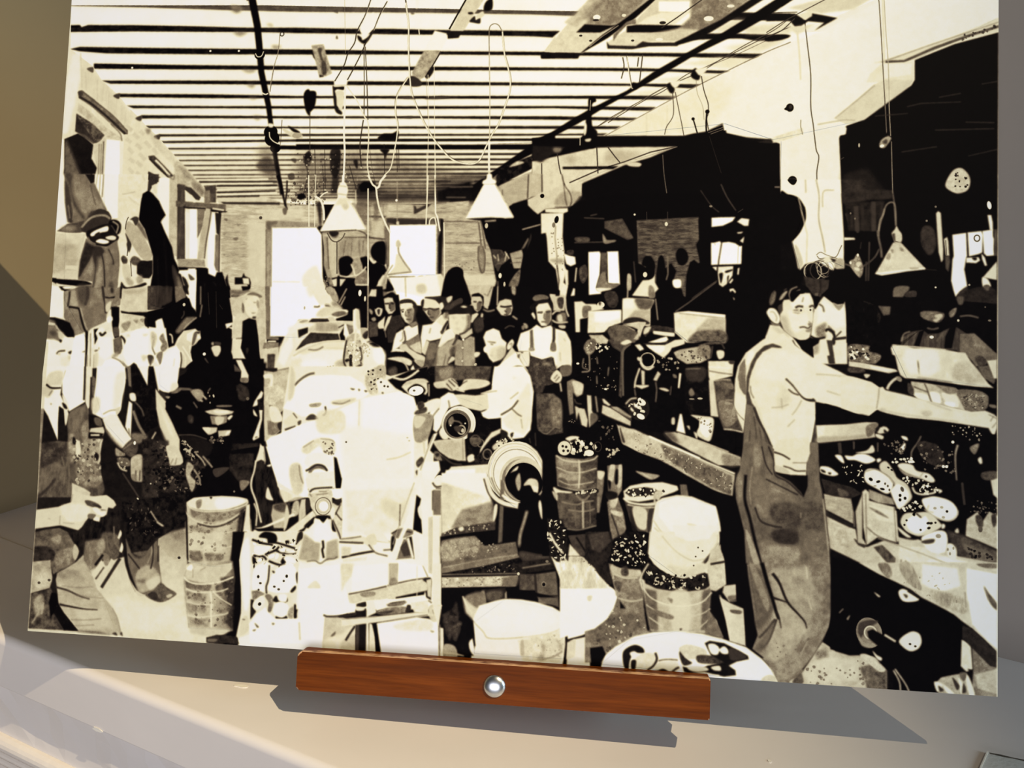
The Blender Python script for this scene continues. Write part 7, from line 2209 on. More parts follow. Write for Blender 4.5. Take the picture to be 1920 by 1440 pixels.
s 170 b9 t16,18|614,3365 53,-51 64,21 25,66 -79,57 -47,-7
s 205 b7.4|673,3405 65,-37 18,33 -51,46
s 110 b6 a0.8|621,3394 46,-8 -3,25 -37,-3
c 40 w9 b4.5|560,3257 39,41 34,37/700,3177 6,97 -9,58/733,3204 5,87
c 150 w6 b4.5|673,3169 25,66 -21,69
s 205 b4.5|577,3391 31,42 33,32 32,13 -46,-3
s 84 b3.9 t26,12|673,3473 45,-27 43,-41 37,22 53,26 -9,19 -59,33 -52,-2
s 36 b4.8 a0.8|688,3472 40,-17 23,28 -20,15
s 190 b3.6|796,3471 25,-12 11,9 -25,16
f 24 b4.8 t14,15|504,2973 375,-56 4,145 -74,52 -79,52 -57,66 -92,19 -37,-76 -17,-96
x 60 V110 n40 r4.2,10.8 a0.6 k0.5 q95|532,3001 269,-13 -93,160 -143,26
l 170 w7.2 b2.4|676,3018 43,56 38,23
c 205 w6 b2.4|714,3075 21,13 16,7
e 205 r7.2,4.2,35|597,2954
f 214 b3|-19,3046 152,-27 72,-28 6,-74 55,27 85,11 62,-13 44,28 17,24 -19,20 -27,-4 -7,40 -36,16 -3,25 -38,-8 -7,-24 -20,10 -19,26 -19,30 -20,18 -108,-22 -158,28
s 228 b7.6|144,3018 105,-19 75,21 -37,70 -95,5
s 220 b3.6|330,2956 84,-9 49,37 -24,21 -76,-21 -43,-13
s 70 b4.6|289,2977 43,3 43,18 12,19 -42,-3 -44,-13
s 40 b3|333,2995 42,8 12,9 -27,-4
s 234 b3|334,3019 31,-6 24,33 -21,6/383,3042 31,-12 -3,25 -21,6/348,3063 27,4 1,19 -27,-4
s 110 b4.3|316,3050 42,3 -20,25 -26,-8
s 60 b3.6|387,3022 32,3 0,1 -31,1
c 150 w6.1 b3.7 a0.8|147,3068 -1,49/205,2986 8,-40
c 170 w4.9 b3.1 a0.8|74,3086 17,4/166,3106 69,2
f 230 b2.9|1426,2198 415,-12 151,49 203,-59 30,698 -723,32 -109,-54 8,-424
f 246 b4.1|1401,2428 41,-75 27,-66 74,-39 120,-11 106,4 69,35 40,57 -36,30 -67,16 -58,31 -74,32 -36,23 -98,4 -54,-28
s 205 b5.9|1671,2383 59,-13 74,-10 -14,19 -74,20 -37,-2
c 130 w7.6 b2.9|1678,2390 53,2 44,-20
c 90 w11.8 b3.6|1459,2302 25,-27 29,-23 29,-15 27,-6
s 80 b2.9|1772,2307 26,3 -11,7/1817,2309 11,5 -7,7/1851,2315 18,4 -10,7
s 205 b8.9|1434,2197 25,53 -2,103 -28,30 2,-103
s 150 b3.5 t30,9|1551,2401 60,-9 -7,19 -45,5
c 100 w8.9 b3|1459,2452 24,28
s 60 b2.9|1533,2486 17,-26 26,-5 28,25 -34,5
c 50 w8.8 b2.9|1638,2410 5,32 -14,19
f 222 b4.1|1408,2494 47,-38 41,42 -7,22 -75,18
c 60 w11.8 b2.9|1418,2545 34,-12 26,-9
s 70 b2.9 t20,9|1488,2499 19,-9 -3,26 -11,4
f 247 b2.9|1312,2607 29,-23 82,-32 81,-40 111,-36 59,-31 73,-36 102,-50 147,-34 58,-12 45,13 27,21 13,35 -9,58 19,437 -408,18 -201,9 -132,-68 -16,-13 -44,-100
f 232 b11.6 a0.7|1819,2364 23,3 0,163 -18,0
f 236 b17.3 a0.8|1722,2505 402,43 12,286 -367,16
c 215 w5.8 b2.9|1827,2371 3,137
s 216 b5.9 a0.8 t10,18|1598,2444 135,-12 13,108 -134,12
e 60 r4.7,4.7|1764,2598
e 190 r5.8,4|2099,2562 11,16
c 205 w7.5 b4|1990,2683 66,-14 65,-31
s 216 b7.3 t18,15|1518,2643 58,-46 44,-16 61,5 24,35 -5,44 -45,2 -40,-42 -65,46
c 130 w5.9 b4.1 a0.8|1526,2636 58,-39/1621,2585 60,5 20,17
x 70 V120 n14 r2.9,7.6 q111|1629,2595 68,12 3,58 -60,2
s 70 b2.9|1639,2649 19,5 -7,7/1677,2659 14,-12 -2,22
s 240 b4.1|1565,2670 90,-3 40,56 -36,16 -90,4 -32,-28
s 110 b4.1 t24,12|1563,2779 6,-36 36,-20 46,9 16,25 -38,-10 -37,6 -18,26
c 40 w9.9 b2.9|1547,2762 30,-16 29,-18 37,4 24,25
f 234 b3.5 t6,17|1548,2773 156,-14 12,79 -157,14
s 205 b7.3 t14,15|1456,2747 59,-17 22,130 -51,24
c 120 w5.9 b2.9|1508,2731 10,57 18,43
f 14 b2.9|1700,2679 16,7 35,114 -5,47 -29,1
c 30 w9.9 b2.9|1567,2862 45,-16 82,-4 15,7
s 215 b4.1 t14,12|1576,2873 58,-21 61,8 2,37 -120,4
c 110 w5.8 b2.9|1575,2865 9,29/1627,2859 53,-2
s 244 b2.9|1710,2860 29,-9 10,44 -38,2
s 190 b4.1 t40,12|1851,2239 64,-55 45,-1 3,67 -41,81 -45,-6
x 30 V70 n16 r2.9,7 q112|1864,2209 82,-9 -24,124 -38,-6
f 238 b2.9|1912,2266 28,-22 38,20 47,50 -66,16 -30,-6
e 60 r5.8,5.8|1941,2269 20,21 19,2
s 24 b2.9|1948,2323 11,3 -7,6
f 16 b3.5|1978,2257 51,-23 65,-31 101,-27 8,197 -65,2 -12,-32 -72,-30 -30,-14
f 18 b3.4 t6,11|2211,2176 342,-9 -10,123 -57,17 -72,2 -102,-4 -94,39 -78,45 -10,-57 -67,-12 20,-44
f 70 b4.3 t26,14|2233,2175 305,-8 -11,74 -73,-5 -87,10 -72,9 -58,9
s 130 b5.8 t20,12|2256,2198 65,-25 9,52 -50,23
l 110 w5.7 b2.9 a0.8|2328,2173 -1,60
s 205 b3.4 t10,11|2230,2264 50,-12 29,-12 22,-4 37,38 -13,22 -29,9 -30,-14 -50,1
c 60 w5.7 b2.3|2309,2247 38,35/2299,2266 34,35/2324,2240 41,31
s 214 b3.4 t10,11|2362,2289 20,-37 43,-15 87,4 22,21 -49,23 -58,9 -43,9
c 70 w5.7 b2.9|2368,2274 43,-26
c 222 w8.6 b2.9|2351,2296 48,10
s 14 b2.9|2361,2260 28,-15 -6,22 -14,15
f 220 b3.5|2054,2291 29,-30 58,-16 52,13 23,35 -28,37 -22,-13 -66,16
s 200 b4.6 t10,12|2061,2284 43,-31 74,-9 30,28 -44,-6 -59,9
s 20 b2.9|2088,2308 39,-34 37,7 24,28 -29,30 -29,-3
e 244 r40.4,26,-10|2136,2310
e 70 r6.9,5.2|2125,2309
c 225 w11.6 b3.5|2006,2242 54,9 43,-19 43,-34
f 14 b2.9|2193,2265 25,-8 11,86 -26,-6
l 200 w5.8 b2.3|2204,2272 3,65
f 242 b2.8|2553,2167 157,-5 38,51 21,85 -7,107 -4,92 -34,43 -71,10 -52,-55 -2,-56 -64,12 -37,-16 -8,-21 35,-16 -10,-78 -29,-6 57,-24 4,-71
f 226 b6.8 a0.9|2655,2216 94,40 14,198 -40,72 -94,-39 -23,-42 69,-59
s 240 b5.7|2530,2320 112,-75 70,-45 16,57 -68,101 -84,53 -50,1
c 80 w8.5 b3.4|2598,2424 56,-37 34,-44
c 110 w6.2 b3.4|2654,2387 30,27 25,14
c 170 w5.6 b3.9|2706,2442 9,49/2645,2337 42,-36/2486,2314 43,-9 43,-8
f 214 b3.4 t6,14|2320,2326 65,-5 73,4 64,-12 10,78 -42,16 -73,-12 -44,-20 -51,1
f 240 b3.4|2269,2342 43,-30 29,6 39,57 -64,23 -21,44 -19,58 -20,29 -19,-14 1,-57 -30,-13 13,-37 43,-15
s 232 b4.3|2169,2396 43,-38 58,-9 -5,51 -50,23 -30,1
s 60 b2.9 t20,9|2141,2418 50,-23 8,21 -28,19 -37,1
c 110 w5.7 b3.4|2265,2400 -28,37 -6,21/2314,2355 9,43
s 150 b4 t20,11|2135,2447 95,-10 -4,79 -27,58 -58,2
s 205 b4|2135,2447 59,5 -27,51 -30,1
s 50 b4 t20,9|2147,2375 29,-8 8,28 -29,16
f 18 b3.4 t6,11|2388,2388 102,26 16,35 86,-3 9,49 -63,38 -42,30 -58,-12 10,-100
e 205 r85.6,85.6|2366,2482
o 232 r82.7,85.5 w11.4|2377,2475
s 230 b2.8|2366,2389 51,13 38,41 -5,65 -15,-28 -24,-49 -37,-21
s 226 b3.4|2270,2528 21,-29 31,56 -29,8
e 90 r74.2,77|2366,2482
e 14 r65.6,68.4|2366,2486
o 110 r62.7,65.6 w4.6|2366,2486
s 110 b4 t20,9|2318,2462 21,-22 8,29 -20,22
c 130 w5.7 b2.9|2340,2462 36,6 16,13
o 150 r19.9,22.8 w8.5|2390,2510
e 190 r8.5,11.4|2396,2513
e 226 r4.6,4.6|2331,2489 78,-14
s 60 b4|2348,2497 29,-8 15,14 -21,22
f 20 b3.4 t8,11|2422,2523 115,-11 64,-17 1,21 -36,16 -61,87 -34,44 -44,-26
o 60 r25.5,28.4 w8.5|2467,2564
o 90 r17,19.8 w5.7|2496,2577
s 80 b3.4 t20,9|2438,2551 57,-2 1,28 -43,9
f 214 b3.4|2497,2606 27,-51 27,-37 50,-23 8,18 -57,34 -34,43 -27,44
f 206 b2.8 t8,14|2236,2576 36,-8 122,-15 14,-8 13,128 -43,1 -51,-12 -53,-34
s 190 b5.7 t10,11|2250,2586 131,-12 18,85 -73,-11
l 150 w5.7 b2.8|2398,2552 8,114
c 60 w6.8 b2.8|2252,2629 45,27 52,33 51,5
s 110 b3.4 t40,9|2238,2644 29,-15 30,34 -14,15 -36,-13
s 30 b2.9|2253,2644 22,-5 -7,18/2282,2649 27,21 -11,7
s 225 b2.8|2427,2651 28,-15 16,27 -35,16
f 30 b3.4 t20,8|2463,2649 77,-45 16,28 -13,50 -71,3
o 90 r22.6,25.4 w8.5|2534,2633
s 200 b2.8 t24,8|2561,2589 49,-37 22,20 -35,23 -28,15
s 30 b2.8|2601,2502 36,13 -6,29 -21,8 -8,-21/2652,2522 17,-8 -9,29
x 200 V230 n14 r2.8,7.3 q113|2560,2561 121,-26 -13,36 -85,31
x 24 V60 n12 r2.8,6.8 q114|2567,2546 114,-18 -13,50 -85,24
f 14 b2.8|2667,2557 64,-17 1,18 -50,12
f 226 b2.8|2343,2707 200,-22 -5,46 10,71 16,56 -280,13 18,-101 27,-44
f 245 b4.5|2315,2726 158,-13 13,149 -194,9
f 222 b5.6 a0.8 t8,14|2473,2706 64,-10 6,155 -50,11
e 14 r159.7,168.1|2696,2725
e 226 r157,162.6,-20|2693,2721
e 232 r140.2,151.4,-20|2691,2718
o 190 r143,151.4,-20 w4.5|2688,2722
o 130 r123.3,131.7,-20 w3.9|2695,2732
o 215 r134.5,142.9,-20 w5.6|2697,2729
e 200 r117.5,123.1,-15|2721,2759
e 120 r109.1,114.7,-10|2725,2764
s 205 b3.9|2638,2720 47,-58 64,-17 65,40 23,62 -36,-41 -58,-32 -57,16 -33,51
e 150 r100.7,103.5|2728,2769
e 10 r95.1,100.7|2732,2769
s 220 b3.9|2659,2733 21,-29 21,-14 -13,35 -17,22
o 205 r97.9,100.7 w3.4|2730,2769
s 205 b3.6 t20,11|2740,2793 20,-29 36,6 22,27 -14,15 -35,-6
s 160 b3.9 t20,11|2689,2774 21,-29 -5,50 7,21 -18,-14
s 226 b2.8|2775,2799 29,5 1,28 -29,-12
e 225 r5.6,5.6|2750,2733
e 235 r7.3,7.3|2804,2745
f 16 b3.4 t5,11|2731,2540 34,-29 7,-213 14,-1 153,-89 11,338 -48,16 -4,98 -17,141 -35,2 3,-113 -52,-82 -51,-40
f 74 b4.5 t34,17|2780,2305 92,-3 43,34 13,169 -77,17 -58,-33
s 120 b6.7 t40,11|2859,2345 49,-9 11,113 -42,22
c 130 w5.6 b2.8 a0.8|2800,2495 43,20 42,-37 28,6
l 50 w5.6 b2.8|2783,2510 6,70/2752,2539 8,28
l 110 w5.6 b2.8|2805,2211 6,86
s 214 b3.4|2858,2221 31,-37 22,24 -3,29 -24,8
c 80 w5.6 b2.8|2873,2224 17,-22/2880,2238 21,-26
l 190 w8.4 b2.8|2905,2244 9,46
s 60 b5.6 t30,11|2739,2162 142,-4 -34,52 -39,87 -29,1 -9,-71
f 232 b2.9|2142,2619 66,-9 38,34 2,57 30,13 -33,86 -4,73 -116,5 26,-74
f 240 b3.4|2190,2689 86,-11 10,50 -48,73 -51,2
f 236 b2.9|2201,2631 40,-94 22,-8 -46,116 -33,87 -23,144 -36,2 32,-102
c 150 w5.7 b2.9|2241,2544 -32,87 -32,101
s 60 b3.4 t20,9|2153,2690 28,-29 12,21 -28,36/2152,2740 10,-7 -2,28
l 205 w8.6 b2.9|2188,2575 10,71
e 230 r25.6,25.6|2284,2779
c 120 w5.7 b2.8|2259,2793 8,17 30,2
f 130 b3.4 t14,11,40|2246,2822 51,-3 -2,51 -51,3
l 232 w8.5 b2.8|2249,2815 48,1
c 60 w8.5 b2.8|2241,2793 12,14
f 240 b2.9|1750,2793 513,-22 29,685 -760,45 3,-229 229,-41
f 228 b11.5 a0.8 t8,23|1775,2859 389,-32 -63,230 -116,20 -192,-4
s 205 b14.3 a0.7 t12,17|1976,2886 111,23 34,-58 -37,150 -90,-38
f 232 b3.8|1548,2802 157,-7 10,52 -140,42
c 30 w8.7 b2.9|1574,2875 29,-20 97,-11
f 16 b2.6|1716,2794 34,-1 -6,49 -21,8
s 245 b2.9|1701,2858 52,-5 2,42 -37,9
f 210 b3.8 t20,12|1567,2889 126,-27 11,65 44,-17 13,35 4,165 -22,-6 -34,-85 -18,-56 -90,4
e 214 r40.6,43.5|1654,2947
o 110 r43.5,46.4 w5.2|1654,2947
o 190 r31.9,34.8 w7|1654,2947
e 244 r26.1,26.1|1657,2947
c 120 w5.8 b2.9|1574,2882 13,17/1612,2887 67,-10/1626,2869 45,-2
s 30 b2.9|1704,2919 22,-8 29,-1 -13,29 -23,-6
c 40 w6.9 b2.9|1708,3012 41,77 9,28/1722,2976 39,41/1749,2932 -27,58
s 232 b2.9|1692,2977 20,-30 10,29 -13,43
f 16 b2.9|1626,2998 59,-3 -26,48
f 240 b2.9|1611,3010 31,13 17,20 23,-37 22,57 39,48 13,106 -59,17 -103,13 -68,-4 4,-71 48,-74
f 150 b8.7 a0.8 t12,14|1556,3099 62,40 30,5 -3,93 -67,4 -45,-5/1685,3135 58,-17 9,99 -69,18
s 246 b5.8|1621,3045 66,-3 19,78 -66,17 -30,-13
c 22 w11.6 b2.9|1661,3129 5,36 -5,14 10,42
c 110 w6.9 b3.5|1579,3244 44,-6 31,13 35,-23 37,-6 22,-12
f 18 b2.9|1562,3063 45,-60 -2,36 -28,30
s 30 b2.9|1514,3151 8,-51 22,-15 -2,36 -21,29
f 246 b2.9|1536,3286 229,-37 15,237 -233,14
s 222 b4.3|1601,3389 20,-44 39,41 -30,-6
f 214 b8.6 a0.9 t12,14|1773,3259 59,-3 -6,42 -34,45 -20,58
f 222 b3.4|1765,3110 118,-13 45,11 17,56 -60,-32 -118,6
c 60 w9.8 b2.9|1752,3132 66,0 67,-1
c 120 w6.9 b2.9|1758,3117 66,-10 48,-10
c 30 w11.5 b2.9|1771,3213 87,-23 87,-19
c 90 w6.9 b2.9|1914,3138 39,40 67,15
c 90 w6.8 b2.9|1996,3163 44,-5
f 205 b5.7 t8,11|1768,3159 51,-2 -5,43 -44,2
c 170 w8.6 b3.4|1943,3115 88,3
f 232 b2.9|1938,3008 46,55 47,62 -88,-10 -61,-32
s 216 b3.4|1898,3103 43,-23 17,48 -29,9
f 226 b3.4 t8,14|1775,3223 135,-21 -6,21 -125,14
s 120 b4 t20,11|2044,3075 35,-31 66,4 8,21 -50,24 -51,2
c 40 w8.6 b2.9|2036,3075 36,-23/2109,3057 36,5
s 24 b2.8|2037,3089 22,13 -12,57 -11,1
f 120 b4 t16,11|2064,3208 39,-108 15,-1 40,97
f 60 b4.3|2083,3143 35,-37 32,76 -43,9
f 20 b2.8|2117,3092 29,-9 20,120 -16,-21
c 60 w5.7 b2.9|2076,2917 2,113
f 238 b2.8|2042,3209 19,-79 52,-130 52,-151 -11,-73 29,-1 -17,102 -24,122 -40,87 -31,122
c 170 w4.6 b2.9|2148,2799 -32,94 -38,130 -32,108
f 14 b2.8|2162,2863 26,20 -12,65 17,41 10,78 -51,-19 3,-85
s 232 b2.8|2172,2934 18,-12 10,67 -19,-13
l 236 w14.2 b2.8|2125,3092 33,104/2159,3055 17,41
f 238 b2.8|2164,3076 18,-8 18,98 -26,57 -10,-70
f 238 b2.8|2183,2775 62,-3 2,123 11,98 -16,128 -1,155 -23,-41 -13,-133 -5,-120
f 200 b3.7 t10,11,34|2232,2980 25,-8 10,302 -22,-5
l 120 w5.6 b2.8|2211,3235 31,55
f 232 b2.8|2251,2831 47,-2 23,625 -46,3
f 110 b4 t14,11,40|2251,2834 44,-2 5,131 -43,2
f 50 b2.8|2246,2838 7,0 3,106 -6,-7
s 236 b2.8|2249,2788 14,-17 44,-1 -6,37 -28,8
c 60 w8.5 b2.8|2246,2795 19,21 36,-5
l 205 w5.6 b2.8|2297,2977 15,435
f 245 b4|1832,3256 189,-25 6,120 -195,53
f 246 b4|2075,3214 136,21 24,55 -151,36
f 176 b4 t14,11,34|2029,3231 51,-3 0,176 -43,3
s 130 b4.3 t24,11|2040,3315 36,-2 4,84 -36,9
c 60 w5.7 b2.8|2030,3344 11,69
f 212 b3.4 t16,14|1810,3413 217,-62 215,-51 18,66 -187,46 -174,24 -87,26
c 70 w6.8 b2.8|1817,3405 109,-27 97,-27/2081,3332 75,-20 79,-15
s 130 b4.6 t26,11|1883,3394 72,-11 1,21 -58,11
s 30 b2.8|2214,3305 46,-9 0,70 -21,29 5,-63
f 20 b2.8|2073,3405 158,-41 -6,21 -151,30
f 238 b2.8|2031,3428 186,-39 12,14 -198,39
f 238 b2.8|1922,3442 108,-28 3,57 -117,7
s 60 b2.8|1856,3459 51,-17 8,21 -44,6
s 70 b2.8 t20,8|2031,3442 86,-26 1,21 -72,18
l 216 w4.5 b2.3|2182,3237 6,161
f 205 b3.4 t10,14|2294,2822 100,-19 8,197 -90,75
f 16 b2.8 t4,11|2299,3076 270,-69 38,-128 100,23 140,-34 101,65 25,344 -80,116 -572,34
f 240 b2.8|2292,2742 238,-10 33,128 -112,54 -142,49
f 200 b8.5 t12,17 g236,2295,2793,2523,2925|2295,2793 268,67 19,118 -127,41 -149,43
f 110 b8.4 a0.8 t30,14|2408,2930 163,-50 16,119 -118,19 -114,13
f 60 b3.9 t24,14|2306,3062 77,-39 207,-38 1,42 -135,20 -150,29
s 225 b2.8|2395,3029 21,-11 8,17 -18,8
x 150 V200 n20 r2.8,6.7 q115 a0.7|2312,3040 270,-55 2,35 -263,48
s 226 b2.8|2579,2908 18,-15 -2,56 -16,36
f 90 b3.9 t10,11,39|2610,2766 21,-1 -2,323 -21,8
f 100 b3.9 t34,14|2307,3097 178,-34 53,50 162,-29 23,62 -91,32 -318,80
s 150 b5.6 t40,11|2315,3104 164,-30 31,62 -98,47 -93,19
x 150 V205 n50 r2.8,7.3 q116 a0.75|2312,3118 189,-31 200,18 -98,54 -284,50
f 120 b3.6 t20,17|2313,3237 206,-46 204,-45 1,17 -189,55 -220,54
l 170 w5.6 b2.8 a0.8|2320,3237 199,-50 197,-38
f 26 b3.6 t14,11|2315,3268 220,-46 182,-52 2,73 -404,32
x 90 V150 n30 r2.2,5.6 q117 a0.7|2464,3229 253,-48 2,55 -240,23
l 120 w5.6 b2.8|2315,3275 405,-29
f 196 b3.6 t40,14|2315,3289 405,-32 -12,56 -390,29
x 80 V130 n36 r2.8,7.3 q118 a0.6|2315,3289 405,-29 -12,53 -391,25
s 90 b5.5 a0.8 t14,11|2643,3275 77,-15 -12,53 -63,3
f 14 b2.8 t4,11|2318,3349 404,-34 78,20 9,63 -488,29
f 130 b5.6 t16,14|2440,3363 113,-21 3,71 -113,6
s 70 b5.5|2582,3348 70,-11 2,48 -63,4
c 190 w6.7 b2.8|2430,3370 20,49
l 190 w5.5 b2.8|2658,3343 3,35
c 226 w25.2 b2.8|2531,2755 32,83 59,47 85,14
c 20 w5.6 b2.8|2520,2763 32,83 55,47 94,23
c 60 w4.5 b2.8|2559,2754 32,69 58,47 58,15
c 236 w14 b2.8|2620,2843 37,26 50,16
c 150 w8.4 b2.8|2624,2765 24,56 58,50
s 12 b2.8|2631,2751 98,-46 93,38 9,56 -26,57 -70,17 -58,-33
s 205 b3.6 t20,11|2732,2789 27,-36 42,5 9,41 -21,22 -22,-34
s 160 b3.9 t20,11|2688,2763 20,-38 10,65 -14,28
s 226 b2.8|2774,2790 32,3 1,31 -18,-10
c 200 w6.7 b2.8|2842,2719 5,37/2811,2841 20,-28
f 12 b2.8|2719,2825 99,9 57,227 11,111 -170,-19 -9,-55
s 150 b8.3 a0.9|2732,2999 26,-78 -13,49 -18,85 -5,56 -8,-28
c 190 w11.1 W5.6 b5.6|2754,2921 -15,64 -16,56 -1,56
s 60 b5.5 t10,11|2723,3132 91,9 64,3 -20,29 -113,6
f 80 b2.8|2837,2770 14,0 1,139 -7,-6
f 30 b3.3 t10,11|2718,3187 167,-29 37,53 -202,39
l 110 w8.3 b2.8|2740,3217 146,-32
e 120 r8.3,6.6|2868,3176
e 205 r7.2,8.3|2721,3248
f 70 b3.9 t20,14|2727,3249 77,-4 10,82 -84,5
f 84 b3.9 t18,14|2811,3245 104,-20 18,123 -111,7
e 20 r9.4,11|2855,3298
o 130 r11,12.7 w3.9|2855,3294
f 100 b3.8 t16,11|2829,3361 105,-9 1,39 -105,6
l 40 w8.3 b2.8|2807,3245 11,110/2822,3358 105,-9
f 30 b3.3 t14,8|2858,2965 84,-4 38,95 4,138 22,47 -56,-18 -36,-39 -30,-68
x 190 V236 n50 r3.9,11 k0.4 q119|2861,2965 81,-1 31,92 4,125 -63,-11 -31,-67
s 226 b2.8|2819,2862 11,21 13,69 -14,0 -16,-62
c 226 w8.3 b2.8|2849,2910 15,48 16,48/2883,3082 29,33 35,26 30,40/2884,3116 43,26
f 228 b3.3|2885,3144 43,39 22,27 22,40 21,-8 -13,55 -35,-18 -22,-54
s 24 b2.7|2949,3203 28,-2 23,40 -35,2
x 40 V80 n12 r2.7,5.5 q120|2914,3184 72,65 -13,42 -28,-19
f 206 b3.6 t40,14,27|2981,3111 43,12 56,38 4,131 -76,4 -8,-55 -23,-47
x 90 V150 n34 r2.2,8.2 k0.4 q121 a0.8|2989,3125 91,43 3,117 -68,4
f 246 b2.9|1588,3336 186,-39 51,153 38,5 -6,50 -160,24 -11,226 -76,5
s 222 b4.3|1590,3382 41,-38 32,34 -33,6
f 214 b8.6 a0.9 t12,14|1768,3246 69,-4 -11,67 -28,37 -19,50
f 200 b4 t12,17|1693,3532 92,-9 75,38 17,181 -191,13
s 222 b5.7|1695,3656 101,-49 64,-46 10,42 -72,46 -31,100 -70,-65
s 100 b4 t16,9|1738,3618 18,-15 -3,21 -22,8
c 60 w8.6 b2.9|1685,3522 26,6 63,-4 47,-14
s 40 b2.9|1770,3521 87,-23 8,13 -80,19
c 40 w11.4 b2.8|1861,3568 -28,44 -20,36
f 24 b2.8|1864,3483 54,-10 1,84 8,182 -58,4
s 60 b4|1865,3575 17,-16 2,183 -13,-41
f 30 b2.8|1863,3455 50,-17 5,21 -26,9
s 224 b2.8|1863,3469 44,1 -6,15 -37,2
f 232 b2.8|1917,3438 39,-9 18,62 -43,23 15,224 -19,1
f 220 b2.8 t8,11|1937,3549 25,6 24,180 -44,3
f 14 b2.8|1951,3548 19,3 40,92 1,90 -29,2 -9,-111
f 240 b2.8|1957,3436 267,-48 7,14 -187,32 -13,18 -57,32
s 130 b3.7 t36,11|1974,3487 72,-28 86,-6 2,28 -116,18
s 60 b2.8|1974,3491 87,-16 -14,15 -43,9
s 40 b2.8|2139,3442 18,3 -2,28 -25,9 3,-22
s 110 b3.4 t20,8|2030,3445 101,-20 -28,23 -58,3
f 224 b3.4 t8,14|2157,3431 89,-19 10,69 -79,-2
f 226 b2.8|1782,3538 193,-26 202,-33 101,-6 -14,18 -287,52 -190,33
l 110 w5.6 b2.8|1977,3547 101,-24 114,-24 58,-11
l 150 w5.7 b2.8 a0.8|1786,3537 189,-25
f 246 b3.4|1977,3547 215,-45 116,11 12,200 -305,20
s 226 b5.6 t8,14|2079,3547 171,-38 17,55 -158,10
s 150 b2.8|2267,3567 22,3 -11,7
s 205 b3.4 t16,11|2255,3446 28,-9 25,69 -28,15 -23,-26
c 80 w6.7 b2.8|2277,3459 8,20/2250,3412 19,12
f 30 b2.8|2230,3364 32,-9 2,56 -25,-13
f 206 b3.4 t14,14|2235,3307 28,-8 1,98 -19,-6
f 228 b2.8|2263,3220 47,-3 10,246 -10,84 -33,-81
f 226 b2.8|2313,3547 25,5 7,159 -21,2
l 120 w5.6 b2.8|2316,3533 6,138
l 216 w5.6 b2.8|2298,3436 28,-1
f 16 b3.3 t6,11|2319,3348 210,-19 14,369 -194,13 -10,-152
f 50 b7 t30,14|2328,3484 49,-31 27,-50 12,124 -46,86 -23,-40
s 70 b5.6 t30,11|2382,3557 48,-45 -25,99
s 150 b4.5 t20,11|2345,3635 54,4 17,54 -68,5
c 190 w8.3 b2.8|2344,3677 43,1 64,6
f 20 b2.8|2419,3610 64,-18 18,109 -86,-29
f 206 b5.6 t10,14|2433,3387 120,-7 -12,49 -40,79 -51,-46
s 120 b6.7 t14,11|2447,3379 98,-26 3,69 -49,10
c 222 w7.2 b2.8|2432,3380 24,47 30,40
f 30 b3.3|2545,3339 112,-21 2,59 -98,23
s 80 b5.6 t14,11|2559,3352 78,-12 -6,42 -63,11
l 190 w5 b2.8|2657,3350 1,27
f 14 b2.7 t4,11|2665,3325 56,11 100,22 120,41 35,32 -12,-157 -34,15 2,69 -126,-20
f 84 b3.8 t16,14|2821,3364 111,-6 5,48 -45,-11
f 238 b2.7|2494,3508 485,-2 -5,75 -4,89 -12,62 -461,31 9,-131
f 240 b2.8|2490,3495 30,-72 76,-28 64,-16 77,-1 78,8 91,22 71,37 24,12 -29,63 -75,25 -139,30 -182,15 -59,-42
f 242 b8.3|2542,3443 168,-44 183,23 43,59 -151,65 -182,11
c 190 w5.5 b2.8|2494,3508 52,46 29,32 85,-2 98,-13
c 205 w5.5 b2.7 a0.8|2758,3571 125,-25 68,-31
f 236 b8.3|2516,3604 215,-7 4,102 -211,14
f 212 b6.8 a0.9 t20,14|2731,3590 234,-70 10,82 -18,83 -195,13
s 150 b5.5 a0.8 t30,11|2850,3603 21,-1 -5,75 -34,2 26,-42/2925,3564 36,39 -6,28
s 170 b4.4 a0.8|2745,3596 14,-8 6,68 -18,2
c 150 w8.2 b2.7|2859,3678 56,-18 47,-30
x 150 V190 n20 r2.7,6.6 q122 a0.7|2828,3584 138,-50 -3,123 -104,21
s 236 b2.8|2474,3620 24,-26 9,52 44,45 -57,-17
f 22 b2.8|2495,3529 15,103 -7,0 -12,-40
f 232 b2.7|2491,3681 159,10 321,7 -12,41 -483,33
f 16 b2.7|2973,3657 14,5 3,75 -18,1
f 244 b2.7|2969,3301 217,-19 49,35 -12,58 -32,70 -53,58 -75,39 -75,25 -9,-61 19,-56 -22,-26
f 222 b5.4 a0.9 t12,14|2991,3451 68,-25 8,34 -81,59
s 205 b3.8|3088,3342 10,6 -6,15
c 215 w5.5 b2.7|2973,3328 10,89
f 230 b3.3|2988,3574 110,-31 12,186 -124,8
f 206 b4.3 t14,14,33|2988,3574 41,-10 -4,89 -41,16
s 24 b2.7|2973,3527 10,6 1,34 31,-5 -34,19
f 212 b3.6 t40,14,27|2913,3185 194,-10 86,106 -221,20 -22,-33
x 80 V150 n40 r2.2,8.2 k0.4 q123 a0.8|2982,3181 125,-6 79,100 -180,10
s 236 b2.7|2913,3185 34,-2 9,50 35,12 -12,42 -29,-12
s 24 b2.7|2948,3206 29,26 14,6 -27,8
f 120 b5.4 t34,16|3248,3312 11,407 -149,10 -12,-183 53,-44 47,-57 31,-90
s 30 b4.3 t14,11|3107,3621 67,-46 28,12 -33,57 -11,82 -41,-4
x 50 V90 n40 r2.7,8.1 q124 a0.6|3104,3539 146,-172 5,190 -94,60
f 16 b3.3|3114,3174 130,-7 4,132 -55,-24 -50,-52
s 120 b4.4 t20,11|3183,3171 34,-2 2,49 -21,15
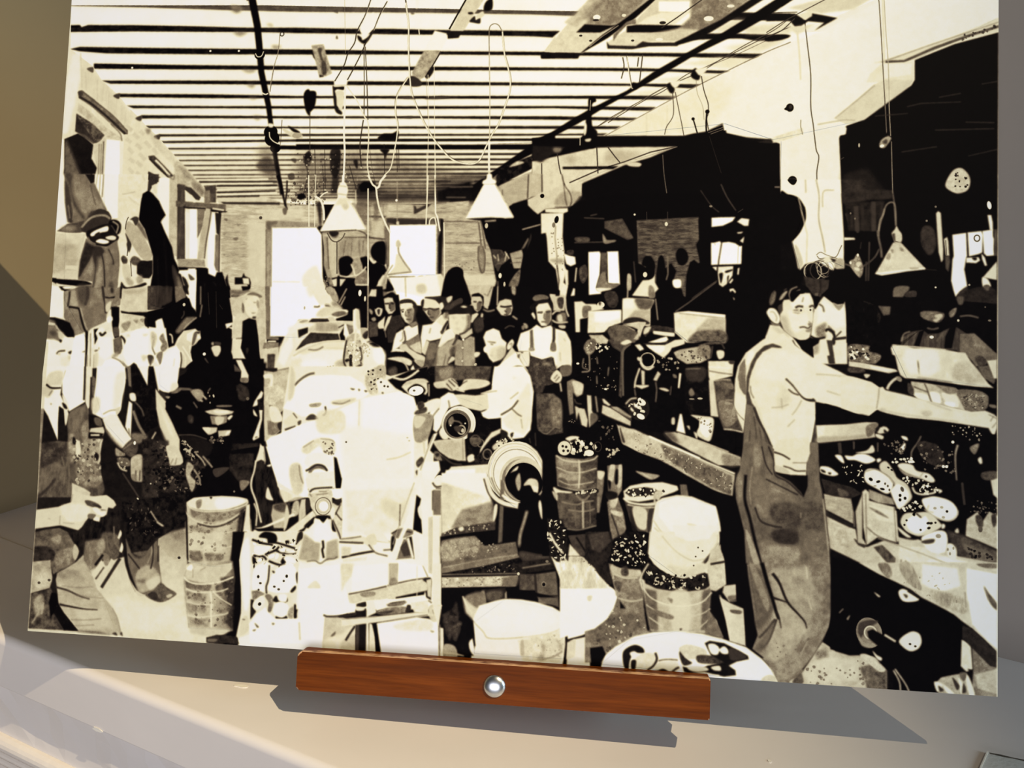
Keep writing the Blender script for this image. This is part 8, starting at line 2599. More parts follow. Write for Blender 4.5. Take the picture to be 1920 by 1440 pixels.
f 12 b2.7 t4,11|2821,2520 402,27 497,229 149,88 5,231 -1032,55
f 60 b4.4 t12,14|2973,3038 153,-22 71,59 -6,56 -173,9
c 20 w11 b2.7|3015,3043 66,94
f 188 b3.3 t26,16|3220,2455 56,20 42,27 56,5 138,64 205,81 95,38 -11,116 -108,-43 -123,-63 -139,-77 -110,-31 -63,-39
f 90 b6.8 a0.9 t46,14|3437,2546 89,31 191,82 82,38 -4,96 -102,-37 -123,-70 -111,-71
x 50 V120 n80 r2.7,8.7 k0.45 q131 a0.8|3277,2503 440,163 82,38 -5,82 -224,-100 -277,-114
x 200 V226 n50 r2.7,8.1 k0.4 q132 a0.8|3277,2503 440,163 82,38 -5,82 -224,-100 -277,-114
l 236 w9.2 b2.2|3374,2510 152,57 137,60 149,56
c 200 w10.9 b2.7|3423,2547 22,47
f 12 b2.7|3251,2560 70,32 118,37 131,78 123,63 122,56 1,54 -95,-22 -136,-90 -55,-18 -96,-17 -117,-37 -65,-94
s 150 b4.4 t20,14|3310,2690 41,5 41,5 42,9 -41,22 -41,-15
s 205 b3.8|3337,2696 42,19 14,9 -28,-9
f 100 b4.3 t24,11,27|3537,2749 34,-1 12,61 -38,2
f 120 b3.8 t34,14,27|3164,2668 76,-10 3,132 -39,64 -28,1
s 190 b3.9 t20,11|3178,2667 27,-1 -11,77 -21,1/3223,2666 17,6 -1,97 -20,1
s 20 b2.7|3206,2694 14,-7 2,69 -17,1/3166,2745 21,6 -6,41
x 170 V220 n16 r3.9,11 q133 a0.8|3154,2578 84,4 -6,48 -76,3
f 14 b2.8|3114,2621 125,9 -6,28 -118,5
f 110 b3.9 t34,14|3109,2698 42,-2 -4,98 -17,119 -18,0
s 205 b3.6|3113,2698 38,5 -13,36 -21,-6
f 120 b3.8 t34,14|3169,2855 55,-23 30,75 16,81 -26,64 -48,-5
s 200 b3.8 t20,11|3191,2896 56,11 -7,21 -41,-12/3190,2841 34,-9 -13,49 -27,-6
c 40 w8.2 b2.7|3192,2916 30,75 15,47
s 24 b2.7|3161,2800 55,5 1,27 -48,10
f 120 b3.6 t30,14 g60,2989,2682,3116,2677|2893,2623 68,15 83,0 70,-24 -2,181 -104,12 -99,-17
s 150 b5.6 a0.8 t30,11|2911,2643 92,3 8,35 -98,-3/2921,2713 91,3 1,35 -91,-3
s 60 b4.2 a0.8 t20,11|2915,2741 42,12 1,35 -42,-5/3031,2659 69,-16 2,34 -70,10/3033,2722 70,-10 1,35
c 205 w6.7 b2.8|2897,2626 43,23 77,6 70,-15 27,-22
c 190 w5.5 b2.8|2899,2686 64,22 70,0 76,-24/2915,2755 50,19 56,-3 76,-17/2916,2790 92,14 97,-15
c 205 w8.3 b2.8|3017,2646 5,70 -2,76
x 190 V235 n20 r6.7,16.7 q134|2909,2559 55,-30 91,4 51,47 0,27 -90,21 -105,-13
x 18 V40 n20 r3.9,10 q135|2909,2566 55,-37 91,4 51,47 -7,28 -83,17 -105,-10
e 214 r36.2,39|2939,2586
o 60 r36.2,39 w3.9|2939,2586
e 30 r6.7,6.7|2935,2600 23,-1 -28,-23 18,3
s 224 b2.8|2943,2537 28,-15 42,2 -13,18 -28,8
s 24 b2.8|2965,2550 34,-15 -13,21
e 230 r24.9,16.6|3068,2606
o 40 r19.4,24.9 w5.5|3112,2572
s 24 b2.8|2902,2783 106,24 104,-19 1,28 -104,12 -99,-24
f 74 b3.9 t24,14 g40,3012,2890,3122,2885|2899,2805 109,16 108,-19 2,180 -104,26 -84,-17
s 224 b2.8|2888,2791 36,13 63,7 -14,8 -56,-1 -17,8
s 190 b3.3|2882,2812 28,13 2,35 -15,-13
x 170 V215 n14 r3.3,8.3 q136|3001,2814 111,-32 0,27 -97,18
c 150 w5.5 b2.8 a0.9|2933,2866 77,10 41,-15 49,-9/2969,2906 84,3 55,-16
c 170 w11 b2.8|3044,2847 2,69 4,83
c 130 w8.3 b2.8|3009,2828 35,26 34,-29
l 110 w4.4 b2.8|3003,2877 7,110/3079,2859 7,111
c 120 w6.6 b2.8|2965,3003 63,3 89,-27
f 26 b2.8 t10,8|2858,2953 85,3 23,75 18,111 -105,6
x 190 V236 n36 r3.9,12.7 k0.4 q137|2859,2960 84,3 23,68 11,111 -84,5 -24,-83
c 230 w11 b2.8|2875,3029 37,60 36,40
f 216 b3.3 t20,14|2982,3079 57,60 -62,3
f 160 b3.5 t14,16 g60,3426,2940,3332,2944|3251,2824 77,31 89,-11 15,54 -11,104 -89,-3 -43,-53
s 205 b5.4 t10,16|3301,2877 69,10 2,96 -48,-11
s 50 b5.4|3384,2887 47,-16 -10,124 -41,2
s 30 b3.8 a0.8|3288,2891 22,54 15,55 -28,-13
f 226 b2.7|3251,2796 33,-29 69,-17 95,-9 76,16 7,20 -27,15 -41,16 -53,23 -82,17 -69,-7
f 40 b3.3 t24,11|3258,2803 40,-23 69,-9 41,5 42,25 -55,10 -109,11
x 16 V50 n26 r4.4,10.9 q138|3258,2803 54,-27 96,-7 69,17 -82,28 -123,6
x 205 V236 n18 r3.8,8.2 q139|3258,2810 54,-30 96,-4 42,19 -55,19 -123,9
c 226 w10.9 b2.7|3252,2831 35,22 69,7 61,-6
c 205 w6.5 b2.7|3273,2864 69,11 82,-4
s 190 b3.3 t20,11|3409,2796 40,-9 -19,56 -20,15
s 40 b2.7|3416,2830 14,13 -6,28
f 232 b2.7|3417,2844 33,-22 75,-19 75,5 68,25 53,18 22,33 8,81 -17,138 -32,88 -161,23 -95,-29 -56,-65 4,-110 11,-97
f 240 b3.8|3437,2843 81,-31 95,13 108,33 16,67 -45,97 -101,12 -96,-43 -63,-79
s 222 b8.1 a0.8 t6,16|3400,2996 69,31 83,70 108,9 -119,87 -96,-22 -49,-79
c 190 w5.4 b2.7|3405,2934 50,66 82,51 95,2 80,-45
c 170 w4.3 b2.7 a0.9|3413,2975 98,84 41,38
s 216 b5.4 a0.8|3576,2946 47,5 -6,21
e 40 r3.8,3.8|3636,3066 23,14
f 120 b5.4 t30,16|3071,3406 337,-20 283,10 82,63 -10,175 -683,45
s 90 b6.7 a0.8 t40,13|3109,3459 259,-43 2,67 -80,46 -164,37
x 50 V100 n60 r3.2,10.8 q141 a0.7|3095,3432 300,-32 16,108 -255,124 -55,4
x 190 V226 n26 r3.2,9.2 q142 a0.7|3121,3403 274,-3 -11,110 -229,95
f 244 b2.7|2938,3304 263,-15 42,29 -25,80 -33,56 -60,51 -178,59
s 205 b3.3|3082,3344 24,-5 -6,25 -14,0
f 30 b3.5 t10,11|3059,3013 134,-7 15,64 -25,83 24,122 -41,3 -51,-80 -51,-45
f 60 b4.1 t12,11|3076,3028 103,-21 15,49 -54,58 -41,-11
f 216 b3.6 t30,14,27|2934,3166 130,7 52,39 49,45 36,39 -262,15
f 20 b2.7 t10,8|3207,3042 68,-40 96,-4 24,144 -33,43 -109,6 -70,-24
x 190 V236 n46 r3.8,12.5 k0.5 q143|3208,3056 67,-54 96,-4 4,172 -122,14 -63,-31
x 150 V200 n20 r2.7,8.2 q144|3201,3070 157,-35 -10,137 -137,-6
f 130 b4.3 t34,14|3191,3173 62,18 96,1 15,61 11,169 -75,-2 -71,-91 -23,-81
s 190 b3.8 t20,11|3198,3180 48,11 55,4 48,4 -6,28 -89,5 -49,-18
c 205 w8.1 b2.7|3206,3220 62,18 68,-4
c 190 w8.1 b2.7|3237,3342 68,13 61,-14/3204,3173 9,74
s 70 b5.4 t30,11|3253,3191 27,-9 8,41 -34,2/3214,3261 41,5 -12,48
f 226 b2.7|3391,2997 345,-17 1,49 -12,48 -26,49 -26,55 -53,37 -67,7 -68,-20 -69,-44 -32,-53
f 236 b5.4|3506,2959 230,-11 -46,70 -101,18 -68,-23
s 200 b10.7 a0.7 t10,16|3484,3165 108,7 94,-45 -26,69 -107,22
c 190 w4.3 b2.7|3453,3016 70,72 82,43 67,-10
c 150 w7 b2.7|3659,3142 46,-57 32,-49
s 50 b3.2|3666,3135 32,-43 7,10 -26,39
c 226 w7 b2.7|3391,3122 53,51 68,38 68,9 67,-13 33,-26
e 40 r4,4|3625,3111 34,-30 -23,-16 -20,92
c 205 w6.4 b2.7|3733,2995 -2,41 -33,49
f 26 b2.7 t12,8|3362,3185 34,-29 89,56 82,16 107,-40 21,33 -13,48 -127,24 -95,-11 -82,-23
x 160 V226 n34 r5.4,16.1 k0.6 q145|3369,3184 116,28 189,-10 8,60 -127,28 -95,-15 -83,-23
x 14 V34 n34 r3.8,10.7 q146|3369,3184 116,28 189,-10 8,60 -127,28 -95,-15 -83,-23
f 186 b3.2 t16,16|3357,3253 76,30 122,13 120,-23 33,-26 -10,122 -18,122 -161,10 -115,-6 -30,-134
s 214 b8 a0.9|3501,3306 94,-12 5,189 -81,5
f 84 b8.1 a0.9 t26,13|3372,3287 61,10 12,195 -41,3 -23,-121/3662,3283 47,-22 -16,216 -33,2
c 222 w6.4 b2.7|3361,3280 46,52 82,29 94,1 80,-25 46,-50
c 205 w5.3 b2.7|3381,3367 82,43 108,7 87,-19 46,-29/3396,3428 69,43/3653,3466 46,-43
s 110 b5.4 a0.8 t20,11|3402,3387 115,27 -13,21 -81,-23/3488,3327 27,6 -6,20
c 205 w8.1 b2.7|3389,3159 -26,46 -13,42 15,47
s 200 b3.2 t20,8|3343,3240 28,6 0,34 -20,-20
f 16 b2.7|3365,3307 16,81 23,107 -13,4 -16,-84
f 205 b3.7 t20,13|3679,3141 80,-59 14,47 9,114 -53,37 -27,-6 -15,-80
f 196 b3.2 t14,13|3698,3079 53,-37 8,67 -73,31
c 30 w10.7 b2.7|3700,3146 39,-9 34,-8
f 14 b2.7|3740,2980 123,-7 25,264 46,318 -53,3 -11,-199 -80,-36 -34,-11 13,-41 13,-28 -9,-121 -22,-53
f 200 b3.2 t10,13|3769,3250 59,-10 8,67 -39,23 -34,-46
s 90 b5.3 a0.8 t16,11|3790,3303 46,-9 1,27 -34,8
f 212 b2.6 t12,16|3746,3306 58,30 63,23 20,186 -86,-21 -22,-106
c 205 w5.3 b2.6|3749,3299 35,52 74,29
s 90 b3.2 t20,8|3804,3369 53,1 -6,17 -40,-4
f 14 b2.7|3710,3301 33,5 36,119 22,99 -27,-5 -42,-98 -21,-53
s 205 b3.4 t20,11|3702,3423 30,-2 7,26 -26,9
f 110 b4.2 t26,13|3691,3369 41,52 42,91 -81,-22
s 60 b2.7|3553,3479 13,-4 -7,13
f 244 b2.7|3162,3696 15,-57 55,-52 96,-58 96,-26 112,-12 127,5 111,21 111,32 79,54 56,52 24,53 2,109 -878,63
f 14 b2.7|3103,3603 64,-12 18,39 -23,42 -3,40 -45,-5
s 24 b3.2|3270,3633 11,-33 48,-27 41,13 8,24 -32,2 -24,9 -15,33 -7,49 -20,-15
s 240 b2.7|3306,3615 24,-10 17,15 -16,21 -16,-7
s 222 b3.2 t10,11|3323,3653 39,-34 32,-10 41,5 9,31 -39,51 -72,9
c 40 w10.7 b2.7|3435,3606 8,31 -15,33 -31,26
s 24 b2.7|3315,3654 24,-2 -6,49 -17,-7
c 90 w6.4 b2.7|3451,3645 40,-9 56,-1
s 222 b3.2|3452,3653 87,-10 9,27 -39,27 -72,1
s 20 b2.7|3445,3697 31,-14 29,14 -12,11 -40,1
c 40 w10.6 b2.7|3517,3700 23,-21 16,-9
s 40 b3.2 t20,11|3554,3598 16,-13 25,42 24,19 -39,14 -17,-23
s 214 b3.2 t14,11|3554,3574 47,-19 80,19 0,32 -78,21 -33,-22
s 60 b3.7 t30,11|3642,3608 55,-7 79,14 17,23 -79,5 -63,-3
f 22 b2.6|3680,3542 24,-13 71,7 79,35 40,21 4,15 -58,16 -39,23 32,21 4,24 -59,11 -95,-17 -79,13 -24,-6 -8,-27 80,14 46,-27 79,-21 -64,-27
s 240 b2.6|3696,3549 32,-6 24,19 -7,32 -32,-2/3752,3570 23,-18 20,15 1,20 -28,2
s 60 b3.9 a0.8|3807,3558 79,34 -31,22 -47,-1
s 226 b2.6|3603,3663 80,-2 16,15 -55,12 -40,-9/3714,3659 40,-9 8,22 -32,2/3723,3698 32,-3 -8,13
s 205 b3.1 t14,10|3966,3697 38,-19 32,15 0,31 -70,5
c 225 w7.8 b2.6|4012,3655 20,30 8,39
f 120 b4.2 t24,13|4052,3723 -40,-68 -48,-56 137,-68 97,182
f 14 b2.7|3704,2775 110,23 50,161 18,243 -100,5 -23,-175 -16,-95
f 96 b3.2 t20,19,42|3856,2523 73,-24 67,37 16,138 73,37 54,52 13,27 19,-55 -8,-129 18,-96 40,-1 9,189 14,67 22,147 16,268 -400,22 -18,-230 -43,-161 -8,-74 25,-84
s 120 b10.6 a0.8 t22,16|3912,2698 201,100 -24,123 -106,-9 -68,-78
s 60 b10.6 a0.85 t20,16|3995,2830 145,-6 2,108 -80,3 -59,-24
f 140 b13.2 a0.85 t26,16|3938,3023 205,3 3,174 -158,8
s 40 b10.6 a0.85 t20,13|4004,2965 111,-19 14,67 -52,16 -66,-17
s 74 b10.5 a0.9 t20,13|4153,2810 98,9 9,120 -92,5
s 110 b7.9 a0.8 t24,13|4168,2957 105,9 1,106 -104,6
f 146 b10.5 a0.7 t24,16|4177,3091 101,-19 4,120 -104,6
s 130 b6.7 a0.8|3819,2709 26,-35 9,102 -19,48
s 130 b8 a0.8 t16,13,32|3903,2540 33,-2 9,91 -33,42
c 20 w16 b3.2|3866,2686 -2,123 26,94 36,147 42,147
c 40 w8 b3.7|3976,2537 28,69 8,74 60,32 74,64
c 44 w8 b3.7|3966,2703 80,37 80,37
c 40 w9 b4|3915,2848 28,66 60,24 47,5
c 36 w6.4 b3.7|3943,2538 22,90 34,53
c 150 w6.4 b4.3 a0.8|3898,2644 -11,110 8,81/3993,2749 67,24/4141,2864 0,27
c 180 w7.9 b3.7 a0.8|4248,2792 14,120 15,133 5,94
s 170 b5.3 a0.8|3871,2985 20,-1 56,146 8,68 -20,1
f 14 b2.6|4098,2677 73,-3 0,54 -19,51 -13,-36 -34,-33
s 90 b3.7|4159,2783 45,-57 14,34 -39,49
f 222 b2.7|4003,2558 13,-55 158,-20 8,82 -19,55 1,57 -73,0 -79,-14
c 40 w8 b2.7|4003,2565 41,12 40,22
c 60 w6.9 b2.7|4051,2634 33,9 33,13 47,-2
c 120 w4.2 b2.7|4097,2616 73,-3
s 190 b5.3 a0.8|4011,2633 47,11 27,27 -67,-8
f 14 b2.6|3774,3139 113,-6 32,262 15,106 -19,54 -33,-11 -10,-187 -41,-37 -2,-81
f 128 b3.7 t24,18,26|3881,3135 407,-22 14,100 4,105 -21,108 -31,68 -38,68 -38,55 -51,57 -39,28 -46,4 -20,-52 -54,-62 -53,-37 25,-68 -15,-79 -22,-133
f 165 b13.1 a0.8 t24,18|4000,3149 184,-10 41,184 -37,135 -116,47 -62,-169
f 172 b10.5 a0.85 t20,16|4017,3362 78,-18 80,102 -76,150 -91,19 -27,-64
s 84 b7.9 a0.9 t16,16|3888,3155 66,10 55,144 -5,67 -64,84 -22,-119
s 140 b5.3 a0.8|3894,3148 27,-2 69,158 -13,54
c 16 w21 W13.2 b3.2|3954,3125 27,92 28,85 18,60 14,39
c 24 w15.7 W5.2 b2.9|4007,3175 34,46 41,91 53,57 33,37 10,33
c 24 w13.1 W5.3 b2.9|4009,3296 33,8 40,11
c 30 w10.5 W3.9 b2.6|4027,3362 17,39 10,45
c 60 w13.1 b4.2|4024,3402 -38,55 -39,43
c 50 w10.5 b4.2|4031,3401 -38,109 -39,42
s 90 b7.9 a0.8|3928,3554 26,-41 64,-98 -6,54 -51,96
c 90 w7.8 b4.2|4189,3485 -38,68 -38,69
c 200 w5.2 b3.6 a0.7|4183,3498 -32,68
s 100 b7.8 a0.8 t24,13|4263,3228 39,-9 1,86 -51,83
c 205 w6.3 b4.2 a0.8|4171,3133 7,60/4186,3299 14,46
x 80 V110 n20 r3.1,7.8 q150 a0.6|4026,3508 137,18 -62,162 -59,-22
s 150 b7.8 a0.7 t30,13|4041,3600 110,-47 -25,107 -77,32
f 190 b5.2 t20,21|4159,3658 95,-158 65,29 243,24 2,162 -475,14 12,-28
f 216 b10.3 a0.8 t10,21|4165,3645 90,-72 180,-5 -11,111 -232,23
f 110 b7.8 a0.8 t40,13|4216,3549 64,-24 1,46 -52,17
f 70 b7.7 a0.9 t50,13|4436,3613 126,-47 2,149 -95,-6
x 60 V110 n40 r3.1,9.3 q151 a0.6|4178,3617 384,-58 2,150 -372,6
s 84 b3.9 t20,10|4114,3701 38,-42 14,45 -39,9
f 12 b2.6 t3,13|4294,3080 342,61 3,459 -76,18 -64,-68 -51,3 -64,5 -65,-16 -59,-42 25,-74 25,-121 -15,-105
f 80 b5.2 t40,10,26|4295,3173 65,-17 1,93 -45,29
s 110 b3.9|4330,3343 25,-21 -12,47/4369,3374 19,-14 -13,27
s 190 b2.6|4499,3241 32,18 -6,7 -16,-9
f 12 b2.6 t3,13|4289,3112 142,-8 188,88 93,70 164,65 40,45 -6,243 -52,11 -39,29 -32,16 -6,75 -184,14 -2,-150 -80,-50 -39,-10 -183,-16
f 206 b3.1 t14,15|4424,3099 654,-35 0,433 -117,-107 -45,-32 -40,-31 -45,-24 -106,-49 -53,-38 -67,-30 -87,-37
f 238 b7.7|4724,3088 171,13 14,88 -105,40 -79,-43
f 240 b5.1|4934,3099 144,20 0,364 -77,-69 -40,-45 -26,-147
s 130 b4.1 t40,13,26|4518,3099 46,-2 21,49 -20,21 -34,-32
s 150 b5.1 a0.9 t40,10,26|4618,3094 53,-3 54,122 -53,-17 -41,-53
s 170 b6.1 a0.9 t50,10,25|4764,3218 66,3 105,35 -6,61 -59,-10 -79,-36
s 90 b4 t30,10|5016,3183 23,33 36,45 3,34 -33,-32
c 130 w5.1 b2.5|4928,3215 4,75/5019,3190 20,60/4863,3239 -6,49
s 110 b5.1 t30,10|4980,3076 98,-5 0,20 -52,3
x 110 V160 n40 r2,8.7 k0.4 q152 a0.7|4525,3121 370,8 40,188 -223,-76
s 236 b2.6|4615,3233 30,-15 67,44 -40,17 -40,-6
s 60 b2.6|4639,3242 20,6 -7,14
c 20 w10.2 b2.6|4659,3224 53,31
s 190 b2.6|4499,3240 30,19 -10,4
e 130 r61.7,74.6,-15|4478,3440
s 60 b4.1|4427,3402 47,-23 47,3 -27,23 -26,8 -20,43 -20,15
s 150 b3.6|4421,3444 27,39 27,12 33,-2 -20,21 -46,-10
o 200 r28.3,30.9 w7.7|4484,3440
f 14 b2.6|4468,3434 26,-12 127,64 79,35 66,50 -65,45 -106,-6 -73,-105 -47,-37
l 205 w10.2 b2.6|4551,3446 53,30
s 232 b2|4621,3482 13,-31 46,-29 36,10 10,40 -19,35 -40,10
e 40 r6.1,5.1|4672,3484 25,9
s 226 b2.6|4495,3528 20,19 24,12 -3,14 -21,-9
c 150 w4.1 b2.6|4333,3353 20,-22
s 150 b3.1|4370,3378 16,-18 -9,24
f 224 b2.5 t8,13|4913,3447 42,17 10,121 -29,15 -26,-25
s 20 b2.5|4942,3586 20,6 -6,10
f 36 b3.3 t10,10|4916,3379 45,11 65,56 52,51 0,74 -32,-5 -78,-76 -52,-50
f 128 b4 t30,13|4962,3484 84,82 32,5 1,154 -123,9 12,-136
f 205 b5 a0.8 t20,13|4975,3611 103,-34 1,121 -91,-21
f 170 b3.5 t30,13|4819,3635 65,-18 52,-10 39,98 -77,19 -91,-7 -14,-53
s 232 b2.5|4787,3658 39,10 -20,35 -10,-6/4826,3668 39,24 20,26 -40,-11/4930,3621 19,5 26,79 -25,8/4897,3630 26,38 -12,41
s 50 b3|4806,3676 26,19 -19,8/4871,3632 33,38 -13,21/4923,3655 13,39 -19,8
s 90 b4 t20,10|4904,3609 32,-2 -13,41
c 190 w6.6 b2.5|4595,3616 28,53 6,47/4602,3609 47,65 20,39
s 205 b3.6 t20,10|4435,3552 41,-2 80,62 -27,16 -53,-38
l 238 w9.1 b1.6|5084,191 -3,1675 -1,1858
l 200 w6.2 b1.5 a0.8|0,2095 2,1618
l 205 w4.8 b1.5 a0.8|0,3711 467,2
'''
ink = Ink(2032, 1484, .4, True)
ink.run(ART)
tone = ink.a
rs = np.random.RandomState(3)
mid = np.clip(1-np.abs(tone-130)/125, .08, 1)          # paper and silver grain, strongest in the middle tones
tone = tone+(rs.normal(0, 5, tone.shape)+10*ink.noise(12, 12, 5)+12*ink.noise(30, 30, 6))*mid
tone = np.clip(tone/255., 0, 1).astype(np.float32)[::-1]
img = bpy.data.images.new('printed_tones', ink.w, ink.h, alpha=False, float_buffer=False)
img.colorspace_settings.name = 'Non-Color'
px = np.ones((ink.h, ink.w, 4), np.float32); px[..., :3] = tone[..., None]
img.pixels.foreach_set(px.ravel()); img.update()

M = Mat('sepia_print', .6, .03)
tx = M.n('ShaderNodeTexImage'); tx.image = img; tx.extension = 'EXTEND'
col = M.ramp(tx.outputs['Color'], [(p/255, srgb(*c)) for p, c in
      ((0, (0, 0, 2)), (20, (7, 5, 7)), (60, (58, 50, 45)), (120, (119, 108, 92)), (180, (179, 172, 149)), (220, (213, 211, 189)), (240, (220, 223, 226)), (255, (221, 227, 249)))])
M.l(col, M.b.inputs['Base Color'])
PRINT = M.m

pic = link('photograph_print', None, label='large sepia print of men at work in a factory, standing on the wooden rail', category='photograph')
pic.matrix_world = FRAME
bm = bmesh.new(); box(bm, 0, PW, 0, PH, -.0034, -.0004)
from_bm('backing_board', bm, BOARD, pic)
def face_mesh(name, loops, z, parent, mat, **props):
    me = bpy.data.meshes.new(name); vs = []; fs = []
    for lp in loops:
        fs.append(list(range(len(vs), len(vs)+len(lp)))); vs += [(x, y, z) for x, y in lp]
    me.from_pydata(vs, [], fs)
    if me.polygons[0].normal.z < 0: me.flip_normals()
    uvl = me.uv_layers.new(name='UVMap')
    for li in me.loops:
        c = me.vertices[li.vertex_index].co; uvl.data[li.index].uv = (c.x/PW, c.y/PH)
    return link(name, me, mat, parent, **props)
bm = bmesh.new(); box(bm, 0, PW, 0, PH, -.0004, 0)
sheet = from_bm('printed_sheet', bm, PRINT, pic, label='semi-gloss sepia paper face')
ul = sheet.data.uv_layers.new(name='UVMap')
for li in sheet.data.loops:
    c = sheet.data.vertices[li.vertex_index].co; ul.data[li.index].uv = (c.x/PW, c.y/PH)
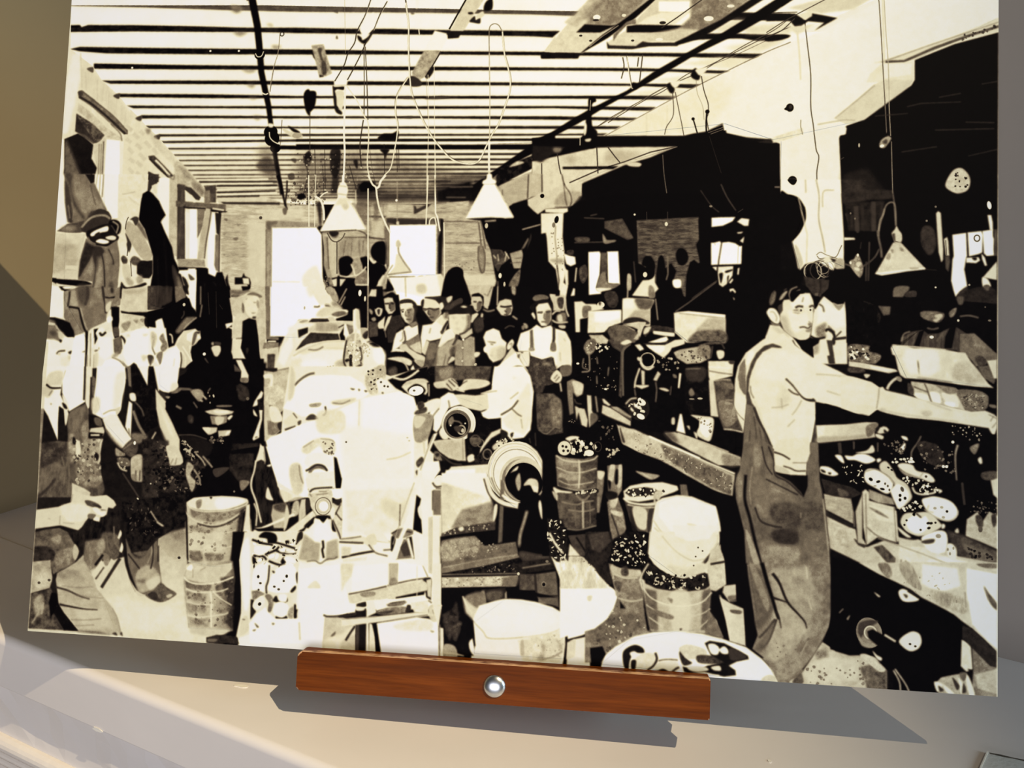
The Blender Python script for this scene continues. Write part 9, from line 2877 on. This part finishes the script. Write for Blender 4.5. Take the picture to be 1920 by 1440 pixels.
# regions of the same flat print, each lying in the surface of the sheet
for k, (name, label, pts) in enumerate((
    ('printed_person', 'printed picture of man in bib overalls and pale shirt reaching right over bench', '3961,1806 3960,1737 4039,1694 4119,1707 4200,1774 4189,1967 4111,2010 4283,2128 4492,2203 4749,2276 5027,2360 5072,2398 5065,2438 5002,2432 4699,2385 4494,2378 4390,2355 4207,2307 4209,2429 4494,2392 4546,2449 4494,2459 4210,2510 4226,2697 4267,2856 4302,3225 4224,3492 4149,3680 4072,3699 3913,3552 3936,3378 3819,2768 3813,2443 3799,2279 3846,2085 3965,1999'),
    ('printed_person', 'printed picture of dark hatted man behind the tilted board at right', '4619,2011 4644,1951 4708,1922 4708,1806 4758,1723 4873,1721 4874,1870 4938,1944 5071,2040 5071,2080 5001,2135 4925,2043 4593,2006'),
    ('printed_person', 'printed picture of capped man in white shirt, braces and leather apron', '2742,1858 2748,1786 2819,1777 2855,1842 2852,1927 2924,1974 2963,2136 2959,2179 2919,2250 2899,2237 2899,2503 2773,2507 2766,2311 2739,2171 2688,2087 2694,2016 2754,1957'),
    ('printed_person', 'printed picture of dark haired man in profile leaning over a round lathe chuck', '2483,1978 2539,1939 2640,1946 2686,2030 2668,2102 2733,2171 2766,2311 2759,2508 2732,2543 2604,2519 2587,2458 2502,2447 2499,2376 2368,2338 2283,2383 2246,2512 2234,2442 2168,2401 2195,2357 2295,2311 2539,2304 2549,2204 2519,2148 2490,2078'),
    ('printed_person', 'printed picture of man in dark cap and buttoned work shirt, hands joined', '2292,1890 2319,1837 2406,1836 2425,1893 2423,1979 2448,2036 2457,2178 2494,2263 2368,2323 2250,2284 2232,2185 2240,2041 2302,1982'),
    ('printed_person', 'printed picture of man with shaded brow standing behind the capped man', '2144,1841 2171,1800 2288,1800 2279,1925 2309,1939 2298,2039 2247,2069 2247,2213 2184,2215 2154,2072 2163,1942 2177,1927'),
    ('printed_person', 'printed picture of young man in white shirt and apron with folded arm', '2020,1837 2055,1813 2121,1841 2119,1943 2150,1985 2172,2158 2068,2117 1994,2105 2004,1994 2067,1964'),
    ('printed_person', 'printed picture of man in open dark jacket at left of the group', '1931,1816 1980,1794 2026,1843 2014,1901 2067,1958 2006,2046 1994,2090 1953,2048 1948,1932'),
    ('printed_person', 'printed picture of small bareheaded man at the back in dark jacket', '2413,1807 2447,1772 2491,1805 2488,1877 2518,1897 2520,1948 2486,2035 2443,2036 2425,1950 2422,1893'),
    ('printed_person', 'printed picture of man with dark brow at the back beside the post', '2558,1833 2606,1798 2650,1837 2644,1903 2697,1944 2640,1951 2503,1963 2552,1905'),
    ('printed_person', 'printed picture of bareheaded man in dark waistcoat standing beside the tall window', '1137,1830 1181,1794 1243,1813 1239,1902 1214,1941 1239,2006 1272,2211 1284,2532 1147,2537 1115,2245 1092,2068 1099,1979 1151,1919'),
    ('printed_person', 'printed picture of man in flat cap bent over small work at left', '732,1973 783,1882 865,1940 900,2014 902,2088 846,2149 873,2222 806,2254 952,2353 924,2398 784,2388 686,2322 681,2257 730,2137 779,2076'),
    ('printed_person', 'printed picture of white shirted worker with bare forearms and dark apron', '450,2009 634,2005 667,2138 648,2228 691,2405 796,2579 836,2724 777,2770 683,2759 612,2865 563,2838 521,2677 369,2535 311,2388 319,2267 439,2174'),
    ('printed_person', 'printed picture of man at the left edge working with his hands', '-2,1973 137,1970 162,2091 136,2182 158,2482 445,2946 451,3034 362,3111 271,3160 346,3331 528,3697 0,3707 1,2966 -18,2277'),
    ('printed_lamp', 'printed picture of white cone pendant lamp above the tall window', '1676,1181 1705,1217 1707,1264 1817,1436 1692,1443 1565,1450 1647,1265 1650,1217'),
    ('printed_lamp', 'printed picture of bright cone pendant lamp in front of the beam', '2467,1173 2513,1173 2525,1185 2624,1365 2503,1363 2367,1372 2453,1191'),
    ('printed_lamp', 'printed picture of rusty cone pendant lamp in the dark bay', '4591,1389 4617,1438 4615,1477 4735,1612 4642,1624 4489,1646 4571,1480 4568,1433'),
    ('printed_lamp', 'printed picture of small cone lamp lit against the short window', '1999,1552 2019,1551 2080,1664 1951,1684'),
    ('printed_window', 'printed picture of tall bright window in the brick back wall', '1283,1428 1558,1426 1584,1704 1589,2033 1311,2040'),
    ('printed_window', 'printed picture of short bright window with a lamp before it', '1948,1411 2210,1406 2219,1680 1954,1684'),
    ('printed_pail', 'printed picture of empty dented pail on top of another pail', '882,2970 1033,2920 1216,2926 1233,2968 1176,3287 1055,3299 914,3278'),
    ('printed_pail', 'printed picture of stained pail supporting another at left', '892,3365 1180,3350 1184,3628 939,3637'),
    ('printed_pail', 'printed picture of leaning white pail on a pail of castings', '3413,2855 3526,2809 3715,2854 3748,2907 3721,3150 3643,3216 3536,3214 3385,3114'),
    ('printed_pail', 'printed picture of round pail full of castings under the leaning white one', '3356,3238 3551,3281 3696,3246 3688,3473 3409,3504'),
    ('printed_pail', 'printed picture of upper pail heaped with lock plates', '2897,2615 2942,2529 3067,2539 3111,2606 3103,2786 3006,2804 2909,2786'),
    ('printed_pail', 'printed picture of dark lower pail standing under the heaped one', '2895,2809 3111,2800 3114,2986 3013,3010 2930,3001'),
    ('printed_tub', 'printed picture of large white tub beside the lathe bed', '2487,3520 2664,3378 2944,3432 2986,3462 2979,3666 2507,3669'),
    ('printed_dish', 'printed picture of white oval dish holding dark castings', '3165,3680 3302,3551 3542,3493 3834,3530 3993,3625 4033,3709'),
    ('printed_wheel', 'printed picture of large round lathe chuck with banded rim', '2541,2741 2579,2613 2685,2572 2791,2605 2851,2728 2800,2869 2689,2901 2588,2836'),
    ('printed_coat', 'printed picture of dark coat hanging at the second window', '506,1270 551,1227 619,1294 656,1370 627,1416 718,1597 796,1836 690,1898 600,1870 589,1568 504,1386'),
    ('printed_coat', 'printed picture of grey coat hanging over a crate', '19,924 108,893 217,1049 303,1357 392,1479 413,1783 364,2011 242,2089 80,1850 60,1359'),
    ('printed_hat', 'printed picture of felt hat with folded papers inside', '148,1450 269,1327 370,1393 394,1464 363,1525 268,1541 201,1505'),
    ('printed_board', 'printed picture of tilted pale board on the bench at right', '4573,2006 4645,2005 4925,2030 5026,2161 5047,2200 4850,2179 4646,2166'),
    ('printed_box', 'printed picture of stained white box on the middle bench', '3484,1866 3571,1853 3748,1872 3745,2005 3561,2009 3492,1955'),
    ('printed_post', 'printed picture of white painted timber post with bolts', '4014,952 4321,897 4317,1219 4334,1607 4276,1580 4118,1624 4079,1485 4135,1331 4086,1248 4013,1220'),
    ('printed_beam', 'printed picture of white painted ceiling beam on a corbel', '3117,917 4046,431 4472,210 5069,224 5069,317 4673,526 4666,633 4426,841 3973,943 3727,857'),
)):
    lp = [(float(a)*1e-4, PH-float(b)*1e-4) for a, b in (q.split(',') for q in pts.split())]
    face_mesh(name, [lp], .00006+.000004*k, pic, PRINT, label=label)
